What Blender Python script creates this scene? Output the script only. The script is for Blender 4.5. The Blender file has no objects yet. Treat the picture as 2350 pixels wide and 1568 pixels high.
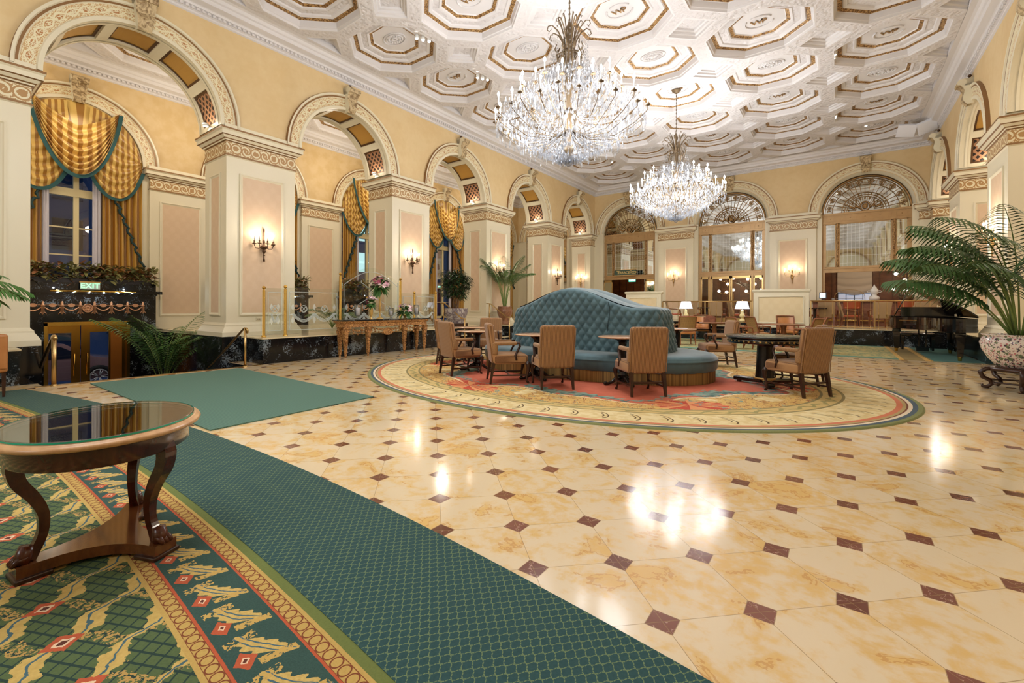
import bpy, bmesh, math, random
from mathutils import Vector, Matrix
from math import sin, cos, pi, sqrt, radians, atan2, hypot

SC = bpy.context.scene
COL = SC.collection
RN = random.Random(11)

# ------------------------------------------------------------------ camera
HD = radians(37.145)
cam_d = bpy.data.cameras.new('camera')
cam = bpy.data.objects.new('camera', cam_d)
COL.objects.link(cam)
cam.matrix_world = Matrix.Translation((0, 0, 1.34)) @ Matrix.Rotation(HD, 4, 'Z') @ Matrix.Rotation(radians(90), 4, 'X') @ Matrix.Rotation(0.00337, 4, 'Z')
cam_d.sensor_width = 36
cam_d.lens = 36 * 1045.2 / 2350
cam_d.shift_x = 0.01825
cam_d.shift_y = -0.03434
cam_d.clip_end = 200
SC.camera = cam

# ------------------------------------------------------------------ world, exposure
W = bpy.data.worlds.new('dusk')
SC.world = W
W.use_nodes = True
W.node_tree.nodes['Background'].inputs[0].default_value = (0.045, 0.09, 0.22, 1)
W.node_tree.nodes['Background'].inputs[1].default_value = 0.9
vs = SC.view_settings
SC.display_settings.display_device = 'sRGB'
vs.view_transform = 'Standard'
vs.look = 'None'
vs.gamma = 1
vs.use_curve_mapping = False
vs.exposure = 0.70
cy = SC.cycles
cy.use_denoising = True
cy.use_adaptive_sampling = True
cy.adaptive_threshold = 0.06
cy.max_bounces = 7
cy.diffuse_bounces = 3
cy.glossy_bounces = 3
cy.transmission_bounces = 6
cy.transparent_max_bounces = 10
cy.caustics_reflective = False
cy.caustics_refractive = False
cy.sample_clamp_indirect = 4
cy.sample_clamp_direct = 20


def light(name, kind, loc, power, col=(1, 1, 1), size=0.1, aim=None, spot=None, blend=0.6):
    d = bpy.data.lights.new(name, kind)
    d.energy = power
    d.color = col
    if kind == 'AREA':
        d.shape = 'DISK'
        d.size = size
    else:
        d.shadow_soft_size = size
    if spot:
        d.spot_size = radians(spot)
        d.spot_blend = blend
    o = bpy.data.objects.new(name, d)
    COL.objects.link(o)
    o.location = loc
    if aim is not None:
        o.rotation_euler = (Vector(aim) - Vector(loc)).to_track_quat('-Z', 'Y').to_euler()
    return o


COOL = (0.93, 0.96, 1.0)
CHX = -4.35
CHY = (-6.98, 0.64, 8.26, 15.88)
# the light of the two crystal chandeliers in view and of the next ones of the row, above and behind the camera
for cyy in CHY:
    kp = {15.88: 1.30, 8.26: 1.0}.get(cyy, 0.78)
    for k in range(8):
        a = k * pi / 4 + 0.2
        light('chandelier_light', 'POINT', (CHX + 1.25 * cos(a), cyy + 1.25 * sin(a), 5.38), 31 * kp, COOL, 0.04)
    for k in range(4):
        a = k * pi / 2 + 0.5
        light('chandelier_light', 'POINT', (CHX + .8 * cos(a), cyy + .8 * sin(a), 4.85), 50 * kp, COOL, 0.04)
# fixtureless fill lights added in both aisles, then the light of the rooms beyond
for yy in (-4.4, .65, 5.65, 10.7, 15.7, 20.6):
    light('aisle_fill', 'POINT', (-14.9, yy, 6.9), 62, (1, 0.92, 0.80), 0.25)
for yy in (3.15, 8.15, 13.15, 18.15, 23.1):
    light('side_aisle_fill', 'POINT', (6.2, yy, 6.5), 90, (1, 0.92, 0.80), 0.25)
for xx, yy in ((-9.5, 28.5), (-4.3, 28.5), (0.9, 28.3)):
    light('bar_room_light', 'POINT', (xx, yy, 3.6), 45, (1, 0.8, 0.55), 0.2)

# ------------------------------------------------------------------ mesh builder
class MB:
    def __init__(s, T=None):
        s.v = []; s.f = []; s.mi = []; s.sm = []; s.uv = []; s.T = T

    def add(s, vs, fs, m=0, sm=False, uv=None, M=None):
        b = len(s.v)
        for p in vs:
            p = Vector(p)
            if M is not None: p = M @ p
            if s.T: p = Vector(s.T(*p))
            s.v.append(p)
        s.uv.extend(uv if uv else [(0, 0)] * len(vs))
        for f in fs:
            s.f.append([b + i for i in f]); s.mi.append(m); s.sm.append(sm)

    def box(s, x0, x1, y0, y1, z0, z1, m=0, M=None):
        vs = [(x, y, z) for z in (z0, z1) for y in (y0, y1) for x in (x0, x1)]
        fs = [(0, 2, 3, 1), (4, 5, 7, 6), (0, 1, 5, 4), (2, 6, 7, 3), (0, 4, 6, 2), (1, 3, 7, 5)]
        s.add(vs, fs, m, False, None, M)

    def rbox(s, x0, x1, y0, y1, z0, z1, r=0.02, n=3, m=0, M=None, fn=None):
        """box with rounded edges"""
        cx, cy_, cz = (x0 + x1) / 2, (y0 + y1) / 2, (z0 + z1) / 2
        hx, hy, hz = (x1 - x0) / 2, (y1 - y0) / 2, (z1 - z0) / 2
        r = min(r, hx - 1e-4, hy - 1e-4, hz - 1e-4)
        N = 2 * n + 2
        # sphere grid stretched: each cube face (N x N)
        def coord(i):
            if i <= n: return -1, (i - n) / n
            return 1, (i - n - 1) / n
        for axis in range(3):
            for sg in (-1, 1):
                vs = []
                for i in range(N):
                    for j in range(N):
                        si, ti = coord(i); sj, tj = coord(j)
                        d = Vector((math.tan(ti * pi / 4), math.tan(tj * pi / 4), 1.0)).normalized()
                        hh = [(hx, hy, hz)[(axis + 1) % 3], (hx, hy, hz)[(axis + 2) % 3], (hx, hy, hz)[axis]]
                        p = [si * (hh[0] - r) + d.x * r, sj * (hh[1] - r) + d.y * r, sg * ((hh[2] - r) + d.z * r)]
                        q = [0, 0, 0]
                        q[(axis + 1) % 3] = p[0]; q[(axis + 2) % 3] = p[1]; q[axis] = p[2]
                        q = (cx + q[0], cy_ + q[1], cz + q[2])
                        if fn: q = fn(*q)
                        vs.append(q)
                fs = [(i * N + j, (i + 1) * N + j, (i + 1) * N + j + 1, i * N + j + 1) if sg > 0 else
                      (i * N + j, i * N + j + 1, (i + 1) * N + j + 1, (i + 1) * N + j) for i in range(N - 1) for j in range(N - 1)]
                s.add(vs, fs, m, True, None, M)

    def lathe(s, prof, n=16, c=(0, 0, 0), m=0, sm=True, M=None, a0=0, a1=2 * pi, sx=1, sy=1):
        vs = []; uv = []
        full = abs(a1 - a0 - 2 * pi) < 1e-6
        k = n if full else n + 1
        for j, (r, z) in enumerate(prof):
            for i in range(k):
                a = a0 + (a1 - a0) * i / n
                vs.append((c[0] + r * cos(a) * sx, c[1] + r * sin(a) * sy, c[2] + z)); uv.append((i / n, z))
        fs = []
        for j in range(len(prof) - 1):
            for i in range(n):
                i2 = (i + 1) % k
                fs.append((j * k + i, j * k + i2, (j + 1) * k + i2, (j + 1) * k + i))
        s.add(vs, fs, m, sm, uv, M)

    def tube(s, pts, r, n=6, m=0, M=None, cap=True, flat=None):
        pts = [Vector(p) for p in pts]
        if not hasattr(r, '__len__'): r = [r] * len(pts)
        vs = []; up = None
        for i, p in enumerate(pts):
            t = (pts[min(i + 1, len(pts) - 1)] - pts[max(i - 1, 0)])
            if t.length < 1e-9: t = Vector((0, 0, 1))
            t.normalize()
            if up is None:
                up = Vector((0, 0, 1)) if abs(t.z) < 0.9 else Vector((1, 0, 0))
            a = t.cross(up)
            if a.length < 1e-6: a = t.orthogonal()
            a.normalize(); b = a.cross(t).normalized(); up = b
            for k in range(n):
                w = 2 * pi * k / n + pi / n
                vs.append(p + a * (cos(w) * r[i]) + b * (sin(w) * r[i] * (flat or 1)))
        fs = [(i * n + k, i * n + (k + 1) % n, (i + 1) * n + (k + 1) % n, (i + 1) * n + k) for i in range(len(pts) - 1) for k in range(n)]
        if cap:
            fs.append(tuple(range(n))[::-1]); fs.append(tuple((len(pts) - 1) * n + k for k in range(n)))
        s.add(vs, fs, m, n > 4, None, M)

    def grid(s, fn, nu, nv, m=0, sm=True, uvf=None, M=None, cu=False):
        vs = []; uv = []
        for j in range(nv + 1):
            for i in range(nu + 1):
                u, v = i / nu, j / nv
                vs.append(fn(u, v)); uv.append(uvf(u, v) if uvf else (u, v))
        k = nu + 1
        s.add(vs, [(j * k + i, j * k + i + 1, (j + 1) * k + i + 1, (j + 1) * k + i) for j in range(nv) for i in range(nu)], m, sm, uv, M)

    def rects(s, x0, x1, y0, y1, prof, m=0, ms=None, cap=True):
        """loft of rectangles (offset, z): bases, caps, mouldings round a pier"""
        vs = []; uv = []
        for o, z in prof:
            vs += [(x0 - o, y0 - o, z), (x1 + o, y0 - o, z), (x1 + o, y1 + o, z), (x0 - o, y1 + o, z)]
        for j in range(len(prof) - 1):
            for i in range(4):
                a, b = vs[j * 4 + i], vs[j * 4 + (i + 1) % 4]
                c, d = vs[j * 4 + 4 + (i + 1) % 4], vs[j * 4 + 4 + i]
                L = (Vector(b) - Vector(a)).length
                s.add([a, b, c, d], [(0, 1, 2, 3)], ms[j] if ms else m, False, [(0, a[2]), (L, a[2]), (L, c[2]), (0, c[2])])
        if cap: s.add([vs[-4], vs[-3], vs[-2], vs[-1]], [(0, 1, 2, 3)], m)

    def poly(s, pts2, z0, z1, m=0, M=None):
        n = len(pts2)
        vs = [(x, y, z0) for x, y in pts2] + [(x, y, z1) for x, y in pts2]
        fs = [tuple(range(n))[::-1], tuple(range(n, 2 * n))] + [(i, (i + 1) % n, n + (i + 1) % n, n + i) for i in range(n)]
        s.add(vs, fs, m, False, None, M)

    def ball(s, c, r, n=8, m=0, sz=1, M=None):
        k = max(4, n // 2 + 1)
        s.lathe([(max(r * sin(pi * j / k), 0.0003), -r * sz * cos(pi * j / k)) for j in range(k + 1)], n, c, m, True, M)

    def build(s, name, mats, parent=None, fix=False):
        me = bpy.data.meshes.new(name)
        me.from_pydata([tuple(p) for p in s.v], [], s.f)
        if not isinstance(mats, (list, tuple)): mats = [mats]
        for m in mats: me.materials.append(m)
        me.polygons.foreach_set('material_index', s.mi)
        me.polygons.foreach_set('use_smooth', s.sm)
        if any(u != (0, 0) for u in s.uv):
            uvl = me.uv_layers.new(name='UVMap')
            li = [0] * len(me.loops)
            me.loops.foreach_get('vertex_index', li)
            flat = []
            for i in li: flat.extend(s.uv[i])
            uvl.data.foreach_set('uv', flat)
        if fix:
            bm = bmesh.new(); bm.from_mesh(me)
            bmesh.ops.remove_doubles(bm, verts=bm.verts, dist=1e-5)
            bmesh.ops.recalc_face_normals(bm, faces=bm.faces)
            bm.to_mesh(me); bm.free()
        me.update()
        o = bpy.data.objects.new(name, me)
        COL.objects.link(o)
        if parent: o.parent = parent
        return o


def tag(o, label=None, cat=None, group=None, kind=None):
    if label: o['label'] = label
    if cat: o['category'] = cat
    if group: o['group'] = group
    if kind: o['kind'] = kind
    return o


def thing(name, label, cat, loc=(0, 0, 0), rz=0, group=None):
    o = bpy.data.objects.new(name, None)
    o.empty_display_size = 0.05
    COL.objects.link(o)
    o.location = loc; o.rotation_euler = (0, 0, rz)
    return tag(o, label, cat, group)


def struct(o, label=None):
    return tag(o, label, None, None, 'structure')


KIDS = {}
def dup(root, loc, rz, label=None, group=None, sc=None):
    def cp(o, par):
        c = o.copy(); COL.objects.link(c)
        if par is not None:
            c.parent = par
            c.matrix_parent_inverse = o.matrix_parent_inverse
        for ch in [x for x in o.children]: cp(ch, c)
        return c
    r = cp(root, None)
    r.location = loc; r.rotation_euler = (0, 0, rz)
    if sc: r.scale = sc if hasattr(sc, '__len__') else (sc, sc, sc)
    if label: r['label'] = label
    if group: r['group'] = group
    return r

# ------------------------------------------------------------------ materials
class X:
    """arithmetic on shader sockets"""
    def __init__(s, t, o): s.t = t; s.o = o
    def _m(s, op, *a):
        n = s.t.nodes.new('ShaderNodeMath'); n.operation = op
        for i, x in enumerate((s,) + a):
            if isinstance(x, X): s.t.links.new(x.o, n.inputs[i])
            else: n.inputs[i].default_value = x
        return X(s.t, n.outputs[0])
    def __add__(s, b): return s._m('ADD', b)
    __radd__ = __add__
    def __sub__(s, b): return s._m('SUBTRACT', b)
    def __rsub__(s, b): return (s * -1) + b
    def __mul__(s, b): return s._m('MULTIPLY', b)
    __rmul__ = __mul__
    def __truediv__(s, b): return s._m('DIVIDE', b)
    def __lt__(s, b): return s._m('LESS_THAN', b)
    def __gt__(s, b): return s._m('GREATER_THAN', b)
    def abs(s): return s._m('ABSOLUTE')
    def floor(s): return s._m('FLOOR')
    def fr(s): return s._m('FRACT')
    def sin(s): return s._m('SINE')
    def cos(s): return s._m('COSINE')
    def mn(s, b): return s._m('MINIMUM', b)
    def mx(s, b): return s._m('MAXIMUM', b)
    def pw(s, b): return s._m('POWER', b)
    def sqrt(s): return s._m('SQRT')
    def at2(s, b): return s._m('ARCTAN2', b)
    def step(s, lo, hi):
        n = s.t.nodes.new('ShaderNodeMapRange'); n.interpolation_type = 'SMOOTHSTEP'
        s.t.links.new(s.o, n.inputs[0])
        for k, x in ((1, lo), (2, hi)):
            if isinstance(x, X): s.t.links.new(x.o, n.inputs[k])
            else: n.inputs[k].default_value = x
        return X(s.t, n.outputs[0])


def srgb(r, g, b):
    return tuple(((c / 255) / 12.92 if c / 255 <= 0.04045 else ((c / 255 + 0.055) / 1.055) ** 2.4) for c in (r, g, b)) + (1,)


class Mat:
    def __init__(s, name, col=(0.8, 0.8, 0.8, 1), rough=0.5, metal=0.0, spec=None, emit=None, es=0, coat=0, coat_r=0.05, trans=0, alpha=None, ior=None, sheen=0):
        s.m = bpy.data.materials.new(name); s.m.use_nodes = True
        s.t = s.m.node_tree
        s.b = s.t.nodes['Principled BSDF']
        i = s.b.inputs
        i['Base Color'].default_value = col; i['Roughness'].default_value = rough; i['Metallic'].default_value = metal
        if spec is not None: i['Specular IOR Level'].default_value = spec
        if emit: i['Emission Color'].default_value = emit; i['Emission Strength'].default_value = es
        if coat: i['Coat Weight'].default_value = coat; i['Coat Roughness'].default_value = coat_r
        if trans: i['Transmission Weight'].default_value = trans
        if alpha is not None: i['Alpha'].default_value = alpha
        if ior: i['IOR'].default_value = ior
        if sheen: i['Sheen Weight'].default_value = sheen; i['Sheen Roughness'].default_value = 0.4
    def co(s, kind='Object'):
        n = s.t.nodes.new('ShaderNodeTexCoord')
        sp = s.t.nodes.new('ShaderNodeSeparateXYZ')
        s.t.links.new(n.outputs[kind], sp.inputs[0])
        return tuple(X(s.t, sp.outputs[k]) for k in range(3))
    def wp(s):
        n = s.t.nodes.new('ShaderNodeNewGeometry')
        sp = s.t.nodes.new('ShaderNodeSeparateXYZ')
        s.t.links.new(n.outputs['Position'], sp.inputs[0])
        return tuple(X(s.t, sp.outputs[k]) for k in range(3))
    def vec(s, x, y, z=0):
        n = s.t.nodes.new('ShaderNodeCombineXYZ')
        for k, a in enumerate((x, y, z)):
            if isinstance(a, X): s.t.links.new(a.o, n.inputs[k])
            else: n.inputs[k].default_value = a
        return n.outputs[0]
    def noise(s, sc, det=3, ro=0.55, vec=None, kind='Object', dist=0):
        n = s.t.nodes.new('ShaderNodeTexNoise')
        n.inputs['Scale'].default_value = sc; n.inputs['Detail'].default_value = det; n.inputs['Roughness'].default_value = ro
        n.inputs['Distortion'].default_value = dist
        if vec is None:
            c = s.t.nodes.new('ShaderNodeTexCoord'); vec = c.outputs[kind]
        s.t.links.new(vec, n.inputs['Vector'])
        return X(s.t, n.outputs[0])
    def vor(s, sc, vec=None, feat='F1', out='Distance', kind='Object'):
        n = s.t.nodes.new('ShaderNodeTexVoronoi'); n.feature = feat
        n.inputs['Scale'].default_value = sc
        if vec is None:
            c = s.t.nodes.new('ShaderNodeTexCoord'); vec = c.outputs[kind]
        s.t.links.new(vec, n.inputs['Vector'])
        return X(s.t, n.outputs[out])
    def rnd(s, x, y):
        n = s.t.nodes.new('ShaderNodeTexWhiteNoise'); n.noise_dimensions = '2D'
        s.t.links.new(s.vec(x, y), n.inputs['Vector'])
        return X(s.t, n.outputs['Value'])
    def mix(s, f, a, b):
        n = s.t.nodes.new('ShaderNodeMix'); n.data_type = 'RGBA'
        for sock, x in ((n.inputs[0], f), (n.inputs[6], a), (n.inputs[7], b)):
            if isinstance(x, X): s.t.links.new(x.o, sock)
            else: sock.default_value = x
        return X(s.t, n.outputs[2])
    def col(s, c):
        s.t.links.new(c.o, s.b.inputs['Base Color']); return s
    def set(s, name, x):
        s.t.links.new(x.o, s.b.inputs[name]); return s
    def bump(s, h, dist=0.01, st=1.0):
        n = s.t.nodes.new('ShaderNodeBump')
        n.inputs['Strength'].default_value = st; n.inputs['Distance'].default_value = dist
        s.t.links.new(h.o, n.inputs['Height'])
        s.t.links.new(n.outputs[0], s.b.inputs['Normal']); return s


def text(body, size, M, mat, parent, name='lettering', ext=.004, mirror=False, sp=1.0, font_w=1.0):
    cu = bpy.data.curves.new(name, 'FONT'); cu.body = body; cu.size = size; cu.extrude = ext; cu.align_x = 'CENTER'; cu.align_y = 'CENTER'; cu.space_character = sp; cu.offset = .002
    tmp = bpy.data.objects.new(name, cu)
    me = bpy.data.meshes.new_from_object(tmp)
    bpy.data.objects.remove(tmp)
    o = bpy.data.objects.new(name, me); COL.objects.link(o); o.parent = parent
    me.materials.clear(); me.materials.append(mat)
    o.matrix_local = M @ Matrix.Diagonal((font_w * (-1 if mirror else 1), 1, 1, 1))
    return o
# ------------------------------------------------------------------ material library
def plain(name, rgb, rough=0.5, metal=0, **k): return Mat(name, srgb(*rgb), rough, metal, **k).m

CREAM = plain('cream_paint', (231, 220, 190), 0.38)
CREAM2 = plain('pale_cream_paint', (238, 228, 200), 0.35)
m = Mat('ochre_wall', srgb(222, 186, 120), 0.6)
n = m.noise(1.1, 3); n2 = m.noise(6, 4)
m.col(m.mix((n * 0.6 + n2 * 0.4).step(0.35, 0.65), srgb(221, 191, 138), srgb(227, 200, 150))); OCHRE = m.m
m = Mat('aisle_wall', srgb(214, 178, 116), 0.6)
m.col(m.mix(m.noise(3, 4).step(0.35, 0.65), srgb(214, 182, 126), srgb(222, 193, 142))); OCHRE2 = m.m
# damask wallpaper
m = Mat('damask_wallpaper', srgb(216, 180, 146), 0.55)
x, y, z = m.wp()
u = (x + y) * 3.3; v = z * 2.6
dm = ((u * 2 * pi).sin() * (v * 2 * pi).sin() * 0.6 + m.noise(14, 4) * 1.6 - 0.8)
m.col(m.mix(dm.step(-0.3, 0.5), srgb(219, 189, 154), srgb(222, 193, 159))); DAMASK = m.m
m = Mat('pale_damask', srgb(236, 214, 168), 0.55)
x, y, z = m.wp()
dm = (((x + y) * 18).sin() * (z * 15).sin() + m.noise(9, 3) * 1.2 - 0.6)
m.col(m.mix(dm.step(-0.3, 0.5), srgb(232, 210, 164), srgb(235, 214, 170))); DAMASK2 = m.m
# relief plaster of the ceiling
m = Mat('white_relief_plaster', srgb(222, 216, 214), 0.6)
h = m.vor(11, feat='SMOOTH_F1') * 0.8 + m.noise(20, 2) * 0.5
m.bump(h, 0.05, 0.85); RELIEF = m.m
PLASTER = plain('white_plaster', (226, 221, 219), 0.55)
# gilt leaf-and-dart strip
m = Mat('gilt_strip', srgb(160, 118, 66), 0.45, 0.25)
nn = m.noise(26, 3)
m.col(m.mix(nn.step(0.4, 0.62), srgb(112, 76, 36), srgb(196, 156, 100))); m.bump(nn, 0.03, 0.8); GILT = m.m
# rosette plaster
# frieze with medallions and scrolls (uv in metres)
def frieze(name, p, bg, fg, dark, v0, v1, med=True):
    m = Mat(name, bg, 0.42)
    u, v, _ = m.co('UV')
    t = (v - v0) / (v1 - v0) - 0.5
    hgt = v1 - v0
    cu = ((u / p).fr() - 0.5) * (p / hgt)
    d = (cu * cu + t * t).sqrt()
    ns = m.noise(3.0 / hgt, 2, vec=m.vec(u, v))
    ring = ((d - 0.36).abs() < 0.045)
    blob = (d + (ns - 0.5) * 0.35) < 0.2
    cu2 = (((u / p) + 0.5).fr() - 0.5) * (p / hgt)
    d2 = (cu2 * cu2 + t * t).sqrt()
    ang = t.at2(cu2)
    spiral = ((d2 * 26 - ang * 2).sin() > 0.25) * (d2 < 0.42)
    dots = ((d2 - 0.12).abs() < 0.06)
    border = (t.abs() > 0.44)
    leaf = ((ns - 0.5).abs() < 0.035) * (d > 0.4) * (d2 > 0.4)
    ms = (ring.mx(blob) if med else ring * 0).mx(spiral).mx(leaf).mx(dots)
    ms = ms.mx(border)
    m.col(m.mix(ms, bg, fg))
    if dark: m.col(m.mix(border, m.mix(ms, bg, fg), dark))
    m.bump(ms * -1, 0.012, 0.6)
    return m.m
FRIEZE = frieze('medallion_frieze', 0.46, srgb(232, 220, 184), srgb(178, 136, 82), srgb(150, 112, 62), 4.95, 5.27)
# vine band for arches: v across 0..1, u metres
m = Mat('vine_band', srgb(216, 188, 138), 0.45)
u, v, _ = m.co('UV')
ns = m.noise(5, 3, vec=m.vec(u * 3.2, v * 1.2))
st = (v - 0.5 - (u * 2 * pi / 0.5).sin() * 0.26).abs() < 0.07
st2 = (v - 0.5 + (u * 2 * pi / 0.5).sin() * 0.26).abs() < 0.05
fl = (((u / 0.25).fr() - 0.5) * (((u / 0.25).fr() - 0.5)) * 4 + (v - 0.5) * (v - 0.5) * 3) < 0.2
lf = (ns - 0.5).abs() < 0.05
k = st.mx(st2).mx(lf)
m.col(m.mix(k, m.mix(fl, srgb(206, 166, 112), srgb(186, 128, 74)), srgb(236, 226, 188)))
m.bump(k, 0.012, 0.6); VINE = m.m
BROWNLINE = plain('antique_gold_line', (142, 104, 62), 0.45, 0.2)
BEAD = plain('dark_bronze_bead', (92, 62, 34), 0.45, 0.4)
m = Mat('ochre_coffer', srgb(190, 142, 62), 0.5); OCOF = m.m
# pierced lattice grille in soffit
m = Mat('pierced_grille', srgb(120, 78, 56), 0.45, 0.2)
u, v, _ = m.co('UV')
a = (((u + v) * 5.5).fr() - 0.5).abs(); b = (((u - v) * 5.5).fr() - 0.5).abs()
hole = (a < 0.3) * (b < 0.3)
m.col(m.mix(hole, srgb(168, 122, 88), srgb(34, 20, 14))); m.bump(hole * -1, 0.02, 0.8); GRILLE = m.m
# acanthus keystone
m = Mat('acanthus_carving', srgb(190, 158, 112), 0.45, 0.1)
x, y, z = m.co('Object')
w = m.noise(9, 3, dist=1.0)
m.col(m.mix(w.step(0.35, 0.60), srgb(136, 108, 70), srgb(210, 186, 142))); m.bump(w, 0.04, 1.0); ACAN = m.m

# floor marble with corner insets, laid diagonally
TS = 0.3411 * 1.34
FX = Vector((-sin(HD), cos(HD))); RX = Vector((cos(HD), sin(HD)))
P0 = RX * (0.5405 * 1.34) + FX * (1.44615 * 1.34)
m = Mat('marble_floor', (0.8, 0.7, 0.5, 1), 0.09, spec=0.36, coat=0.08, coat_r=0.05)
x, y, z = m.wp()
dx = x - P0.x; dy = y - P0.y
u = (dx + dy) * (0.70711 / TS); v = (dy - dx) * (0.70711 / TS)
fu = u - (u + 0.5).floor(); fv = v - (v + 0.5).floor()
ax_ = ((fu - fv) * (0.70711 * TS)).abs(); ay_ = ((fu + fv) * (0.70711 * TS)).abs()
mx_ = ax_.mx(ay_)
inset = mx_ < 0.0565
grout = (fu.abs().mn(fv.abs()) < 0.0036).mx((mx_ - 0.0575).abs() < 0.0016)
cell = m.rnd(u.floor(), v.floor())
cell2 = m.rnd(u.floor() + 31, v.floor() - 7)
vv = m.vec(x + cell * 40, y + cell2 * 40)
n1 = m.noise(3.2, 5, 0.62, vec=vv, dist=0.5)
n2 = m.noise(14, 4, 0.6, vec=vv)
pat = (n1 + (n2 - 0.5) * 0.5 + (cell - 0.5) * 0.10).step(0.42, 0.68)
base = m.mix(pat, srgb(226, 205, 168), srgb(222, 182, 112))
base = m.mix(((n1 - 0.62).abs() < 0.012) * 0.5, base, srgb(190, 130, 60))
veins = (m.noise(6, 4, vec=vv) - 0.5).abs().step(0.0, 0.006)
cdot = m.rnd((u + 0.5).floor(), (v + 0.5).floor())
dot = m.mix(veins, srgb(190, 150, 130), m.mix(cdot, srgb(104, 58, 42), srgb(128, 76, 58)))
c = m.mix(inset, base, dot)
c = m.mix(grout * 0.75, c, srgb(150, 118, 76))
m.col(c)
m.set('Roughness', n2 * 0.06 + 0.085)
FLOOR = m.m
# black marble with white veins
m = Mat('black_veined_marble', srgb(20, 20, 22), 0.12)
w = m.noise(2.2, 4, 0.6, dist=1.2)
vn = (w - 0.5).abs().step(0.0, 0.006)
sp = (m.noise(30, 4, 0.7) * m.noise(3.0, 2)).step(0.30, 0.37)
c = m.mix(vn, srgb(96, 100, 104), srgb(17, 17, 19))
c = m.mix(m.noise(4, 3).step(0.42, 0.58), srgb(17, 17, 19), c)
m.col(m.mix(sp, c, srgb(118, 128, 134))); BLACKM = m.m
DSLAB = Mat('cream_marble_slab', srgb(222, 206, 166), 0.15); DSLAB.col(DSLAB.mix(DSLAB.noise(3, 4), srgb(210, 190, 145), srgb(232, 218, 184))); DSLAB = DSLAB.m
# metals
BRASS = plain('polished_brass', (214, 172, 84), 0.2, 1)
BRASS2 = plain('pale_brass', (200, 168, 112), 0.28, 1)
BRONZE = plain('dark_bronze', (92, 68, 50), 0.4, 0.8)
IRON = plain('gilded_iron', (150, 114, 66), 0.45, 0.55)
m = Mat('bronze_frame', srgb(186, 150, 102), 0.4, 0.3)
m.col(m.mix(m.noise(4, 3), srgb(170, 132, 84), srgb(196, 162, 114))); FRAME = m.m
MIRROR = Mat('mirror', srgb(228, 232, 228), 0.03, 1).m
m = Mat('leaded_mirror', srgb(214, 218, 210), 0.03, 1)
x, y, z = m.wp()
ln = ((((x + 20) / 0.142).fr() - 0.5).abs() > 0.475).mx((((z) / 0.33).fr() - 0.5).abs() > 0.49)
m.col(m.mix(ln, srgb(226, 231, 228), srgb(250, 252, 255))); m.set('Roughness', ln * 0.5 + 0.03); m.set('Metallic', 1 - ln * 0.9); LEADM = m.m
def glassy(name, tint, refl=0.12, rough=0.0, white=0.0):
    m = bpy.data.materials.new(name); m.use_nodes = True; t = m.node_tree
    t.nodes.clear()
    o = t.nodes.new('ShaderNodeOutputMaterial'); mx = t.nodes.new('ShaderNodeMixShader')
    tr = t.nodes.new('ShaderNodeBsdfTransparent'); tr.inputs[0].default_value = tint
    g = t.nodes.new('ShaderNodeBsdfGlossy'); g.inputs['Roughness'].default_value = rough
    f = t.nodes.new('ShaderNodeLayerWeight'); f.inputs[0].default_value = 0.3
    ma = t.nodes.new('ShaderNodeMath'); ma.operation = 'MULTIPLY_ADD'; ma.inputs[1].default_value = 0.6; ma.inputs[2].default_value = refl
    t.links.new(f.outputs['Fresnel'], ma.inputs[0])
    t.links.new(ma.outputs[0], mx.inputs[0]); t.links.new(tr.outputs[0], mx.inputs[1]); t.links.new(g.outputs[0], mx.inputs[2])
    last = mx
    if white:
        d = t.nodes.new('ShaderNodeBsdfTranslucent'); d.inputs[0].default_value = (0.9, 0.92, 0.96, 1)
        d2 = t.nodes.new('ShaderNodeBsdfDiffuse'); d2.inputs[0].default_value = (0.92, 0.94, 0.98, 1)
        ad = t.nodes.new('ShaderNodeMixShader'); t.links.new(d.outputs[0], ad.inputs[1]); t.links.new(d2.outputs[0], ad.inputs[2])
        m3 = t.nodes.new('ShaderNodeMixShader'); m3.inputs[0].default_value = white
        t.links.new(mx.outputs[0], m3.inputs[1]); t.links.new(ad.outputs[0], m3.inputs[2]); last = m3
    t.links.new(last.outputs[0], o.inputs[0])
    return m
GLASS = glassy('clear_glass', (0.97, 0.985, 0.98, 1), 0.03)
GLASSG = glassy('green_edge_glass', (0.955, 0.975, 0.955, 1), 0.03)
GEDGE = Mat('glass_edge', srgb(40, 190, 160), 0.1, alpha=0.9).m
CRYST = glassy('crystal', (0.95, 0.97, 1, 1), 0.16, 0.05, 0.05)
ETCH = Mat('etched_glass', srgb(226, 234, 228), 0.6, alpha=0.5).m
def emis(name, col, st):
    m = Mat(name, (1, 1, 1, 1), 0.5, emit=col, es=st); m.m.cycles.emission_sampling = 'NONE'; return m.m
BULB = emis('lit_bulb', (1, 0.97, 0.92, 1), 40)
WBULB = emis('warm_lit_bulb', (1, 0.86, 0.62, 1), 30)
CANDLE = Mat('white_candle_tube', srgb(240, 240, 236), 0.4, emit=(1, 1, 1, 1), es=0.25).m
CANDLED = plain('grey_candle_tube', (150, 140, 132), 0.5)
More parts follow.
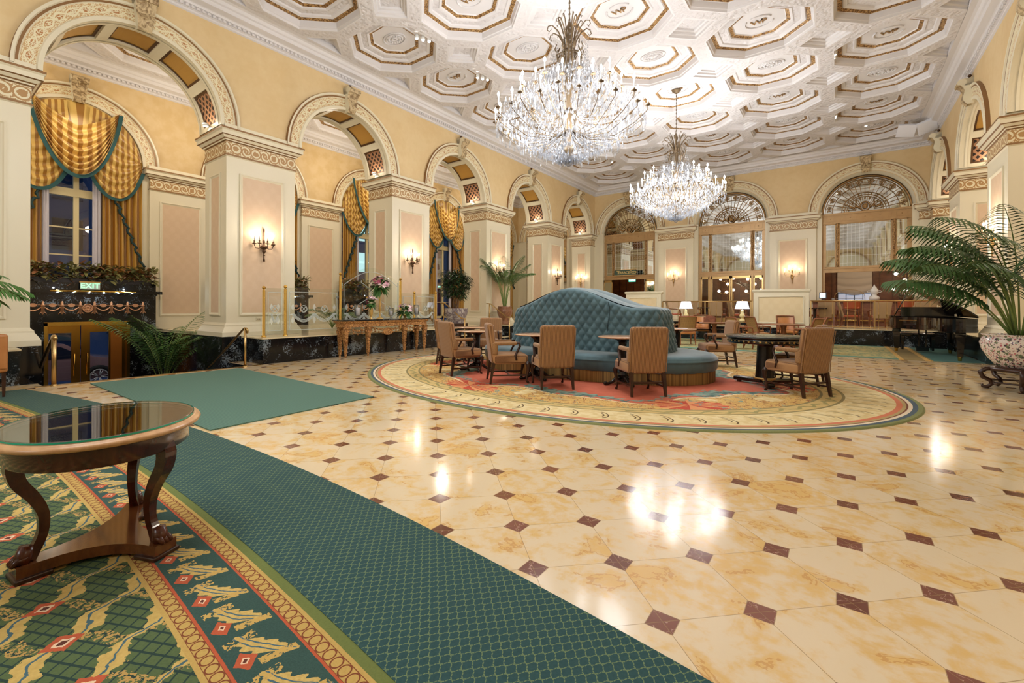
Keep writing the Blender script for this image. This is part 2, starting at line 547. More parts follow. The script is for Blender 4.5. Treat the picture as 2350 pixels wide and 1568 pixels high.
# wood
def wood(name, a, b, rough=0.3, sc=3, coat=0.0):
    m = Mat(name, a, rough, coat=coat)
    x, y, z = m.co('Object')
    n = m.noise(sc, 4, 0.6, vec=m.vec(x * 1.5, y * 7, z * 3), dist=0.2)
    m.col(m.mix(n.step(0.3, 0.7), a, b)); return m.m
MAHOG = wood('mahogany', srgb(60, 24, 15), srgb(80, 35, 20), 0.2, 3, 0.4)
DARKW = wood('dark_stained_wood', srgb(44, 24, 16), srgb(66, 38, 24), 0.3)
REDW = wood('warm_brown_wood', srgb(122, 68, 38), srgb(150, 92, 56), 0.3)
PANELW = wood('walnut_panelling', srgb(92, 52, 28), srgb(124, 76, 42), 0.4, 1.2)
HONEY = wood('honey_edge_wood', srgb(196, 150, 104), srgb(216, 172, 124), 0.3)
BLACKL = Mat('black_lacquer', srgb(16, 14, 14), 0.08, coat=0.6, coat_r=0.03).m
BLACKW = wood('black_fluted_wood', srgb(22, 18, 16), srgb(34, 28, 24), 0.25)
TSTONE = Mat('brown_marble_top', srgb(186, 140, 104), 0.15); TSTONE.col(TSTONE.mix(TSTONE.noise(18, 4), srgb(160, 108, 74), srgb(214, 178, 142))); TSTONE = TSTONE.m
# corded fabric
m = Mat('tan_corduroy', srgb(184, 134, 86), 0.85, sheen=0.3)
x, y, z = m.co('Object')
co = ((x * 2 * pi / 0.021).sin() * 0.5 + 0.5)
cc = co.step(0.25, 0.75) * 0.85 + m.noise(60, 2) * 0.3
m.col(m.mix(cc, srgb(110, 72, 40), srgb(172, 128, 82))); m.bump(co, 0.003, 0.8); CORD = m.m
m = Mat('tan_ribbed_fabric', srgb(178, 132, 88), 0.85, sheen=0.3)
x, y, z = m.co('Object')
co = ((z * 2 * pi / 0.012).sin() * 0.5 + 0.5)
m.col(m.mix(m.noise(90, 2).step(0.3, 0.7), srgb(138, 100, 60), srgb(164, 124, 80))); m.bump(m.noise(160, 2), 0.002, 0.5); CORD2 = m.m
m = Mat('teal_velvet', srgb(74, 106, 112), 0.75, sheen=0.55)
m.col(m.mix(m.noise(3, 4).step(0.3, 0.7), srgb(62, 88, 94), srgb(82, 110, 116))); TEAL = m.m
m = Mat('bullion_fringe', srgb(140, 108, 52), 0.7)
u, v, _ = m.co('UV')
st = m.rnd((u * 900).floor(), v * 0)
m.col(m.mix(st, srgb(96, 74, 38), srgb(172, 138, 76))); FRINGE = m.m
LEATHER = Mat('tan_leather', srgb(206, 136, 76), 0.32); LEATHER.col(LEATHER.mix(LEATHER.noise(4, 3), srgb(170, 104, 52), srgb(200, 138, 80))); LEATHER = LEATHER.m
RLEATH = plain('rust_leather', (170, 84, 48), 0.35)
CANVAS = plain('taupe_upholstery', (168, 138, 100), 0.7)
m = Mat('woven_cane', srgb(168, 130, 76), 0.6)
x, y, z = m.co('Object')
a = ((x / 0.026).fr() - 0.5).abs(); b = ((z / 0.026).fr() - 0.5).abs()
m.col(m.mix((a < 0.25) * (b < 0.3), srgb(176, 138, 84), srgb(70, 44, 22))); CANE = m.m
# gold carved console
m = Mat('carved_gilt_wood', srgb(188, 128, 66), 0.42, 0.25)
w = m.noise(30, 4, dist=1.0)
m.col(m.mix(w.step(0.38, 0.62), srgb(118, 68, 28), srgb(220, 164, 96))); m.bump(w, 0.03, 1.0); GILTW = m.m
# foliage
def leafm(name, a, b, rough=0.45):
    m = Mat(name, a, rough); m.col(m.mix(m.noise(7, 2), a, b)); return m.m
PALM = leafm('palm_leaf', srgb(38, 84, 34), srgb(84, 132, 56), 0.35)
PALM2 = leafm('dark_palm_leaf', srgb(36, 72, 36), srgb(92, 126, 66), 0.35)
STEMG = leafm('palm_stem', srgb(96, 124, 58), srgb(140, 158, 84))
FICUS = leafm('ficus_leaf', srgb(18, 44, 22), srgb(58, 84, 44), 0.35)
BRARE = leafm('bronze_green_leaf', srgb(84, 92, 50), srgb(160, 152, 96), 0.4)
COPPER = leafm('coppery_leaf', srgb(134, 86, 60), srgb(184, 132, 90), 0.4)
FGREEN = leafm('bouquet_leaf', srgb(42, 84, 34), srgb(86, 128, 62), 0.45)
TRUNK = plain('grey_bark', (142, 112, 84), 0.8)
SOIL = plain('potting_soil', (40, 28, 20), 0.9)
# drapery silk: u = stripes
def silk(name, n, a, b):
    m = Mat(name, a, 0.38, sheen=0.3, spec=0.5)
    u, v, _ = m.co('UV')
    st = (u * n * 2 * pi).sin().step(-0.15, 0.15)
    m.col(m.mix(st, a, b)); return m.m
SILK = silk('striped_gold_silk', 9, srgb(162, 114, 44), srgb(222, 184, 100))
SILKD = silk('striped_gold_drape', 8, srgb(150, 100, 30), srgb(192, 146, 60))
TRIM = plain('teal_fringe_trim', (38, 80, 80), 0.8)
TRIMD = plain('dark_teal_trim', (30, 58, 58), 0.7)
SHEER = plain('white_sheer', (214, 208, 214), 0.7)
SHADE = plain('linen_roman_shade', (206, 196, 184), 0.8)
WINF = plain('cream_window_frame', (220, 202, 152), 0.4)
WHITE = plain('white_ceramic', (240, 238, 232), 0.25)
GOLDP = plain('gold_paint', (206, 170, 100), 0.35, 0.6)
# porcelain
m = Mat('famille_rose_porcelain', srgb(226, 196, 184), 0.15)
vc = m.vor(26); nb = m.noise(17, 3)
c = m.mix(vc.step(0.2, 0.45), srgb(196, 110, 116), srgb(238, 224, 212))
c = m.mix((nb > 0.56), c, srgb(110, 124, 92)); c = m.mix((m.noise(33, 2) > 0.6), c, srgb(84, 62, 84))
m.col(c); PORC = m.m
m = Mat('blue_grey_porcelain', srgb(176, 168, 168), 0.2)
x, y, z = m.co('Object')
an = y.at2(x) * (6 / (2 * pi))
cell = ((an.fr() - 0.5).abs() < 0.36) * (((z * 4.2).fr() - 0.5).abs() < 0.36)
nb = m.noise(16, 3)
c = m.mix(nb.step(0.42, 0.58), srgb(112, 100, 104), srgb(150, 140, 138))
c = m.mix(cell, c, m.mix(nb.step(0.45, 0.55), srgb(184, 176, 168), srgb(120, 108, 116))); m.col(c); PORC2 = m.m
EXITG = emis('exit_green', (0.0, 0.55, 0.20, 1), 0.9)
EXITB = Mat('exit_plate', srgb(206, 214, 206), 0.5).m

# ---------------------------------------------------------------- carpets
m = Mat('teal_lattice_runner', (0.1, 0.2, 0.2, 1), 0.95)
x, y, z = m.wp()
p = 0.0395
u = (x + y) * (0.70711 / p); v = (y - x) * (0.70711 / p)
wob = (v * pi * 2).sin() * 0.10; wob2 = (u * pi * 2).sin() * 0.10
l1 = ((u + wob * 0.6).fr() - 0.5).abs()
l2 = ((v + wob2 * 0.6).fr() - 0.5).abs()
li = ((l1 > 0.44) * ((v * 3).fr() > 0.18)).mx((l2 > 0.44) * ((u * 3).fr() > 0.18))
ns = m.noise(60, 3); nl = m.noise(1.5, 2)
c = m.mix(ns, srgb(27, 62, 64), srgb(42, 80, 80))
m.col(m.mix(li * 0.85, c, srgb(112, 130, 86))); m.bump(ns + li, 0.004, 0.5); RUNNER = m.m
m = Mat('green_mat_fabric', (0.2, 0.3, 0.2, 1), 0.95)
x, y, z = m.wp()
p = 0.03
u = (x / p).fr(); v = (y / p).fr()
c = m.mix(((u - 0.5).abs() < 0.18).mx((v - 0.5).abs() < 0.18), srgb(76, 108, 94), srgb(90, 124, 108))
m.col(c); m.bump(m.noise(120, 2), 0.003, 0.4); GMAT = m.m
MATEDGE = plain('dark_mat_edging', (44, 58, 48), 0.9)
# patterned broadloom: d = distance from the curved green edge
m = Mat('patterned_carpet', (0.2, 0.3, 0.1, 1), 0.95)
x, y, z = m.wp()
g = (x + 4.6) * (x + 4.6) * -0.0155 + 1.25
d = g - y
ns = m.noise(38, 3); nn = m.noise(11, 3); nf = m.noise(90, 2)
d = d + (ns - 0.5) * 0.004
def band(a, b): return (d > a) * (d < b)
olive = m.mix(nf, srgb(94, 106, 50), srgb(112, 122, 60))
yel = m.mix(nf, srgb(178, 144, 72), srgb(200, 168, 94))
red = m.mix(nf, srgb(172, 74, 40), srgb(194, 94, 56))
brown = srgb(122, 62, 30)
teal = m.mix(m.noise(150, 2), srgb(28, 58, 54), srgb(58, 90, 78))
# guilloche loops
def loops(t):
    q = ((x / 0.056).fr() - 0.5) * 1.0
    e = (q * q + t * t).sqrt()
    return ((e - 0.42).abs() < 0.055).mx(t.abs() > 0.46)
gl1 = m.mix(loops((d - 0.097) / 0.062), yel, brown)
gl2 = m.mix(loops((d - 0.422) / 0.056), yel, brown)
# motif band
s = ((x + 2.524) / 0.254)
cu = (s - (s + 0.5).floor()) * 0.254
cd = d - 0.325
dia = (cu + (ns - 0.5) * 0.02).abs() * 0.8 + (cd + (nn - 0.5) * 0.02).abs()
kk = dia < 0.043; k2 = dia < 0.009; k3 = (dia < 0.017) * (dia > 0.010)
c2 = (s + 0.62).fr()
fine = m.noise(70, 2)
axis = (c2 * c2) * -0.10 - c2 * 0.045 + 0.305
ser = (c2 * 2 * pi * 6 + d * 60).sin() * 0.008
wv = (d - axis + (nn - 0.5) * 0.03).abs()
lf = (wv < ((c2 * pi).sin() * 0.040 + 0.004 + ser + (ns - 0.5) * 0.02)) * (d > 0.15) * (d < 0.372)
hook = ((c2 - 0.90 + (d - 0.17) * 0.9).abs() < 0.075 + (ns - 0.5) * 0.10) * (d > 0.155) * (d < 0.29) * (fine > 0.42)
tail = ((c2 - 0.12).abs() < 0.09) * (d > 0.24) * (d < 0.36) * (fine > 0.50)
mb_ = m.mix(lf, teal, m.mix(fine, srgb(172, 140, 64), srgb(222, 192, 116)))
mb_ = m.mix(((wv - 0.012).abs() < 0.0035) * lf, mb_, srgb(66, 98, 110))
mb_ = m.mix(hook.mx(tail), mb_, srgb(196, 160, 84))
mb_ = m.mix(kk, mb_, red); mb_ = m.mix(k3, mb_, srgb(226, 196, 160)); mb_ = m.mix(k2, mb_, srgb(90, 44, 28))
# field
p = 0.052
u = (x * 0.80 + y * 0.60) / p; v = (y * 0.9 - x * 0.44) / p
la = ((u.fr() - 0.5).abs() > 0.43).mx((v.fr() - 0.5).abs() > 0.40)
fld = m.mix(la, m.mix(nf, srgb(70, 88, 50), srgb(86, 104, 60)), srgb(27, 54, 46))
P = 0.335
fx = (x + 2.76) / P; fy = (y - 0.405) / 0.42
fa = fx - (fx + 0.5).floor(); fb = fy - (fy + 0.5).floor()
fy2 = fy + 0.5; fx2 = fx + 0.5
fa2 = fx2 - (fx2 + 0.5).floor(); fb2 = fy2 - (fy2 + 0.5).floor()
def diam(a, b, r): return ((a + (ns - 0.5) * 0.1).abs() + (b + (nn - 0.5) * 0.1).abs()) < r
# scrolling leaf bands along the diagonals
q1 = (fx + fy); q2 = (fx - fy)
r1 = ((q1 - (q1 + 0.5).floor()) + (q2 * 2 * pi).sin() * 0.10 + (nn - 0.5) * 0.30).abs()
r2 = ((q2 - (q2 + 0.5).floor()) + (q1 * 2 * pi).sin() * 0.10 + (nn - 0.5) * 0.30).abs()
w1 = (r1 + (fine - 0.5) * 0.10) < ((q2 * 2 * pi).cos() * -0.07 + 0.12 + (q2 * 2 * pi * 5).sin() * 0.02); w2 = (r2 < ((q1 * 2 * pi).cos() * -0.05 + 0.07)) * (fine > 0.48)
fld = m.mix(w2 * (ns > 0.45), fld, srgb(182, 146, 78))
fld = m.mix(w1, fld, m.mix((ns), srgb(168, 140, 66), srgb(216, 184, 108)))
fld = m.mix((r1 < 0.02), fld, srgb(66, 98, 106))
fld = m.mix(diam(fa, fb, 0.17), fld, red); fld = m.mix(diam(fa, fb, 0.09), fld, srgb(226, 196, 160)); fld = m.mix(diam(fa, fb, 0.05), fld, srgb(90, 44, 28))
c = fld
for a, b, cc in ((0.445, 0.47, yel), (0.394, 0.45, gl2), (0.382, 0.394, red), (0.139, 0.382, mb_), (0.128, 0.139, red), (0.065, 0.128, gl1), (0.047, 0.065, yel), (-0.2, 0.047, olive)):
    c = m.mix(band(a, b), c, cc)
m.col(c); m.bump(nf, 0.004, 0.5); PATTERN = m.m
# oval rug
m = Mat('oval_tapestry_rug', (0.7, 0.3, 0.2, 1), 0.95)
x, y, z = m.wp()
ex = (x + 3.97) / 4.88; ey = (y - 8.49) / 3.94
rho = (ex * ex + ey * ey).sqrt(); th = ey.at2(ex)
nl = m.noise(1.6, 4); ns = m.noise(9, 4); nf = m.noise(60, 2); nd = m.noise(3.2, 3, dist=1.0)
thn = th / (2 * pi) + 0.5
def lobe(k, ph=0): return (th * k + ph).cos()
gold = m.mix(ns, srgb(202, 158, 76), srgb(222, 188, 118))
coral = m.mix(ns, srgb(182, 84, 58), srgb(202, 110, 80))
cream = m.mix(ns.step(0.4, 0.6), srgb(214, 190, 132), srgb(226, 208, 158))
khaki = srgb(176, 154, 100); olive = m.mix(nf, srgb(112, 118, 68), srgb(136, 138, 84)); navy = srgb(74, 90, 100)
tealc = m.mix(ns.step(0.35, 0.6), srgb(66, 98, 92), srgb(132, 152, 134))
# inner red field with scalloped, leafy boundary
rb = 0.62 + lobe(6) * 0.05 + lobe(14, 1.1) * 0.02
c = m.mix((rho - rb).step(0.0, 0.01), coral, gold)
n9 = m.noise(5, 3, dist=2.0)
flo = (((nd - 0.5).abs() < 0.012) + ((n9 - 0.5).abs() < 0.012) + ((n9 - 0.40).abs() < 0.008)).mn(1.0) * (rho > rb)
c = m.mix(flo, c, srgb(150, 96, 52))
c = m.mix(((nl - 0.60) > 0) * (rho > rb + 0.03), c, cream)
ribbon = (((rho - rb - 0.012).abs()) < 0.006)
c = m.mix(ribbon, c, srgb(226, 204, 160))
lf = ((rho - rb + 0.035 + (ns - 0.5) * 0.12 + ((th * 90).sin()) * 0.008).abs() < (lobe(6, 2.2) * 0.016 + 0.022))
c = m.mix(lf, c, tealc)
fa = (th * 6 / (2 * pi) + 0.27); fa = (fa.fr() - 0.5) * 1.6; fb = (rho - 0.70) / 0.11
fd = (fa * fa * 5 + fb * fb).sqrt() + (ns - 0.5) * 0.9
petal = (fd < 0.62) * (((nf - 0.5) + (n9 - 0.5) * 2).abs() < 0.34)
fan = (((fb.at2(fa)) * 13).sin() > 0)
c = m.mix(petal, c, m.mix(fan, srgb(190, 70, 44), srgb(222, 150, 96)))
c = m.mix(((nd - 0.40).abs() < 0.02) * (rho > rb) * (ns > 0.5), c, tealc)
# bands
def bd(a, b): return (rho > a) * (rho < b)
scroll = (((th * 60).sin() * 0.5 + (rho - 0.80) * 60 + (ns - 0.5) * 2).sin().abs() < 0.35)
c = m.mix(bd(0.775, 0.825), c, m.mix(scroll, srgb(204, 176, 112), srgb(156, 144, 88)))
c = m.mix(bd(0.768, 0.776).mx(bd(0.823, 0.831)), c, srgb(140, 126, 80))
sh = (th * 72 / (2 * pi)); su = (sh.fr() - 0.5); sv = (rho - 0.89) / 0.055
sd = ((su + 0.1) * (su + 0.1) * 5 + sv * sv).sqrt()
arcs = ((sd * 20).sin() > 0.55) * (su > 0.0) * (sd < 0.95)
c = m.mix(bd(0.831, 0.955), c, m.mix(arcs, cream, srgb(96, 72, 34)))
for a, b, cc in ((0.945, 0.958, srgb(206, 120, 84)), (0.958, 0.966, khaki), (0.966, 0.970, srgb(120, 70, 44)), (0.970, 0.979, srgb(226, 208, 178)), (0.979, 0.990, navy), (0.990, 1.1, olive)):
    c = m.mix(bd(a, b), c, cc)
m.col(c); m.bump(nf, 0.004, 0.4); RUG = m.m
# far seating carpet
m = Mat('far_green_carpet', (0.3, 0.4, 0.2, 1), 0.95)
x, y, z = m.wp()
ns = m.noise(7, 3); nn = m.noise(20, 2)
edge = ((y - 15.75).mn((y * -1) + 20.35)).mn((x - 1.9).abs() * 1.0)
la = ((((x + y) * 4).fr() - 0.5).abs() > 0.36).mx((((x - y) * 4).fr() - 0.5).abs() > 0.36)
fld = m.mix((ns > 0.5).mx(la * (nn > 0.5)), srgb(110, 128, 92), srgb(178, 160, 104))
c = m.mix((y < 15.95).mx(y > 20.2), fld, srgb(88, 126, 108))
c = m.mix((x > 1.25), c, m.mix((((x - 1.55).abs() - 0.25).abs() < 0.05), srgb(132, 112, 66), srgb(190, 150, 80)))
c = m.mix((x > 1.9), c, srgb(66, 106, 98))
m.col(c); FARC = m.m
# ------------------------------------------------------------------ room geometry
XL, XR, YF, YB = -11.6, 2.97, 25.3, -13.91
PD = 1.2
ZS = 5.6            # springing of the arches
BAYS = (-11.87, -6.86, -1.85, 3.15, 8.17, 13.17, 18.18, 23.11)
PIERS = ((-10.22, -8.51), (-5.22, -3.5), (-0.21, 1.5), (4.79, 6.5), (9.84, 11.53), (14.82, 16.55), (19.81, 21.48))
LW = lambda u, w, z: (XL + w, u, z)
FW = lambda u, w, z: (u, YF - w, z)
RW = lambda u, w, z: (XR - w, u, z)
AW = lambda u, w, z: (-17.1 + w, u, z)

floor_mb = MB()
for x0, x1, y0, y1 in ((-10.35, 3.0, YB, 20.6), (-11.5, -10.35, 4.78, 5.1), (-10.85, -10.35, YB, 1.5), (-10.45, -10.35, 5.1, 20.6), (XR - .1, 8.5, YB, 25.3)):
    floor_mb.add([(x0, y0, 0), (x1, y0, 0), (x1, y1, 0), (x0, y1, 0)], [(0, 1, 2, 3)])
struct(floor_mb.build('floor', FLOOR))

def arcade(T, centers, u0, u1, r, z0, z1, th, mb, m=0, m2=None, n=28):
    """wall above the springing with round openings; front at w=0, back at w=-th"""
    edges = [u0] + [(centers[i] + centers[i + 1]) / 2 for i in range(len(centers) - 1)] + [u1]
    for i, c in enumerate(centers):
        a, b = edges[i], edges[i + 1]
        angs = sorted(set([pi * k / n for k in range(n + 1)] + [atan2(z1 - z0, b - c), atan2(z1 - z0, a - c)]))
        inn = [(c + r * cos(t), z0 + r * sin(t)) for t in angs]
        out = []
        for t in angs:
            ct, st = cos(t), sin(t)
            k = 1e9
            if ct > 1e-6: k = min(k, (b - c) / ct)
            if ct < -1e-6: k = min(k, (a - c) / ct)
            if st > 1e-6: k = min(k, (z1 - z0) / st)
            out.append((c + k * ct, z0 + k * st))
        for w, mm in ((0, m), (-th, m if m2 is None else m2)):
            vs = [(p[0], w, p[1]) for p in inn] + [(p[0], w, p[1]) for p in out]
            N = len(angs)
            mb.add(vs, [(k, k + 1, N + k + 1, N + k) for k in range(N - 1)], mm)

def archring(mb, c, z0, prof, ms, n=40, a0=0.0, a1=pi):
    """profile points (r, w) swept round an arch; ms = material of each segment"""
    for j in range(len(prof) - 1):
        (ra, wa), (rb, wb) = prof[j], prof[j + 1]
        vs = []; uv = []
        for k in range(n + 1):
            t = a0 + (a1 - a0) * k / n
            vs += [(c + ra * cos(t), wa, z0 + ra * sin(t)), (c + rb * cos(t), wb, z0 + rb * sin(t))]
            uv += [(t * 1.7, 0), (t * 1.7, 1)]
        mb.add(vs, [(2 * k, 2 * k + 1, 2 * k + 3, 2 * k + 2) for k in range(n)], ms[j], False, uv)

ARCHP = [(1.50, 0.0), (1.50, .05), (1.57, .055), (1.59, .03), (1.80, .03), (1.82, .055), (1.86, .055), (1.875, .085), (1.92, .085), (1.93, 0.0)]
ARCHM = [0, 0, 0, 1, 0, 2, 0, 0, 2]
ARCHMATS = [CREAM, VINE, BROWNLINE]

def keystone(T, c, name='keystone', z=7.02, parent=None, sc=1.0):
    mb = MB()
    # scrolled bracket: profile in (w, z) swept across its width
    pr = []
    for k in range(13):
        t = k / 12
        pr.append((0.12 + 0.16 * t + 0.05 * sin(t * pi * 2), z + 0.55 * t))
    for k in range(9):
        a = -0.6 + k * 0.62
        pr.append((0.24 + 0.10 * cos(a), z + 0.60 + 0.10 * sin(a)))
    pr.append((0.0, z + 0.66))
    vs = []
    for w, zz in pr:
        hw = (0.12 + 0.07 * (zz - z) / 0.6) * sc
        vs += [(c - hw, w, zz), (c + hw, w, zz)]
    N = len(pr)
    mb.add(vs, [(2 * k, 2 * k + 1, 2 * k + 3, 2 * k + 2) for k in range(N - 1)], 0)
    for sgn in (0, 1):
        vv = [vs[2 * k + sgn] for k in range(N)] + [(vs[2 * k + sgn][0], 0, vs[2 * k + sgn][2]) for k in range(N)]
        mb.add(vv, [(k, k + 1, N + k + 1, N + k) for k in range(N - 1)], 1)
    mb.T = None
    q = MB(T); q.add(mb.v, mb.f, 0)
    q.mi = mb.mi; q.sm = [False] * len(q.f)
    o = q.build(name, [ACAN, CREAM], parent)
    return o

def panel(mb, u0, u1, z0, z1, w=0.0, fr=0.075, mf=0, md=1):
    """moulded frame round a damask field, on the plane w"""
    mb.add([(u0, w + .004, z0), (u1, w + .004, z0), (u1, w + .004, z1), (u0, w + .004, z1)], [(0, 1, 2, 3)], md)
    pr = [(0, .0), (0, .028), (.03, .034), (.05, .016), (fr, .005)]
    vs = []
    for o, h in pr:
        vs += [(u0 + o, w + h, z0 + o), (u1 - o, w + h, z0 + o), (u1 - o, w + h, z1 - o), (u0 + o, w + h, z1 - o)]
    for j in range(len(pr) - 1):
        for i in range(4):
            mb.add([vs[j * 4 + i], vs[j * 4 + (i + 1) % 4], vs[j * 4 + 4 + (i + 1) % 4], vs[j * 4 + 4 + i]], [(0, 1, 2, 3)], mf)

IMP = [(0, 4.9), (.03, 4.92), (.03, 4.95), (0.01, 4.952), (0.01, 5.268), (.04, 5.275), (.05, 5.30), (.07, 5.32), (.12, 5.37), (.15, 5.385), (.15, 5.47), (.18, 5.50), (.18, 5.54), (.06, 5.56), (.06, 5.66), (0.0, 5.665)]
IMPM = [0, 2, 0, 1, 2, 0, 2, 0, 2, 0, 0, 2, 0, 0, 2]
BASEP = [(.13, .6), (.13, .70), (.11, .74), (.05, .84), (.05, .87), (.02, .90), (0, .93)]

def pier(x0, x1, y0, y1, zb=0.0, faces='', name='pillar', mr=.30):
    s = MB()
    s.rects(x0, x1, y0, y1, [(0, .92), (0, 4.92)], 0)
    pan = MB()
    if 'E' in faces: panel_on(s, lambda u, w, z: (x1 + w, u, z), y0 + mr, y1 - mr)
    if 'W' in faces: panel_on(s, lambda u, w, z: (x0 - w, u, z), y0 + mr, y1 - mr)
    mr2 = .30
    if 'S' in faces: panel_on(s, lambda u, w, z: (u, y0 - w, z), x0 + mr2, x1 - mr2)
    o = s.build(name, [CREAM, DAMASK])
    c = MB(); c.rects(x0, x1, y0, y1, IMP, 0, IMPM); c.build('capital', [CREAM, FRIEZE, BROWNLINE], o)
    b = MB(); b.rects(x0, x1, y0, y1, BASEP, 0); b.build('base_moulding', CREAM, o)
    if zb < .6:
        b = MB(); b.rects(x0, x1, y0, y1, [(.14, zb), (.14, .6), (.0, .61)], 0); b.build('plinth', BLACKM, o)
    return struct(o)

def panel_on(s, T, u0, u1, z0=1.09, z1=4.55):
    q = MB(T); panel(q, u0, u1, z0, z1)
    b = len(s.v)
    s.v += q.v; s.uv += q.uv; s.f += [[b + i for i in f] for f in q.f]; s.mi += q.mi; s.sm += q.sm

for i, (a, b) in enumerate(PIERS):
    pier(XL - PD, XL, a, b, -1.4 if i in (2, 3) else 0, 'ES', 'pillar')
    pier(XR, XR + PD, a, b, 0, 'WS', 'pillar')
pier(XL - PD, XL, 24.74, YF, 0, 'S'); pier(XR, XR + PD, 24.74, YF, 0, 'S')

# upper walls of the two arcades
for nm, T, xx in (('wall_left', LW, XL), ('wall_right', RW, XR)):
    mb = MB(T)
    arcade(T, BAYS, YB, YF, 1.5, ZS, 8.0, PD, mb)
    w = struct(mb.build(nm, [OCHRE]))
    for c in BAYS:
        q = MB(T); archring(q, c, ZS, ARCHP, ARCHM); q.build('archivolt', ARCHMATS, w)
        # soffit: cream ribs and borders, ochre coffers, pierced grilles near the springing
        q = MB(T); r = 1.5; rp = 1.56
        segs = []
        n5 = 5; gap = radians(7.5); e0 = radians(4)
        wdt = (pi - 2 * e0 - (n5 - 1) * gap) / n5
        def strip(a0, a1, w0, w1, ra, m, nn=8, vv=False):
            vs = []; uv = []
            for k in range(nn + 1):
                t = a0 + (a1 - a0) * k / nn
                for ww in (w0, w1):
                    vs.append((c + ra * cos(t), ww, ZS + ra * sin(t))); uv.append((t * 1.5, ww))
            q.add(vs, [(2 * k, 2 * k + 1, 2 * k + 3, 2 * k + 2) for k in range(nn)], m, False, uv)
        def rad(t, w0, w1, ra, rb, m):
            q.add([(c + rr * cos(t), ww, ZS + rr * sin(t)) for rr, ww in ((ra, w0), (ra, w1), (rb, w1), (rb, w0))], [(0, 1, 2, 3)], m)
        def side(a0, a1, ww, ra, rb, m, nn=8):
            vs = []
            for k in range(nn + 1):
                t = a0 + (a1 - a0) * k / nn
                for rr in (ra, rb): vs.append((c + rr * cos(t), ww, ZS + rr * sin(t)))
            q.add(vs, [(2 * k, 2 * k + 1, 2 * k + 3, 2 * k + 2) for k in range(nn)], m)
        strip(0, pi, 0.0, -0.20, r, 0, 40); strip(0, pi, -1.0, -1.2, r, 0, 40)
        strip(0, pi, -0.075, -0.125, r - .012, 4, 40); strip(0, pi, -1.075, -1.125, r - .012, 4, 40)
        t = 0.0
        for k in range(n5 + 1):
            t1 = e0 if k == 0 else (pi if k == n5 else t + gap)
            if k == n5: t1 = pi
            strip(t, t1, -0.2, -1.0, r, 0, 3)
            if k == n5: break
            pa, pb = t1, t1 + wdt
            mm = 2 if k in (0, 4) else 1
            strip(pa, pb, -0.2, -1.0, rp, mm)
            side(pa, pb, -0.2, r, rp, 0); side(pa, pb, -1.0, r, rp, 0); rad(pa, -0.2, -1.0, r, rp, 0); rad(pb, -0.2, -1.0, r, rp, 0)
            # beaded border inside the coffer
            bw = .055; da = bw / 1.5
            strip(pa, pb, -0.2, -0.2 - bw, rp - .012, 3); strip(pa, pb, -1.0, -1.0 + bw, rp - .012, 3)
            strip(pa, pa + da, -0.2, -1.0, rp - .012, 3, 1); strip(pb - da, pb, -0.2, -1.0, rp - .012, 3, 1)
            t = pb
        q.build('soffit', [CREAM, OCOF, GRILLE, BEAD, CREAM2], w)
        keystone(T, c, parent=w)
        q = MB(T); q.ball((c, .06, 7.83), .045, 8); q.build('wall_stud', BRONZE, w)

# end walls
mb = MB(FW)
FC = (-9.53, -4.31, 0.91)
arcade(FW, FC, XL, XR, 1.62, ZS, 8.0, .35, mb, n=32)
FC4 = -14.95
arcade(FW, (FC4,), -17.1, XL, 1.52, ZS, 8.0, .35, mb, n=32)
for a_, b_ in ((XL - .4, -11.15), (-17.1, FC4 - 1.52), (FC4 + 1.52, XL), (XR - .4, 8.5)): mb.box(a_, b_, -.35, 0, 0.5, ZS, 1)
mb.box(XR, 8.5, -.35, 0, ZS, 8.4, 0)
wf = struct(mb.build('wall_far', [OCHRE, CREAM]))
for c in FC + (FC4,):
    q = MB(FW)
    archring(q, c, ZS, [(1.5, -.25), (1.52, -.2), (1.62, -.03), (1.64, .0), (1.70, .045), (1.72, .03), (1.90, .03), (1.92, .055), (1.96, .06), (1.975, .085), (2.02, .085), (2.03, 0.0)], [2, 0, 0, 0, 0, 1, 0, 2, 0, 0, 2], 44)
    q.build('archivolt', ARCHMATS, wf)
    for sg in (-1, 1):
        q = MB(FW); q.box(min(c + sg * 1.5, c + sg * 1.72), max(c + sg * 1.5, c + sg * 1.72), -.3, .02, .58, ZS + .02, 0); q.build('jamb', CREAM, wf)
    keystone(FW, c, parent=wf, z=7.14)
# pilasters of the far wall
for a, b in ((-7.82, -6.02), (-2.6, -0.8), (2.62, 2.97)):
    s = MB(); s.rects(a, b, YF - .12, YF, [(0, .92), (0, 4.92)], 0)
    if b - a > 1: panel_on(s, FW_ := (lambda u, w, z: (u, YF - .12 - w, z)), a + .33, b - .33, 1.2, 4.5)
    o = s.build('pilaster', [CREAM, DAMASK]); struct(o)
    c = MB(); c.rects(a, b, YF - .12, YF, IMP, 0, IMPM); c.build('capital', [CREAM, FRIEZE, BROWNLINE], o)
    b_ = MB(); b_.rects(a, b, YF - .12, YF, BASEP, 0); b_.build('base_moulding', CREAM, o)
mb = MB(); mb.box(-17.2, 8.6, YB - .3, YB, -1.5, 9, 0); wb = struct(mb.build('wall_back', OCHRE))
BW = lambda u, w, z: (u, YB + w, z)
for c in FC:
    q = MB(BW); archring(q, c, ZS, [(0.01, .02), (1.5, .02), (1.72, .03), (1.90, .03), (2.02, .085), (2.03, 0.0)], [0, 0, 1, 2, 2], 32); q.box(c - 1.7, c + 1.7, 0, .02, 0, ZS, 0); q.build('archivolt', ARCHMATS, wb)

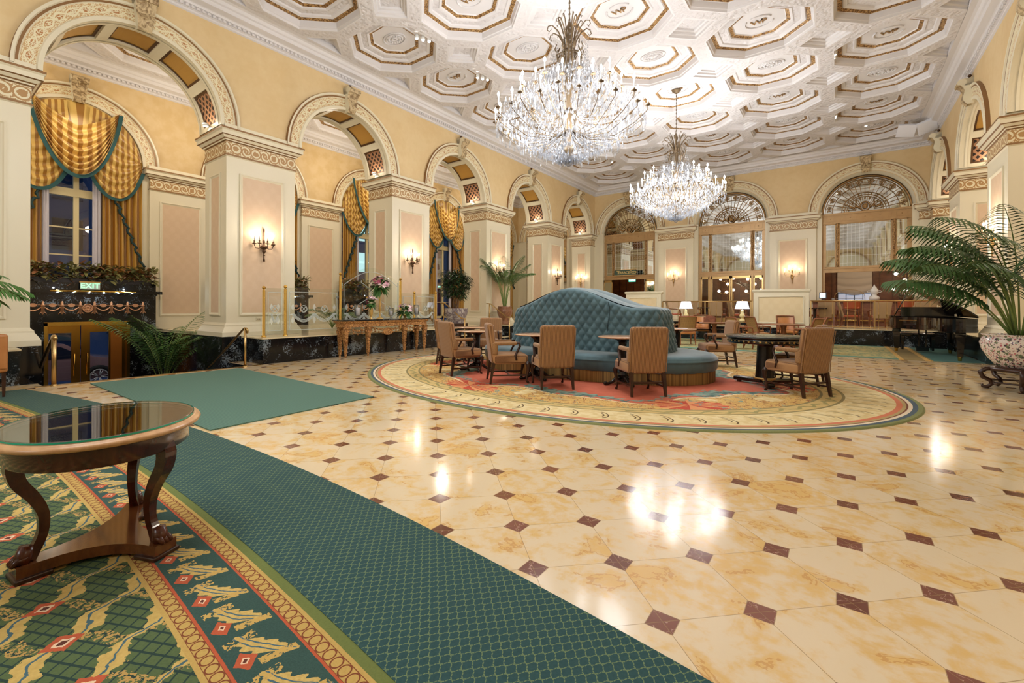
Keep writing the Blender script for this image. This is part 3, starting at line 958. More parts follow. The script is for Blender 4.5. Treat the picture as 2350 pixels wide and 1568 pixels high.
# main cornice and coffered ceiling
def cornice(x0, x1, y0, y1, name):
    pr = [(0, 7.9), (-.04, 7.92), (-.04, 7.96), (-.07, 7.97), (-.07, 8.03), (-.12, 8.04), (-.14, 8.08), (-.16, 8.09), (-.30, 8.12), (-.32, 8.20), (-.36, 8.22), (-.40, 8.28), (-.46, 8.30), (-.58, 8.30), (-.58, 8.75)]
    mb = MB(); mb.rects(x0, x1, y0, y1, pr, 0, None, False)
    o = struct(mb.build(name, [PLASTER]))
    d = MB()
    st = .11
    yy = y0 + .1
    while yy < y1:
        for xx, sg in ((x0, 1), (x1, -1)):
            a, b = sorted((xx + sg * .07, xx + sg * .11)); d.box(a, b, yy, yy + .06, 7.975, 8.03)
        yy += st
    xx = x0 + .1
    while xx < x1:
        d.box(xx, xx + .06, y1 - .11, y1 - .07, 7.975, 8.03); xx += st
    tag(d.build('dentils', PLASTER, o), kind='stuff')
    return o
cornice(XL, XR, YB, YF, 'trim_1')
cornice(-17.1, XL - PD, YB, YF, 'trim_2')

def coffers(name, xs, ys, px, py, zb=8.3, logo=True):
    mb = MB()
    A = 1.19; h = A * math.tan(pi / 8)
    rings = [(1.19, 0, 0), (1.155, .0, 0), (1.145, .05, 0), (1.12, .06, 0), (1.10, .19, 0), (1.085, .195, 2), (1.01, .225, 2), (.99, .225, 0), (.97, .20, 0), (.90, .22, 0), (.88, .25, 1), (.74, .26, 0), (.72, .24, 0), (.68, .25, 0), (.66, .28, 2), (.60, .305, 2), (.58, .305, 0), (.56, .33, 0), (.0001, .33, 0)]
    kx, ky = px / 2.68, py / 2.54
    for i, cx in enumerate(xs):
        for j, cyy in enumerate(ys):
            Q = lambda x, y, z: (cx + x * kx * 1.0, cyy + y * ky * .948, zb + z)
            prev = None
            for a, z, m in rings:
                hh = a * math.tan(pi / 8)
                cur = [Q(x, y, z) for x, y in ((a, hh), (hh, a), (-hh, a), (-a, hh), (-a, -hh), (-hh, -a), (hh, -a), (a, -hh))]
                if prev:
                    for k in range(8): mb.add([prev[k], prev[(k + 1) % 8], cur[(k + 1) % 8], cur[k]], [(0, 1, 2, 3)], pm)
                prev = cur; pm = m
            HX, HY = 1.34, 1.34; L = .62
            for sx in (-1, 1):
                for sy in (-1, 1):
                    P = lambda x, y, z=0: Q(sx * x, sy * y, z)
                    mb.add([P(A, 0), P(HX, 0), P(HX, HY - L), P(A, h)], [(0, 1, 2, 3)], 1)
                    mb.add([P(0, A), P(0, HY), P(HX - L, HY), P(h, A)], [(0, 1, 2, 3)], 1)
                    mb.add([P(A, h), P(HX, HY - L), P(HX - L, HY), P(h, A)], [(0, 1, 2, 3)], 1)
                    pr = [(L, 0), (L - .07, 0.0), (L - .08, .05), (L - .16, .06), (L - .18, .11), (L - .26, .12), (L - .28, .16), (0.001, .16)]
                    for q in range(len(pr) - 1):
                        (l0, z0), (l1, z1) = pr[q], pr[q + 1]
                        mb.add([P(HX, HY - l0, z0), P(HX - l0, HY, z0), P(HX - l1, HY, z1), P(HX, HY - l1, z1)], [(0, 1, 2, 3)], 1 if q == 6 else 0)
    o = struct(mb.build(name, [PLASTER, RELIEF, GILT]))
    # alternating monograms and rosettes in the coffers
    for i, cx in enumerate(xs):
        for j, cyy in enumerate(ys):
            if cyy < 2: continue
            if (i + j) % 2 == 0:
                r = MB(); c = (cx, cyy, zb + .32)
                for R_, rr in ((.30, .018), (.22, .022), (.07, .03)):
                    r.tube([(c[0] + R_ * cos(t * pi / 12) * (1.15 if R_ > .2 else 1), c[1] + R_ * .8 * sin(t * pi / 12), c[2]) for t in range(25)], rr, 6, cap=False)
                for t in range(14):
                    a = t * 2 * pi / 14
                    r.ball((c[0] + .17 * cos(a), c[1] + .14 * sin(a), c[2]), .035, 6)
                r.build('rosette', PLASTER, o)
            elif logo:
                r = MB(); c = (cx, cyy, zb + .32)
                r.tube([(c[0] + .32 * cos(t * pi / 10 + .3), c[1] + .26 * sin(t * pi / 10 + .3), c[2]) for t in range(12)], .022, 6)
                r.tube([(c[0] + .32 * cos(t * pi / 10 + 4.2), c[1] + .26 * sin(t * pi / 10 + 4.2), c[2]) for t in range(6)], .022, 6)
                r.build('rosette', PLASTER, o)
                text('WP', .26, Matrix.Translation((cx, cyy, zb + .315)) @ Matrix.Rotation(pi, 4, 'X'), GILT, o, 'monogram', .006, sp=.72)
    return o
YS = [23.5 - 2.54 * k for k in range(15)]
coffers('ceiling', [-4.315 + 2.68 * k for k in range(-2, 3)], YS, 2.68, 2.54)
coffers('ceiling_aisle', [-14.95], [23.1 - 3.1 * k for k in range(12)], 3.14, 3.1, logo=False)
mb = MB(); mb.box(XR + PD, 8.5, YB, YF, 8.3, 8.4); mb.box(-17.3, 8.6, YB - .3, YF + .3, 8.75, 8.9); struct(mb.build('ceiling_side', PLASTER))
mb = MB(); mb.box(8.4, 8.6, YB, YF, 0, 8.4); struct(mb.build('wall_outer', OCHRE2))

# ------------------------------------------------------------------ raised terraces
def dais(name, parts, steps=()):
    mb = MB()
    for x0, x1, y0, y1, zb, zt in parts:
        mb.box(x0, x1, y0, y1, zb, zt - .03, 0)
        mb.box(x0 - .02, x1 + .02, y0 - .02, y1 + .02, zt - .03, zt, 1)
    return struct(mb.build(name, [BLACKM, DSLAB]))
dais('platform_left', [(-17.1, -10.45, 5.1, 11.95, -1.4, .6), (-17.1, -10.45, 14.8, 20.6, 0, .6), (-17.1, -11.45, 11.95, 14.8, 0, .6),
     (-17.1, -11.12, 11.95, 14.8, 0, .45), (-17.1, -10.79, 11.95, 14.8, 0, .3), (-17.1, -10.46, 11.95, 14.8, 0, .15), (-17.1, -10.85, YB, 1.28, -1.4, .6)])
dais('platform_far', [(-17.1, XR + PD, 20.6, 26.2, 0, .58)])
dais('platform_right', [(2.86, 8.5, 12.0, 20.6, 0, .6)])
# the stair well of the street entrance
mb = MB()
for k in range(8):
    mb.box(-17.1 if k == 7 else -10.42 - .31 * (k + 1), -10.42 - .31 * k, 1.5, 4.78, -1.5, -.165 * (k + 1), 0)
mb.box(-10.46, -10.35, 1.5, 4.78, -1.5, -.012, 0)
struct(mb.build('entrance_stairs', [plain('dark_stone_step', (70, 66, 70), 0.4)]))
mb = MB()
for a_, b_ in ((4.79, 5.1), (1.28, 1.49)):
    mb.box(-17.1, -10.40, a_, b_, -1.5, -.006); mb.box(-17.1, -12.86, a_, b_, -.006, .57)
struct(mb.build('stairwell_cheek', BLACKM))
mb = MB(); mb.box(-10.44, -10.33, 1.4, 5.05, -.02, .006); struct(mb.build('trim_3', BRASS2))

# ------------------------------------------------------------------ window wall of the left aisle
mb = MB(AW)
arcade(AW, BAYS, YB, YF, 1.45, ZS, 8.0, .3, mb, n=28)
edges = [YB] + [x for c in BAYS for x in (c - 1.45, c + 1.45)] + [YF]
for k in range(0, len(edges), 2):
    mb.box(edges[k], edges[k + 1], -.3, 0, -1.5, ZS, 1)
for c in BAYS:
    if abs(c - 3.15) < .1:
        mb.box(c - 1.45, c - .75, -.3, 0, -1.5, 1.9, 1); mb.box(c + 1.07, c + 1.45, -.3, 0, -1.5, 1.9, 1); mb.box(c - .75, c + 1.07, -.3, 0, .86, 1.9, 1)
    else: mb.box(c - 1.45, c + 1.45, -.3, 0, -1.5, 7.05 if c < 0 else (1.9 if c < 9 else .6), 1)
wa = struct(mb.build('wall_windows', [OCHRE2, CREAM]))
for k in range(1, len(BAYS)):
    a, b = BAYS[k - 1] + 1.66, BAYS[k] - 1.66
    s = MB(); x0, x1 = -17.1, -17.0
    s.rects(x0, x1, a, b, [(0, .6), (0, 4.92)], 0)
    panel_on(s, lambda u, w, z: (x1 + w, u, z), a + .26, b - .26, 1.0, 4.6)
    s.build('pilaster', [CREAM, DAMASK], wa)
    q = MB(); q.rects(x0, x1, a + .02, b - .02, IMP, 0, IMPM); q.build('pilaster_capital', [CREAM, FRIEZE, BROWNLINE], wa)
for c in BAYS[1:]:
    q = MB(AW); archring(q, c, ZS, [(1.45, -.28), (1.5, .0)] + ARCHP[1:], [0] + ARCHM); q.build('archivolt', ARCHMATS, wa)
    keystone(AW, c, parent=wa)

def window(c, z0, idx):
    w = MB(AW); g = MB(AW)
    def bar(u0, u1, za, zb, d=.07): w.box(u0, u1, -.2 - d / 2, -.2 + d / 2, za, zb)
    bar(c - 1.0, c + 1.0, 4.4, 4.62, .16); bar(c - .06, c + .06, z0, 6.9, .1)
    for sg in (-1, 1): bar(*sorted((c + sg * .92, c + sg * 1.0)), z0, 6.9, .1)
    bar(c - 1.0, c + 1.0, z0, z0 + .1, .1)
    for zz in (z0 + .85, z0 + 1.62, 5.35): bar(c - .95, c + .95, zz - .018, zz + .018, .04)
    for sg in (-1, 1): bar(c + sg * .5 - .015, c + sg * .5 + .015, 4.6, 6.9, .04)
    bar(c - 1.0, c + 1.0, 6.85, 7.1, .1)
    o = w.build('window_%d' % idx, WINF); struct(o)
    g.box(c - .95, c + .95, -.205, -.195, z0 + .05, 6.9)
    g.build('pane', GLASS, o)
for i, c in enumerate(BAYS[3:]): window(c, 1.9 if c < 9 else .7, i + 1)

# the building across the street at dusk
mb = MB(); mb.box(-32.2, -32, -14, 46, -3, 20, 0)
fac = mb.build('building', plain('grey_stone_facade', (92, 96, 112), 0.8))
tag(fac, 'grey stone office building across the street seen through the arched windows', 'building')
LITW = emis('lit_office_window', (0.6, 0.95, 0.8, 1), 0.55); DKW = plain('dark_office_window', (24, 32, 52), 0.1)
rr = random.Random(5)
for j in range(6):
    for i in range(16):
        q = MB(); y0 = -2 + i * 2.3; z0 = -1.0 + j * 2.6
        q.box(-32, -31.93, y0, y0 + 1.2, z0, z0 + 1.6)
        q.box(-31.95, -31.9, y0 - .1, y0 + 1.3, z0 + .78, z0 + .84)
        q.build('office_window', LITW if rr.random() < .28 else DKW, fac)
# ------------------------------------------------------------------ carpets on the floor
def flat(name, pts, z, mat, label, cat, th=.008, group=None):
    mb = MB(); mb.poly(pts, .001, z); o = mb.build(name, mat); return tag(o, label, cat, group)
gx = lambda x: 1.25 - .0155 * (x + 4.6) ** 2
ex_ = lambda x: 2.02 - .020 * (x + 4) ** 2
xs = [-9.4 + .25 * k for k in range(50)]
flat('patterned_carpet', [(x, gx(x) + .03) for x in xs] + [(xs[-1], -3.7), (xs[0], -3.7)], .012, PATTERN, 'green carpet with gold scrolls and red diamonds beneath the oval side table', 'carpet')
xs = [-10.2 + .3 * k for k in range(44)]
flat('carpet_runner', [(x, ex_(x)) for x in xs if x < 2.7] + [(x, gx(x) + .0) for x in reversed(xs) if x < 2.7], .014, RUNNER, 'long dark teal runner with a chain lattice between marble floor and patterned carpet', 'carpet runner')
flat('entrance_mat', [(-10.1, 2.03), (-5.33, 2.05), (-5.43, 4.27), (-10.1, 4.45)], .014, GMAT, 'rectangular plain green mat in front of the brass entrance doors', 'mat')
mb = MB()
mb.add([(-3.97 + 4.88 * cos(t * pi / 60), 8.49 + 3.94 * sin(t * pi / 60), .016) for t in range(120)] + [(-3.97 + 4.90 * cos(t * pi / 60), 8.49 + 3.96 * sin(t * pi / 60), .001) for t in range(120)],
       [tuple(range(120))] + [(k, (k + 1) % 120, 120 + (k + 1) % 120, 120 + k) for k in range(120)])
tag(mb.build('oval_rug', RUG), 'large oval tapestry rug in gold and coral beneath the round sofa', 'rug')
flat('lounge_carpet', [(-7.5, 15.5), (2.5, 15.75), (2.83, 15.9), (2.83, 20.55), (-7.5, 20.55)], .012, FARC, 'green and gold carpet beneath the grand piano and far lounge chairs', 'carpet')

# ------------------------------------------------------------------ foliage helpers
def leaf(mb, b, d, L, w, droop=.3, m=0, tw=0.0):
    b = Vector(b); d = Vector(d).normalized()
    sd = d.cross(Vector((0, 0, 1)))
    if sd.length < .1: sd = Vector((1, 0, 0))
    sd.normalize(); up = sd.cross(d)
    sd = sd * cos(tw) + up * sin(tw)
    p = []
    for t, ww in ((0, .12), (.35, 1), (.7, .8), (1, .03)):
        c = b + d * (L * t) + Vector((0, 0, -droop * L * t * t))
        p += [c - sd * w * ww / 2, c + Vector((0, 0, -w * .12 * ww)), c + sd * w * ww / 2]
    mb.add(p, [(3 * k + i, 3 * k + i + 1, 3 * k + i + 4, 3 * k + i + 3) for k in range(3) for i in (0, 1)], m, True)

def frond(parent, base, az, elev, L, droop, ll, n=26, mat=None, r=.011, w=.028, start=.3, name='frond', hang=.5):
    s = MB(); l = MB()
    pts = []
    p = Vector(base); e = elev
    st = 14
    for k in range(st + 1):
        pts.append(p.copy())
        e2 = elev - droop * (k / st) ** 1.6
        p = p + Vector((cos(az) * cos(e2), sin(az) * cos(e2), sin(e2))) * (L / st)
    l.tube(pts, [r * (1 - .8 * k / st) for k in range(st + 1)], 5, 1)
    side = Vector((-sin(az), cos(az), 0))
    for k in range(n):
        t = start + (1 - start) * (k + .5) / n
        f = t * st; i = min(int(f), st - 1); q = pts[i].lerp(pts[i + 1], f - i)
        tan = (pts[i + 1] - pts[i]).normalized()
        le = ll * (sin(pi * min(1, (t - start) / (1 - start) * .82 + .16)) ** .6) * RN.uniform(.88, 1.08)
        for sg in (-1, 1):
            d = side * sg * .9 + tan * .62 + Vector((0, 0, .10))
            leaf(l, q, d, le, w, hang, 0, sg * .3)
    return l.build(name, [mat or PALM, STEMG], parent)

# ------------------------------------------------------------------ street entrance: marble surround, brass doors
ROSEG = plain('rose_gold_ornament', (206, 154, 116), 0.35, 0.7)
def surround(c, doors=True):
    u0, u1 = c - 1.68, c + 1.71
    d0, d1 = c - .75, c + 1.07
    mb = MB(AW)
    zb = -1.4 if doors else .5
    if doors:
        mb.box(u0, d0, 0, .5, zb, .86); mb.box(d1, u1, 0, .5, zb, .86); mb.box(u0, u1, 0, .5, .86, 1.62)
    else: mb.box(u0, u1, 0, .5, zb, 1.62)
    mb.box(u0 - .03, u1 + .03, 0, .53, 1.62, 1.66); mb.box(u0 - .10, u1 + .13, 0, .62, 1.66, 1.75); mb.box(u0, u1, 0, .5, 1.75, 1.95)
    o = mb.build('marble_surround', BLACKM)
    if doors:
        mb = MB(AW)
        for a, b, za, zb2 in ((d0, d0 + .07, -1.32, .86), (d1 - .07, d1, -1.32, .86), (d0, d1, .78, .88)): mb.box(a, b, .44, .53, za, zb2)
        mb.build('door_frame', BRASS, o)
    else:
        mb = MB(AW); mb.box(c - .7, c + .7, .45, .515, .62, 1.0); mb.build('inset_panel', BRONZE, o)
    orn = MB(AW)
    w = .515
    us = [s * k for s in (-1, 1) for k in (.15, .52, .89, 1.26, 1.62)]
    us = sorted(us)
    for u in us:
        cu = c + .12 + u
        if not (u0 < cu < u1 + .02): continue
        orn.lathe([(.002, -.18), (.03, -.15), (.018, -.13), (.045, -.1), (.035, -.02), (.05, 0), (.03, .05), (.055, .07), (.02, .1), (.035, .13), (.002, .19)], 8, (cu, w, 1.26), 0, True)
        for sg in (-1, 1): orn.tube([(cu, w, 1.16), (cu + sg * .05, w + .01, 1.13), (cu + sg * .07, w, 1.09)], .012, 5)
    for a, b in zip(us[:-1], us[1:]):
        if b - a < .34: continue
        ca, cb = c + .12 + a, c + .12 + b
        if cb > u1 + .02 or ca < u0 - .02: continue
        orn.tube([(ca + (cb - ca) * t / 10, w, 1.31 - .13 * sin(pi * t / 10)) for t in range(11)], [.012 + .012 * sin(pi * t / 10) for t in range(11)], 6)
        orn.tube([(ca, w, 1.34), (cb, w, 1.34)], .006, 4)
        cm = (ca + cb) / 2
        orn.add([(cm + .07 * cos(t * pi / 8), w + .015, 1.33 + .042 * sin(t * pi / 8)) for t in range(16)], [tuple(range(16))])
        orn.tube([(cm + .07 * cos(t * pi / 8), w + .01, 1.33 + .042 * sin(t * pi / 8)) for t in range(17)], .01, 5, cap=False)
    orn.build('garland', ROSEG, o)
    md = MB(AW); cm = c + .12
    for R_, rr in ((.105, .014), (.085, .008), (.04, .014)):
        md.tube([(cm + R_ * cos(t * pi / 10), w + .02, 1.25 + R_ * 1.08 * sin(t * pi / 10)) for t in range(21)], rr, 6, cap=False)
    md.add([(cm + .1 * cos(t * pi / 8), w + .012, 1.25 + .108 * sin(t * pi / 8)) for t in range(16)], [tuple(range(16))])
    for t in range(8): md.ball((cm + .063 * cos(t * pi / 4), w + .02, 1.25 + .066 * sin(t * pi / 4)), .016, 6)
    md.build('medallion', ROSEG, o)
    b = MB(AW); b.tube([(c - .65, .62, 1.715), (c + 1.19, .62, 1.715)], .028, 8)
    for uu in (c - .5, c + 1.0): b.tube([(uu, .45, 1.76), (uu, .62, 1.73)], .012, 5)
    b.build('picture_light', BRASS, o)
    for k in range(6):
        light('strip_lamp', 'POINT', AW(c - .5 + k * .32, .66, 1.68), 1.2, (.75, .88, 1), .02)
    for k in range(2):
        light('strip_lamp', 'POINT', AW(c - .55 + k * 1.5, .60, 1.80), .8, (.75, .88, 1), .02)
    return o
s1 = surround(3.15); tag(s1, 'black marble door surround with gilt garlands around the brass street doors', 'door surround')
s2 = surround(8.17, False); tag(s2, 'black marble chimneypiece with gilt garlands behind the etched glass balustrade', 'marble surround')
s3 = surround(13.17, False); tag(s3, 'black marble chimneypiece behind the ficus tree, third bay from the entrance', 'marble surround')
# exit sign
t = thing('exit_sign', 'green EXIT sign mounted above the brass street doors', 'sign', (0, 0, 0))
mb = MB(AW); mb.box(3.10, 3.52, .56, .60, 1.77, 1.965); mb.build('sign_plate', EXITB, t)
mb = MB(AW); mb.box(3.08, 3.54, .55, .61, 1.955, 1.985); mb.build('housing', BRASS2, t)
# text facing +X: local x -> +Y, local y -> Z
FACE_X = Matrix(((0, 0, 1, 0), (1, 0, 0, 0), (0, 1, 0, 0), (0, 0, 0, 1)))
FACE_MY = Matrix(((1, 0, 0, 0), (0, 0, -1, 0), (0, 1, 0, 0), (0, 0, 0, 1)))
text('EXIT', .2, Matrix.Translation((-16.495, 3.31, 1.865)) @ FACE_X, EXITG, t)
# doors
DBR = plain('brushed_brass_door', (190, 140, 60), 0.22, 1)
DWOOD = Mat('copper_toned_panel', srgb(196, 120, 50), 0.25, 0.6).m
def doorleaf(u0, u1, gl0, gl1, name, label):
    mb = MB(AW)
    mb.box(u0, gl0, .40, .45, -1.30, .78); mb.box(gl1, u1, .40, .45, -1.30, .78); mb.box(gl0, gl1, .40, .45, .58, .78); mb.box(gl0, gl1, .40, .45, -1.3, -1.12)
    o = mb.build(name, DBR)
    g = MB(AW); g.box(gl0, gl1, .42, .43, -1.12, .58); g.build('pane', GLASS, o)
    h = MB(AW); e = gl1 + .06 if u0 < 3 else gl0 - .06
    h.tube([(e, .47, -.6), (e, .5, -.6), (e, .5, .0), (e, .47, .0)], .014, 6); h.build('door_handle', BRASS, o)
    return struct(o, label)
doorleaf(2.47, 3.13, 2.50, 2.95, 'door_1', 'left brass door leaf')
q = doorleaf(3.15, 4.15, 3.34, 3.75, 'door_2', 'right brass door leaf')
mb = MB(AW); mb.box(3.79, 4.05, .45, .46, -1.1, .6); mb.build('door_panel', DWOOD, q)
# vestibule and car beyond the doors
mb = MB(); mb.box(-20.5, -17.4, .5, 6.0, -1.35, -1.25); struct(mb.build('floor_pavement', plain('grey_pavement', (120, 116, 118), .6)))
car = thing('car', 'pale car parked in the street seen through the entrance door glass', 'car', (-19.25, 2.4, -1.25))
CARP = plain('pearl_car_paint', (150, 120, 130), .25, .3)
mb = MB()
prof = [(-2.3, .35), (-2.3, .7), (-1.9, .85), (-1.2, .92), (-.7, 1.38), (.7, 1.42), (1.4, .98), (2.2, .86), (2.35, .6), (2.35, .3)]
mb.add([(-.85, a, b) for a, b in prof] + [(.85, a, b) for a, b in prof], [tuple(range(10)), tuple(range(10, 20))] + [(k, (k + 1) % 10, 10 + (k + 1) % 10, 10 + k) for k in range(10)])
mb.build('body', CARP, car)
mb = MB(); mb.add([(.86, -1.05, .95), (.86, 1.2, .98), (.86, .62, 1.34), (.86, -.62, 1.32)], [(0, 1, 2, 3)]); mb.build('side_window', DKW, car)
for yy in (-1.45, 1.5):
    mb = MB(MB and (lambda u, w, z: (.7 + w, yy + u, .36 + z)))
    mb.lathe([(.36, 0), (.36, .2), (.25, .22), (.24, .19)], 20, M=Matrix(((1, 0, 0, 0), (0, 0, 1, 0), (0, 1, 0, 0), (0, 0, 0, 1))))
    w = mb.build('wheel', plain('tyre_rubber', (24, 24, 26), .8), car)
    mb = MB(lambda u, w_, z: (.7 + w_, yy + u, .36 + z))
    mb.tube([(.23 * cos(t * pi / 10), .2, .23 * sin(t * pi / 10)) for t in range(21)], .02, 6, cap=False)
    for k in range(5):
        for da in (-.16, .16):
            mb.tube([(.04 * cos(k * 1.257 + da), .2, .04 * sin(k * 1.257 + da)), (.23 * cos(k * 1.257 + da), .2, .23 * sin(k * 1.257 + da))], .016, 5)
    mb.build('rim', plain('silver_wheel_rim', (230, 230, 235), .3, .6), w)
light('stair_fill', 'POINT', (-14.2, 2.2, 3.6), 26, (1, .86, .66), .05)  # added point light without a fixture, brightens the brass doors
light('car_point_light', 'POINT', (-17.9, 3.6, .9), 14, (1, .9, .85), .1)  # point light without a fixture, between the doors and the car

# handrails of the stair well
def rail(name, label, pts, post, r=.024, mat=None):
    t = thing(name, label, 'handrail')
    mb = MB(); mb.tube(pts, r, 8); mb.build('rail', mat or BRASS2, t)
    for p in post:
        mb = MB(); mb.tube(p, r * 1.1, 8); mb.lathe([(.05, 0), (.05, .012), (.03, .03)], 12, tuple(p[0])); mb.build('post', mat or BRASS2, t)
    return t
rail('handrail', 'brass handrail descending beside the pillar plinth, right of the entrance stairs',
     [(-12.3, 4.66, -.22), (-11.9, 4.66, -.02), (-10.45, 4.66, .80), (-10.36, 4.66, .84), (-10.28, 4.66, .84), (-10.22, 4.66, .80), (-10.24, 4.66, .74)], [[(-10.33, 4.66, 0), (-10.33, 4.66, .84)]])
rail('handrail', 'brass handrail descending left of the entrance stairs, near the room edge',
     [(-12.3, 1.62, -.22), (-11.9, 1.62, -.02), (-10.45, 1.62, .78), (-10.38, 1.62, .82), (-10.30, 1.62, .82), (-10.24, 1.62, .78)], [[(-10.35, 1.62, 0), (-10.35, 1.62, .82)]], .03)
for k, (yy, lb) in enumerate(((12.02, 'pale brass handrail left of the terrace steps, beside the ficus pot'), (14.72, 'pale brass handrail right of the terrace steps, beside the tall palm pot'))):
    rail('handrail', lb, [(-11.5, yy, 1.45), (-11.3, yy, 1.45), (-10.5, yy, .92), (-10.3, yy, .90)], [[(-10.35, yy, 0), (-10.35, yy, .9)], [(-11.35, yy, .6), (-11.35, yy, 1.45)]], .022)

# ------------------------------------------------------------------ planter boxes on the surrounds
def planter(c, z, label, n=850):
    t = thing('planter_box', label, 'planter', (-16.75, c, z))
    mb = MB(); mb.box(-.14, .14, -1.66, 1.7, 0, .12); mb.build('trough', plain('dark_trough', (38, 30, 30), .5), t)
    f = MB()
    for k in range(n):
        y = RN.uniform(-1.66, 1.72); x = RN.uniform(-.1, .2); a = RN.uniform(0, 2 * pi); e = RN.uniform(-.3, 1.1)
        leaf(f, (x, y, RN.uniform(.06, .50)), (cos(a) * cos(e) * .8 + .25, sin(a) * cos(e), sin(e)), RN.uniform(.16, .28), RN.uniform(.08, .13), RN.uniform(.2, .6), 0 if RN.random() < .72 else 1)
    for k in range(8):
        y = -1.5 + k * .43; a = RN.uniform(-.5, .5)
        for j in range(5): leaf(f, (0, y, .3), (cos(a + j), sin(a + j), 1.6), .36, .05, .2, 0)
    f.build('foliage', [BRARE, COPPER], t)
    return t
planter(3.15, 1.95, 'long planter of bronze-green foliage above the EXIT sign and brass doors')
planter(8.17, 1.95, 'planter of dark foliage above the black chimneypiece beside the first large pillar', 600)
planter(13.17, 1.95, 'planter of dark foliage seen behind the arched glass screen', 500)

# ------------------------------------------------------------------ draperies
def swag(mb, T, B, nf=7, amp=.045, w0=.16, belly=.16, nu=26, nv=34):
    def fn(u, v):
        a = T(u); b = B(u)
        k = v ** .9
        y = a[0] + (b[0] - a[0]) * k; z = a[1] + (b[1] - a[1]) * k
        s = sin(pi * u)
        ww = w0 + belly * s * (.3 + .7 * v) + amp * s ** .5 * sin(2 * pi * nf * v + 2.6 * (u - .5) + 1.3 * sin(5.0 * v + 3 * u)) * (.35 + .65 * v) + .010 * sin(23 * u + 9 * v)
        return (y, ww, z)
    mb.grid(fn, nu, nv, 0, True)

def fringe(mb, B, w0, belly, h=.10, m=0, n=48):
    vs = []
    for k in range(n + 1):
        u = k / n; b = B(u); s = sin(pi * u); w = w0 + belly * s + .02
        t = B(min(1, u + .01)); t0 = B(max(0, u - .01))
        dx, dz = t[0] - t0[0], t[1] - t0[1]; L = hypot(dx, dz) or 1
        nx, nz = dz / L, -dx / L
        if nz > 0: nx, nz = -nx, -nz
        j = .008 * (k % 2)
        vs += [(b[0] - nx * .015, w + .012, b[1] - nz * .015), (b[0] + nx * h, w + .012 + j, b[1] + nz * h)]
    mb.add(vs, [(2 * k, 2 * k + 1, 2 * k + 3, 2 * k + 2) for k in range(n)], m, True)

def drapery(c, zb, label):
    t = thing('curtains', label, 'curtains')
    # sunburst lining of the arch head
    q = MB(AW); n = 30; vs = []; uv = []
    for k in range(n + 1):
        a = pi * k / n
        vs += [(c + 1.46 * cos(a), .03, ZS + 1.46 * sin(a)), (c + .2 * cos(a), .10 + .02 * sin(30 * a), ZS + .1 * sin(a))]
        uv += [(a / pi * 1.3, 1), (a / pi * 1.3, 0)]
    q.add(vs, [(2 * k, 2 * k + 1, 2 * k + 3, 2 * k + 2) for k in range(n)], 0, True, uv); q.build('arch_lining', SILK, t)
    def arcpt(a): return (1.42 * cos(a), ZS + 1.42 * sin(a))
    # side swags then centre swag
    for sg in (-1, 1):
        Tc = lambda u, sg=sg: (c + sg * (.25 + 1.15 * u), ZS + sqrt(max(0.0, 1.42 ** 2 - min(1.4, .25 + 1.15 * u) ** 2)))
        Bc = lambda u, sg=sg: (c + sg * (.12 + 1.34 * u), 5.55 - .0 * u - 1.08 * (1 - (abs(u - .52) / .52) ** 2.2))
        q = MB(AW); swag(q, Tc, Bc, 7, .08, .10, .10); q.build('swag', SILK, t)
        q = MB(AW); fringe(q, Bc, .10, .10, .08); q.build('fringe', TRIM, t)
    T0 = lambda u: (c - .98 + 1.86 * u, 6.95 - .62 * (1 - (abs(u - .5) * 2) ** 1.3))
    B0 = lambda u: (c - .99 + 1.88 * u, 6.93 - 2.0 * (1 - (abs(u - .5) * 2) ** 2.0) ** .8)
    q = MB(AW); swag(q, T0, B0, 7, .12, .20, .16, 30, 44); q.build('swag', SILK, t)
    q = MB(AW); fringe(q, B0, .20, .16, .085); q.build('fringe', TRIM, t)
    # side panels
    for u0, u1, ph in ((c - 1.47, c - .74, 0), (c + .52, c + 1.47, 1)):
        q = MB(AW); nf = 6
        q.grid(lambda u, v: (u0 + (u1 - u0) * u, .07 + .045 * sin(2 * pi * nf * u + .6 * sin(3 * v) + ph) + .02 * sin(17 * u), zb + (5.7 - zb) * v), 60, 8, 0, True, lambda u, v: (u * .8, v))
        q.build('drape', SILKD, t)
        # zigzag tail trim
        q = MB(AW)
        if ph: p = [(c + .80 + .68 * k / 14, .15, 4.45 - (1.95) * k / 14) for k in range(15)]
        else: p = [(c - .80 - .68 * k / 14, .15, 4.45 - (1.95) * k / 14) for k in range(15)]
        for k in range(14):
            a = Vector(p[k]); b = Vector(p[k + 1]); 
            zz = .07 if k % 2 else -.02
            q.tube([a, (a + b) / 2 + Vector((zz, .02, -.06)), b], [.075, .05, .075], 6, 0, flat=.5)
        q.build('tail_trim', TRIMD, t)
    for u0, u1 in ((c - .76, c - .58), (c + .32, c + .55)):
        q = MB(AW); q.grid(lambda u, v: (u0 + (u1 - u0) * u, .0 + .02 * sin(2 * pi * 3 * u), zb + (5.0 - zb) * v), 20, 2, 0, True); q.build('sheer_panel', SHEER, t)
        q = MB(AW); e = u0 if u0 < c else u1
        q.box(e - .035, e + .035, .02, .05, zb, 5.0); q.build('border_tape', BRONZE, t)
    light('curtain_spot', 'SPOT', AW(c, 2.6, 7.6), 150, (1, .92, .78), .06, AW(c, .1, 5.8), 34)
    return t
order = ('beside the EXIT sign, first arched window', 'second arched window, above the black chimneypiece', 'third arched window, behind the ficus tree', 'fourth arched window, behind the tall palm', 'fifth arched window, nearest the far wall')
for i, c in enumerate(BAYS[3:]):
    drapery(c, 1.95 if c < 14 else .6, 'gold striped silk swags and drapes with teal fringe, ' + order[i])

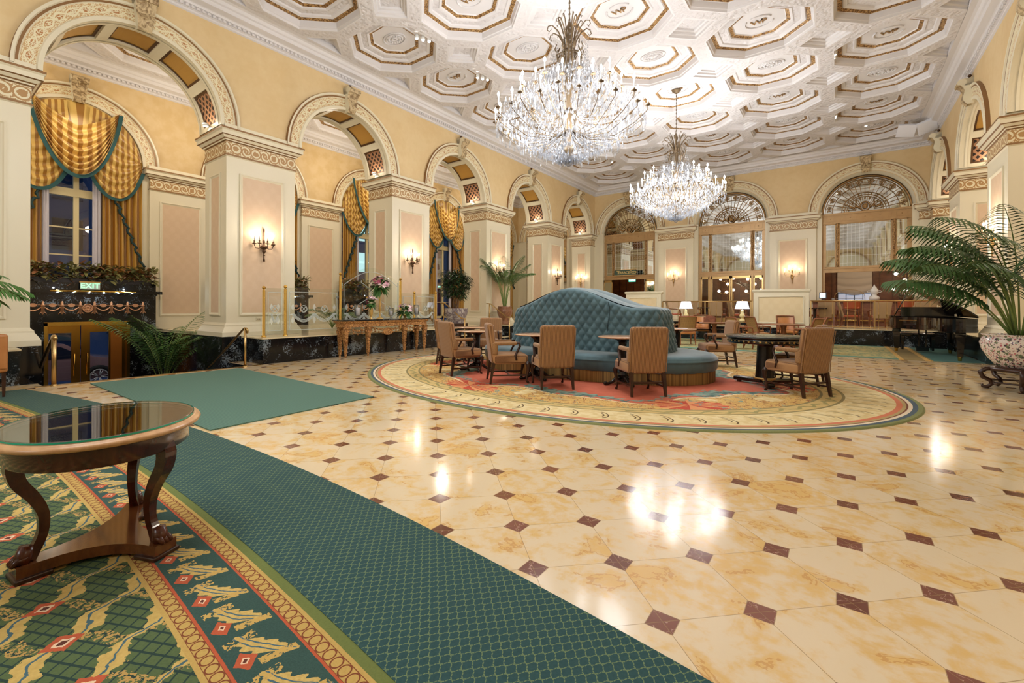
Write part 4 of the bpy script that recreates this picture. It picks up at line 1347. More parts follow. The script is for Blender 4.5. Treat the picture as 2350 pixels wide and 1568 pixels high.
# ------------------------------------------------------------------ wall sconces
def bronze_sconce(label, loc, rz, group):
    t = thing('wall_sconce', label, 'wall lamp', loc, rz, group)
    b = MB()
    b.lathe([(.001, -.36), (.03, -.35), (.018, -.28), (.012, -.22), (.028, -.20), (.014, -.17), (.03, -.13), (.046, -.10), (.04, -.08), (.03, -.06), (.07, -.02), (.078, .0), (.07, .03), (.03, .06), (.02, .10), (.028, .13), (.014, .2), (.018, .34), (.02, .44), (.006, .50)], 12, (0, .09, 0))
    b.tube([(0, 0, 0), (0, .09, 0)], .02, 6)
    b.build('body', BRONZE, t)
    for k in range(5):
        a = radians(-5 + k * 47.5) 
        R_ = .235
        cx, cyy = R_ * cos(a), .10 + R_ * .75 * sin(a)
        m = MB()
        m.tube([(.05 * cos(a), .09 + .05 * sin(a), .03), (.12 * cos(a), .09 + .1 * sin(a), -.035), (.2 * cos(a), .10 + .15 * sin(a), -.03), (cx, cyy, .04), (cx, cyy, .07)], .009, 5)
        m.lathe([(.001, .06), (.05, .075), (.055, .085), (.015, .09), (.024, .11), (.014, .125), (.022, .14), (.02, .15)], 10, (cx, cyy, 0))
        arm = m.build('arm', BRONZE, t)
        m = MB(); m.tube([(cx, cyy, .14), (cx, cyy, .265)], .010, 8); m.build('candle', CANDLED, arm)
        m = MB(); m.lathe([(.006, 0), (.017, .02), (.018, .04), (.008, .07), (.001, .085)], 8, (cx, cyy, .262)); m.build('bulb', WBULB, arm)
    return t
def brass_sconce(label, loc, rz, group):
    t = thing('wall_sconce', label, 'wall lamp', loc, rz, group)
    b = MB()
    b.lathe([(.001, -.40), (.015, -.36), (.008, -.28), (.02, -.2), (.045, -.13), (.04, -.08), (.02, -.05), (.05, -.01), (.055, .02), (.02, .06), (.012, .12), (.03, .2), (.035, .25), (.01, .33), (.001, .42)], 10, (0, .08, 0)); b.tube([(0, 0, 0), (0, .08, 0)], .02, 6)
    b.build('body', BRASS2, t)
    for x, y, h in ((-.28, .12, .08), (-.13, .2, .2), (.11, .2, .2), (.28, .12, .08)):
        m = MB(); m.tube([(0, .08, .0), (x * .45, y, -.07), (x * .8, y, -.06), (x, y, .02), (x, y, h)], .008, 5); m.lathe([(.001, h), (.03, h + .01), (.012, h + .02), (.018, h + .05)], 8, (x, y, 0))
        arm = m.build('arm', BRASS2, t)
        m = MB(); m.tube([(x, y, h + .04), (x, y, h + .16)], .010, 6); m.build('candle', CANDLE, arm)
        m = MB(); m.lathe([(.006, 0), (.02, .02), (.018, .05), (.001, .09)], 8, (x, y, h + .16)); m.build('bulb', WBULB, arm)
        m = MB()
        for k in range(3): m.lathe([(.001, -.06), (.012, -.03), (.001, 0)], 4, (x + .02 * (k - 1), y, h - .02))
        m.build('crystal_drop', CRYST, arm)
    return t
SG = 'five-light bronze wall sconces on the window-side pillars'
for y, nm in ((5.64, 'first large pillar, above the glass balustrade'), (10.66, 'second large pillar, beyond the console table'), (15.66, 'third pillar, beside the tall palm'), (20.65, 'fourth pillar, nearest the far corner')):
    bronze_sconce('five-light dark bronze candle sconce on the ' + nm, (XL, y, 2.80), -pi / 2, SG)
    light('sconce_light', 'POINT', (XL + .34, y, 3.16), 8, (1, .84, .70), .05)
GG = 'brass candle sconces of the far end'
for x, nm in ((-7.0, 'the pilaster between TERRACE ROOM sign and glazed doors'), (-1.71, 'the pilaster above the right cream screen wall')):
    brass_sconce('four-light brass candle sconce on ' + nm, (x, YF - .13, 2.82), pi, GG)
    light('sconce_light', 'POINT', (x, YF - .52, 3.2), 6.5, (1, .86, .74), .05)
brass_sconce('four-light brass candle sconce on the corner pier left of the TERRACE ROOM sign', (-12.2, 24.73, 2.80), pi, GG)
light('sconce_light', 'POINT', (-12.2, 24.3, 3.2), 6, (1, .84, .70), .05)
for y, nm in ((15.68, 'the nearer right pillar, glowing behind the big palm'), (20.65, 'the farther right pillar, above the raised piano lid')):
    brass_sconce('four-light brass candle sconce on ' + nm, (XR, y, 2.95), pi / 2, GG)
    light('sconce_light', 'POINT', (XR - .4, y, 3.3), 22, (1, .90, .82), .05)
# small uplights at the foot of each soffit
for i, c in enumerate(BAYS[3:]):
    for sd, X0 in ((1, XL), (-1, XR + PD)):
        t = thing('uplight', 'small white uplight at the right foot of the %s arch soffit %s' % (('first', 'second', 'third', 'fourth', 'fifth')[i], 'of the window arcade' if sd > 0 else 'of the opposite arcade'), 'light', (X0 - .6, c + 1.42, ZS + .07))
        m = MB(); m.lathe([(.06, 0), (.075, .03), (.07, .06), (.05, .05)], 12); m.build('housing', WHITE, t)
        m = MB(); m.ball((0, 0, .045), .035, 8); m.build('bulb', BULB, t)
        light('uplight_lamp', 'POINT', (X0 - .6, c + 1.33, ZS + .2), 2.5, (1, .86, .66), .03)
def smooth(p, n=4, closed=True):
    out = []; N = len(p)
    for i in range(N if closed else N - 1):
        a, b, c, d = (Vector(p[(i + k) % N] if closed else p[max(0, min(N - 1, i + k))]) for k in (-1, 0, 1, 2))
        for k in range(n):
            s = k / n
            out.append(.5 * ((2 * b) + (c - a) * s + (2 * a - 5 * b + 4 * c - d) * s * s + (3 * b - a - 3 * c + d) * s ** 3))
    if not closed: out.append(Vector(p[-1]))
    return out
# ------------------------------------------------------------------ tufted round sofa
SX, SY = -4.15, 8.75
def sup(th, a, b, e=2.4):
    c, s = cos(th), sin(th)
    return (a * math.copysign(abs(c) ** (2 / e), c), b * math.copysign(abs(s) ** (2 / e), s))
t = thing('round_sofa', 'large teal velvet settee with button-tufted humped backrest on the oval rug', 'sofa', (SX, SY, .016))
def zt(x): return 1.30 + .385 * (.5 + .5 * cos(pi * max(-1, min(1, (x + .15) / 1.5)))) 
_T = [sup(-pi / 2 + 2 * pi * k / 4000, 1.66, .64, 4.2) for k in range(4001)]
_S = [0.0]
for k in range(4000): _S.append(_S[-1] + hypot(_T[k + 1][0] - _T[k][0], _T[k + 1][1] - _T[k][1]))
import bisect
def bk_xy(u):
    i = min(3999, max(0, bisect.bisect_right(_S, (u % 1.0 if u < 1 else 1.0) * _S[-1]) - 1)); f = ((u if u < 1 else 1.0) * _S[-1] - _S[i]) / max(1e-9, _S[i + 1] - _S[i])
    return _T[i][0] + (_T[i + 1][0] - _T[i][0]) * f, _T[i][1] + (_T[i + 1][1] - _T[i][1]) * f
def backpt(u, v):
    x, y = bk_xy(u)
    top = zt(x)
    z = .42 + (top - .42) * v
    fl = 1 + .03 * (1 - v) - .05 * v
    L = 2 * pi * 1.05 * u
    # diamond tufting
    su = u * 96; sv = z / .115
    a = su + sv / 1.0; b = su - sv / 1.0
    h = (abs(sin(pi * a / 2)) * abs(sin(pi * b / 2))) ** .7
    k = .034 * h * min(1, (1 - v) * 9) * min(1, v * 14 + .2)
    nx, ny = x / 1.66 ** 2, y / .64 ** 2
    q = hypot(x ** 3 / 1.66 ** 4, y ** 3 / .64 ** 4) or 1
    nx, ny = x ** 3 / 1.66 ** 4 / q, y ** 3 / .64 ** 4 / q
    r = max(0, (v - .94) / .06); ins = .05 * (1 - sqrt(max(0, 1 - r * r)))
    return (x * fl + nx * (k - ins), y * fl + ny * (k - ins), z)
mb = MB(); mb.grid(backpt, 720, 76, 0, True)
NT = 80
def cap(u, v):
    p = backpt(u, 1.0)
    X2 = p[0] * (1 - v) + v * max(-1.05, min(1.05, p[0])); Y2 = p[1] * (1 - v)
    return (X2, Y2, zt(X2) + .0 + .03 * sin(pi * min(1, v * 1.0)) - .035 * (v > .5) * (v - .5) * 2)
mb.grid(cap, NT * 2, 6, 0, True)
mb.build('backrest', TEAL, t, True)
# seat
prof = [(1.0, .20), (1.015, .24), (1.02, .34), (1.018, .375), (1.028, .385), (1.018, .395), (1.01, .43), (.985, .465), (.93, .485), (.78, .49), (.6, .485), (.35, .48)]
vs = []; n = 120
for f, z in prof:
    for k in range(n):
        x, y = sup(2 * pi * k / n, 2.42 - 1.36 * (1 - f), 1.36 - 1.36 * (1 - f), 2.2); vs.append((x, y, z + (.006 * sin(k * 1.9) if z < .36 else 0)))
mb = MB(); mb.add(vs, [(j * n + k, j * n + (k + 1) % n, (j + 1) * n + (k + 1) % n, (j + 1) * n + k) for j in range(len(prof) - 1) for k in range(n)], 0, True)
mb.build('seat', TEAL, t)
vs = []; uv = []; n = 900
for z, o in ((.205, 0), (.1, .004), (.004, .0)):
    for k in range(n):
        x, y = sup(2 * pi * k / n, 2.405, 1.345, 2.2); w = .004 * (k % 2)
        vs.append((x * (1 + o * 0) * (1 + w / 2), y * (1 + w / 1.4), z)); uv.append((k / n, z))
mb = MB(); mb.add(vs, [(j * n + k, j * n + (k + 1) % n, (j + 1) * n + (k + 1) % n, (j + 1) * n + k) for j in range(2) for k in range(n)], 0, True, uv)
tag(mb.build('bullion_fringe', FRINGE, t), 'golden brown bullion fringe skirt')
mb = MB()
for sgn in (-1,):
    for xx in (.72,):
        mb.tube([(xx + .02 * sin(k), -.66 + .012, .5 + (zt(xx) - .53) * k / 10) for k in range(11)], .006, 4)
mb.build('seam', plain('dark_teal_cord', (34, 52, 58), .8), t)

# ------------------------------------------------------------------ upholstered armchairs; local +Y is where the sitter looks
def tleg(mb, x, y, z0, z1, a, b, dx=0, dy=0, m=0):
    vs = []
    for z, s, f in ((z0, a, 0), (z1, b, 1)):
        ox, oy = x + dx * (1 - f), y + dy * (1 - f)
        vs += [(ox - s, oy - s, z), (ox + s, oy - s, z), (ox + s, oy + s, z), (ox - s, oy + s, z)]
    mb.add(vs, [(0, 3, 2, 1), (4, 5, 6, 7), (0, 1, 5, 4), (1, 2, 6, 5), (2, 3, 7, 6), (3, 0, 4, 7)], m)
def make_armchair(label, cat='armchair'):
    t = thing('upholstered_armchair', label, cat)
    lean = lambda x, y, z: (x * (1 - .05 * max(0, (.62 - z))), y - .16 * max(0, z - .42) ** 1.15 / 1.0, z)
    b = MB(); b.rbox(-.285, .285, -.30, -.185, .33, 1.03, .05, 4, 0, None, lean); bk = b.build('backrest', CORD, t)
    for s in (-1, 1): b = MB(); b.tube([lean(s * .278, -.30, .36 + .62 * k / 6) for k in range(7)], .006, 5); b.build('welt', CORD2, bk)
    b = MB(); b.rbox(-.29, .29, -.28, .33, .33, .50, .055, 4, 0, None, lambda x, y, z: (x * (1 + .04 * (y + .3)), y, z + .018 * (z > .45) * cos(x * 4) * cos(y * 4))); b.build('seat', CORD, t)
    for s in (-1, 1):
        a = MB(); a.rbox(s * .27 - .035, s * .27 + .035, -.27, .13, .655, .72, .028, 3, 0, None, lambda x, y, z: (x, y, z - .05 * (y + .27) * 0)); a.rbox(s * .27 - .03, s * .27 + .03, -.30, -.2, .5, .70, .025, 2); ar = a.build('armrest', CORD2, t)
        a = MB(); a.tube([(s * .27, .10, .70), (s * .27, .17, .695), (s * .275, .18, .64), (s * .28, .13, .54), (s * .285, .10, .48), (s * .29, .12, .40)], [.022, .024, .022, .02, .022, .022], 6); a.build('arm_support', DARKW, ar)
    for s in (-1, 1):
        l = MB(); l.tube([(s * .26, .30, .37), (s * .275, .335, .32), (s * .27, .335, .24), (s * .26, .31, .13), (s * .26, .30, .05), (s * .262, .325, .02), (s * .262, .345, .004)], [.04, .038, .028, .018, .016, .024, .012], 8); l.build('leg', DARKW, t)
        l = MB(); tleg(l, s * .245, -.265, 0, .36, .017, .027, s * .012, -.06); l.build('leg', DARKW, t)
    st = MB()
    for s in (-1, 1): st.box(s * .255 - .01, s * .255 + .01, -.28, .30, .13, .155)
    st.box(-.25, .25, -.0, .02, .13, .155); st.box(-.24, .24, -.285, -.265, .19, .215); st.build('stretcher', DARKW, t)
    return t
def ang(dx, dy): return atan2(dy, dx) - pi / 2
AG = 'tan corduroy armchairs round the sofa'
ch0 = make_armchair('tan corduroy armchair seen from behind, left of centre before the sofa')
CH = [((-3.78, 6.62), (-.70, .71), None),
      ((-2.43, 6.96), (-.66, .75), 'tan corduroy armchair seen from behind, right of centre before the sofa'),
      ((-4.67, 6.57), (.72, .70), 'tan corduroy armchair in side view facing right before the sofa'),
      ((-5.93, 6.76), (.36, .93), 'tan armchair at the left end of the rug, its back turned left'),
      ((-7.25, 7.95), (.80, .60), 'leftmost tan armchair, mostly hidden behind its neighbour at the rug edge'),
      ((-7.0, 9.05), (.45, -.89), 'tan armchair facing the viewer behind the small table left of the sofa'),
      ((-.50, 8.40), (-.80, .60), 'nearest tan armchair at the black round table, right of the sofa'),
      ((-.55, 9.62), (-1.0, .12), 'tan armchair behind the nearest one at the black round table'),
      ((-2.18, 11.25), (-.85, -.5), 'tan armchair facing left behind the right end of the sofa')]
for i, (p, d, lb) in enumerate(CH):
    if i == 0:
        ch0.location = (p[0], p[1], .016); ch0.rotation_euler = (0, 0, ang(*d)); ch0['group'] = AG
    else: dup(ch0, (p[0], p[1], .016), ang(*d), lb, AG)

# ------------------------------------------------------------------ pedestal tables
def pedestal(label, loc, r, h, group, rz=0):
    t = thing('pedestal_table', label, 'table', loc, rz, group)
    m = MB(); m.lathe([(.001, h - .022), (r - .02, h - .022), (r, h - .014), (r, h - .004), (r - .006, h), (.001, h)], 40); m.build('tabletop', TSTONE, t)
    m = MB(); m.lathe([(.16, h - .023), (.14, h - .045), (.075, h - .09), (.068, h - .12), (.06, .5), (.058, .32), (.075, .26), (.05, .22), (.08, .17), (.055, .12), (.05, .08), (.06, .05), (.001, .05)], 8, sm=False); m.build('pedestal', BLACKW, t)
    for k in range(4):
        a = pi / 4 + k * pi / 2
        m = MB(); m.tube([(.03 * cos(a), .03 * sin(a), .13), (.12 * cos(a), .12 * sin(a), .11), (.2 * cos(a), .2 * sin(a), .05), (.27 * cos(a), .27 * sin(a), .03), (.32 * cos(a), .32 * sin(a), .04), (.345 * cos(a), .345 * sin(a), .022)], [.045, .035, .026, .022, .034, .02], 8)
        m.build('foot', BLACKW, t)
    return t
PG = 'brown marble topped pedestal tables round the sofa'
tb0 = pedestal('small round marble table left of the sofa, beside the chair in side view', (-5.95, 7.30, .016), .41, .82, PG)
dup(tb0, (-7.12, 8.45, .016), .4, 'small round marble table at the far left, behind another one', PG)
dup(tb0, (-4.38, 7.12, .016), .2, 'small round marble table before the sofa, half behind the left-centre armchair', PG)
dup(tb0, (-2.92, 7.50, .016), .1, 'small round marble table before the sofa, half behind the right-centre armchair', PG)
dup(tb0, (-3.0, 11.1, .016), .5, 'small round marble table behind the right end of the sofa, papers on top', PG)
mb = MB(); mb.box(-2.98, -2.76, 10.95, 11.10, .838, .844); tag(mb.build('papers', plain('white_paper', (230, 230, 236), .6)), 'white papers on the marble table behind the sofa', 'papers')
t = thing('black_round_table', 'black lacquer pedestal table with gilt leaf border, right of the sofa', 'table', (-1.0, 9.02, .016))
m = MB(); m.lathe([(.001, .80), (.60, .80), (.615, .812), (.615, .826), (.60, .836), (.001, .836)], 56); m.build('tabletop', BLACKL, t)
m = MB(); m.lathe([(.001, .838), (.60, .838), (.606, .842), (.60, .847), (.001, .847)], 56); m.build('glass_cover', glassy('table_glass', (.9, .97, .94, 1), .10), t)
m = MB(); m.lathe([(.57, .80), (.585, .79), (.585, .725), (.56, .715), (.001, .715)], 56); ap = m.build('apron', BLACKL, t)
m = MB()
for k in range(44):
    a = 2 * pi * k / 44
    c = Vector((.587 * cos(a), .587 * sin(a), .757)); tg = Vector((-sin(a), cos(a), 0)); up = Vector((0, 0, 1)); o = Vector((cos(a), sin(a), 0))
    s = 1 if k % 2 else .8
    for j in range(5):
        b = 2 * pi * j / 5 + k
        p = c + tg * (.018 * s * cos(b)) + up * (.018 * s * sin(b))
        m.add([c + o * .002, c + o * .002 + tg * (.012 * cos(b - .5)) + up * (.012 * sin(b - .5)), p + o * .002 + (p - c) * .3, c + o * .002 + tg * (.012 * cos(b + .5)) + up * (.012 * sin(b + .5))], [(0, 1, 2, 3)])
m.build('gilt_leaf_border', GOLDP, ap)
m = MB()
for k in range(24):
    a = 2 * pi * k / 24
m.lathe([(.14, .715), (.13, .68), (.118, .66), (.13, .4), (.145, .15), (.15, .12)], 24, sm=False); m.build('pedestal', BLACKW, t)
m = MB(); m.lathe([(.165, .10), (.172, .115), (.165, .13), (.15, .13)], 24); m.build('gilt_collar', GOLDP, t)
for k in range(3):
    a = radians(165) + k * 2 * pi / 3
    m = MB(); m.rbox(0, .50, -.075, .075, .03, .105, .03, 3, 0, Matrix.Rotation(a, 4, 'Z')); m.lathe([(.04, 0), (.04, .035)], 10, (.42 * cos(a), .42 * sin(a), 0)); m.build('foot', BLACKL, t)

# ------------------------------------------------------------------ oval side table in the foreground
t = thing('side_table', 'oval mahogany side table with glass top on the patterned carpet', 'table', (-3.19, .70, .012))
RT = radians(-33 + 60)
ca = atan2(.87 - .26, -2.39 + 2.60)
A2 = Matrix.Translation((0, 0, -.09)) @ Matrix.Rotation(radians(-19), 4, 'Z')
def ovl(n, a, b, z): return [(a * cos(2 * pi * k / n), b * sin(2 * pi * k / n), z) for k in range(n)]
def ovloft(mb, prof, n=64, m=0, sm=True):
    vs = []
    for a, b, z in prof: vs += ovl(n, a, b, z)
    mb.add(vs, [(j * n + k, j * n + (k + 1) % n, (j + 1) * n + (k + 1) % n, (j + 1) * n + k) for j in range(len(prof) - 1) for k in range(n)], m, sm, None, A2)
    mb.add(vs[:n], [tuple(range(n))[::-1]], m, False, None, A2); mb.add(vs[-n:], [tuple(range(n))], m, False, None, A2)
TA, TB = .50, .43
m = MB(); ovloft(m, [(TA - .03, TB - .03, .745), (TA - .012, TB - .012, .75), (TA - .012, TB - .012, .785), (TA - .03, TB - .03, .79)]); tag(m.build('tabletop', wood('mahogany_top', srgb(72, 36, 20), srgb(92, 50, 28), .06, 3, .8), t))
m = MB(); ovloft(m, [(TA - .013, TB - .013, .752), (TA + .008, TB + .008, .757), (TA + .014, TB + .014, .768), (TA + .006, TB + .006, .781), (TA - .006, TB - .006, .783), (TA - .008, TB - .008, .788), (TA - .02, TB - .02, .7895)]); m.build('rim', HONEY, t)
m = MB(); ovloft(m, [(TA - .03, TB - .03, .7905), (TA - .02, TB - .02, .793), (TA - .02, TB - .02, .800), (TA - .03, TB - .03, .8025)]); m.build('glass_cover', glassy('table_top_glass', (.86, .93, .90, 1), .16), t)
m = MB(); n = 64; vs = ovl(n, TA - .019, TB - .019, .7925) + ovl(n, TA - .019, TB - .019, .8005)
m.add(vs, [(k, (k + 1) % n, n + (k + 1) % n, n + k) for k in range(n)], 0, True, None, A2); m.build('glass_edge', GEDGE, t)
m = MB(); ovloft(m, [(TA - .05, TB - .05, .655), (TA - .045, TB - .045, .66), (TA - .045, TB - .045, .745)]); m.build('apron', MAHOG, t)
LEGS = [(-.18, -.33), (.24, .17), (-.42, .28)]
fl = Matrix.Identity(4)
LP = [Vector((-3.16 + 3.19, .45 - .70, 0)), Vector((-2.93 + 3.19, .84 - .70, 0)), Vector((-3.47 + 3.19, .90 - .70, 0))]
cen = sum(LP, Vector()) / 3
for p in LP:
    d = (p - cen).normalized(); 
    m = MB()
    q = p - d * .0
    pts = [(.075, .60), (.10, .55), (.085, .47), (.03, .38), (-.005, .29), (-.005, .20), (.02, .13), (.045, .085)]
    cs = smooth([q + d * (o) + Vector((0, 0, z)) for o, z in pts], 4, False)
    rs = [.046, .046, .042, .036, .031, .027, .028, .034]
    m.tube(cs, [rs[min(7, k // 4)] * (1 - (k % 4) / 4) + rs[min(7, k // 4 + 1)] * ((k % 4) / 4) for k in range(len(cs))], 4)
    m.build('leg', MAHOG, t)
    m = MB(); c = q + d * .05
    m.tube([c + Vector((0, 0, .15)), c + d * .01 + Vector((0, 0, .11)), c + d * .02 + Vector((0, 0, .075))], [.03, .036, .04], 8)
    for k in (-1, 0, 1):
        sd = Vector((-d.y, d.x, 0)) * (k * .022)
        m.tube([c + sd + Vector((0, 0, .10)), c + sd + d * .04 + Vector((0, 0, .095)), c + sd + d * .062 + Vector((0, 0, .075))], [.014, .016, .01], 6)
    m.build('paw', wood('carved_paw_wood', srgb(60, 28, 14), srgb(92, 44, 22), .25), t)
m = MB(); out = []
for k in range(3):
    a, b = LP[k], LP[(k + 1) % 3]
    for sgn, p in ((0, a),):
        d = (p - cen).normalized(); s = Vector((-d.y, d.x, 0))
        pa = [p + d * .10 - s * .06, p + d * .10 + s * .06]
        if (pa[0] - b).length < (pa[1] - b).length: pa = pa[::-1]
        out += pa
    d2 = (b - cen).normalized(); s2 = Vector((-d2.y, d2.x, 0)); pb = b + d2 * .10 + s2 * .06
    if (b + d2 * .10 - s2 * .06 - a).length < (pb - a).length: pb = b + d2 * .10 - s2 * .06
    mid = (a + b) / 2; mid = mid + (cen - mid) * .52
    A_, B_ = out[-1], pb
    for q in range(1, 8):
        f = q / 8; out.append((1 - f) ** 2 * A_ + 2 * f * (1 - f) * (cen + (mid - cen) * .3) + f * f * B_)
m.poly([(p.x, p.y) for p in out], .022, .075); m.build('base_platform', wood('mahogany_platform', srgb(84, 44, 22), srgb(112, 66, 32), .16, 3, .4), t)
for p in LP:
    d = (p - cen).normalized(); a = atan2(d.y, d.x); c = p + d * .045
    m = MB(); m.rbox(-.075, .065, -.075, .075, 0, .024, .008, 2, 0, Matrix.Translation(c) @ Matrix.Rotation(a, 4, 'Z')); m.build('foot_block', DARKW, t)

# ------------------------------------------------------------------ gilt console table with flowers
t = thing('console_table', 'long carved gilt console table with black top against the platform', 'table', (0, 0, 0))
X0, X1, Y0, Y1, H = -10.40, -9.98, 6.92, 9.86, .98
m = MB(); m.rects(X0, X1, Y0, Y1, [(.03, H - .035), (.045, H - .02), (.045, H - .005), (.03, H)], 0); m.add([(X0, Y0, H - .035), (X1, Y0, H - .035), (X1, Y1, H - .035), (X0, Y1, H - .035)], [(0, 1, 2, 3)]); m.build('tabletop', BLACKM, t)
m = MB(); m.rects(X0, X1, Y0, Y1, [(-.03, H - .2), (-.01, H - .195), (-.02, H - .18), (-.02, H - .10), (.0, H - .09), (.02, H - .05), (.025, H - .036)], 0); m.build('frieze', GILTW, t)
LGP = [(X1 - .06, Y0 + .08), (X1 - .06, 7.70), (X1 - .06, 8.98), (X1 - .06, Y1 - .08), (X0 + .06, Y0 + .12), (X0 + .06, Y1 - .12)]
for x, y in LGP:
    m = MB()
    def lsq(z, s):
        s *= .8
        return [(x - s, y - s, z), (x + s, y - s, z), (x + s, y + s, z), (x - s, y + s, z)]
    pr = [(0, .018), (.03, .026), (.06, .018), (.07, .03), (.12, .034), (.5, .058), (.62, .066), (.63, .08), (.70, .082), (.71, .062), (.78, .07)]
    vs = []
    for z, s in pr: vs += lsq(z, s)
    m.add(vs, [(j * 4 + k, j * 4 + (k + 1) % 4, j * 4 + 4 + (k + 1) % 4, j * 4 + 4 + k) for j in range(len(pr) - 1) for k in range(4)])
    for sg in (-1, 1):
        for k in range(5): m.ball((x + .05 + .003 * k, y + sg * .015, .16 + .09 * k), .016 + .001 * k, 6)
    m.build('leg', GILTW, t)
# pierced apron carving: scroll festoons
m = MB()
yy = Y0 + .2
rr = random.Random(3)
def scroll(cy_, cz, R_, s):
    m.tube([(X1 - .05 + .01 * cos(a * 2), cy_ + s * R_ * (1 - a / 7) * cos(a), cz + R_ * .9 * (1 - a / 7) * sin(a)) for a in [k * .5 for k in range(13)]], .016, 5)
spans = [(Y0 + .18, 7.62), (7.80, 8.90), (9.06, Y1 - .16)]
for a, b in spans:
    n = int((b - a) / .12)
    for k in range(n + 1):
        y = a + (b - a) * k / n; f = sin(pi * k / n)
        scroll(y, H - .25 - .05 * f, .05, 1 if k < n / 2 else -1)
        m.ball((X1 - .04, y + .05, H - .23 - .07 * f), .022, 6)
        m.ball((X1 - .04, y, H - .30 - .08 * f), .028, 6)
m.add([(X1 - .03, 8.35 + .15 * cos(k * pi / 10), H - .34 + .085 * sin(k * pi / 10)) for k in range(20)], [tuple(range(20))])
m.tube([(X1 - .03, 8.35 + .155 * cos(k * pi / 10), H - .34 + .09 * sin(k * pi / 10)) for k in range(21)], .018, 6, cap=False)
for x, y in LGP[:4]:
    for s in (-1, 1): m.tube([(x + .06, y + s * .045 + s * .03 * cos(a), H - .24 + .03 * sin(a)) for a in [k * .6 for k in range(10)]], .014, 5)
m.build('carved_apron', GILTW, t)

def hurricane(label, loc, h=.34, r=.085):
    t = thing('hurricane_lamp', label, 'candle holder', loc, 0, 'glass hurricanes on the console')
    m = MB(); m.lathe([(.07, 0), (.075, .008), (.03, .02), (.02, .05), (.03, .075), (.06, .09), (r, .12), (r, h - .04), (r * 1.06, h), (r - .004, h - .02), (r - .006, .13), (.001, .1)], 16); m.build('glass', glassy('hurricane_glass', (.95, .97, .99, 1), .07, .02), t)
    m = MB(); m.lathe([(.05, .105), (.052, .11), (.052, h - .09), (.045, h - .085), (.001, h - .085)], 14); m.build('candle', plain('white_wax', (238, 232, 232), .5), t)
    return t
CZ = H
hurricane('largest glass hurricane with white candle at the left of the console', (-10.1, 7.42, CZ), .40, .10)
hurricane('small glass hurricane with white candle between tall gold stand and low bouquet', (-10.12, 8.55, CZ), .30, .075)
hurricane('glass hurricane with white candle at the right end of the console', (-10.2, 9.6, CZ), .40, .085)
PINKS = [plain('pink_petal', (226, 160, 184), .5), plain('pale_pink_petal', (240, 206, 212), .5), plain('crimson_petal', (150, 50, 80), .5), plain('cream_petal', (238, 228, 210), .5)]
def flower(mb, p, d, s, m, n=6):
    p = Vector(p); d = Vector(d).normalized(); a = d.orthogonal().normalized(); b = d.cross(a)
    for k in range(n):
        w = 2 * pi * k / n; v = a * cos(w) + b * sin(w)
        tip = p + v * s + d * s * .35; sd = v.cross(d) * s * .3
        mid = p + v * s * .55 + d * s * .3
        mb.add([p, mid - sd, tip, mid + sd], [(0, 1, 2, 3)], m, True)
def bouquet(parent, c, R_, Rz, nf, nl, lily=.09):
    c = Vector(c)
    l = MB(); f = MB()
    for k in range(nl):
        a = RN.uniform(0, 2 * pi); e = RN.uniform(-.9, .9)
        d = Vector((cos(a) * cos(e), sin(a) * cos(e), sin(e)))
        leaf(l, c + Vector((d.x * R_ * .3, d.y * R_ * .3, d.z * Rz * .3 - .02)), d, R_ * RN.uniform(.6, .98), .065, .3)
    l.build('leaves', FGREEN, parent)
    for k in range(nf):
        a = RN.uniform(0, 2 * pi); e = RN.uniform(-.25, 1.45)
        d = Vector((cos(a) * cos(e), sin(a) * cos(e), sin(e)))
        p = c + Vector((d.x * R_ * .8, d.y * R_ * .8, d.z * Rz * .85))
        f.mi_ = 0
        flower(f, p, d, lily * RN.uniform(.7, 1.15), k % 4, 6)
        if k % 3 == 0: f.ball(p, lily * .3, 6, 3)
    f.build('blossoms', PINKS, parent)
t = thing('tall_bouquet', 'pink lily bouquet raised on a tall gold candlestick stand', 'flowers', (-10.15, 8.18, CZ), 0, None)
m = MB(); m.lathe([(.10, 0), (.10, .012), (.07, .03), (.03, .05), (.018, .08), (.03, .12), (.018, .15), (.02, .2), (.035, .28), (.03, .42), (.016, .6), (.022, .62), (.014, .65), (.02, .72), (.06, .76), (.10, .80), (.10, .81), (.001, .78)], 14); m.build('gold_stand', GOLDP, t)
bouquet(t, (0, 0, .94), .31, .27, 46, 130, .068)
t = thing('vase_of_lilies', 'gold bud vase with one pink lily spray, left of the tall stand', 'flowers', (-10.02, 7.78, CZ))
m = MB(); m.lathe([(.055, 0), (.05, .015), (.02, .04), (.022, .07), (.045, .12), (.055, .22), (.045, .3), (.04, .36), (.05, .40), (.04, .39), (.001, .37)], 14); m.build('gold_vase', GOLDP, t)
bouquet(t, (0, 0, .46), .17, .13, 9, 50, .085)
t = thing('low_bouquet', 'low bouquet of pink and crimson lilies in a gold bowl on the console', 'flowers', (-10.12, 9.08, CZ))
m = MB(); m.lathe([(.06, 0), (.055, .012), (.02, .03), (.025, .05), (.08, .08), (.12, .13), (.115, .13), (.001, .1)], 14); m.build('gold_bowl', GOLDP, t)
bouquet(t, (0, 0, .24), .27, .2, 30, 90, .06)

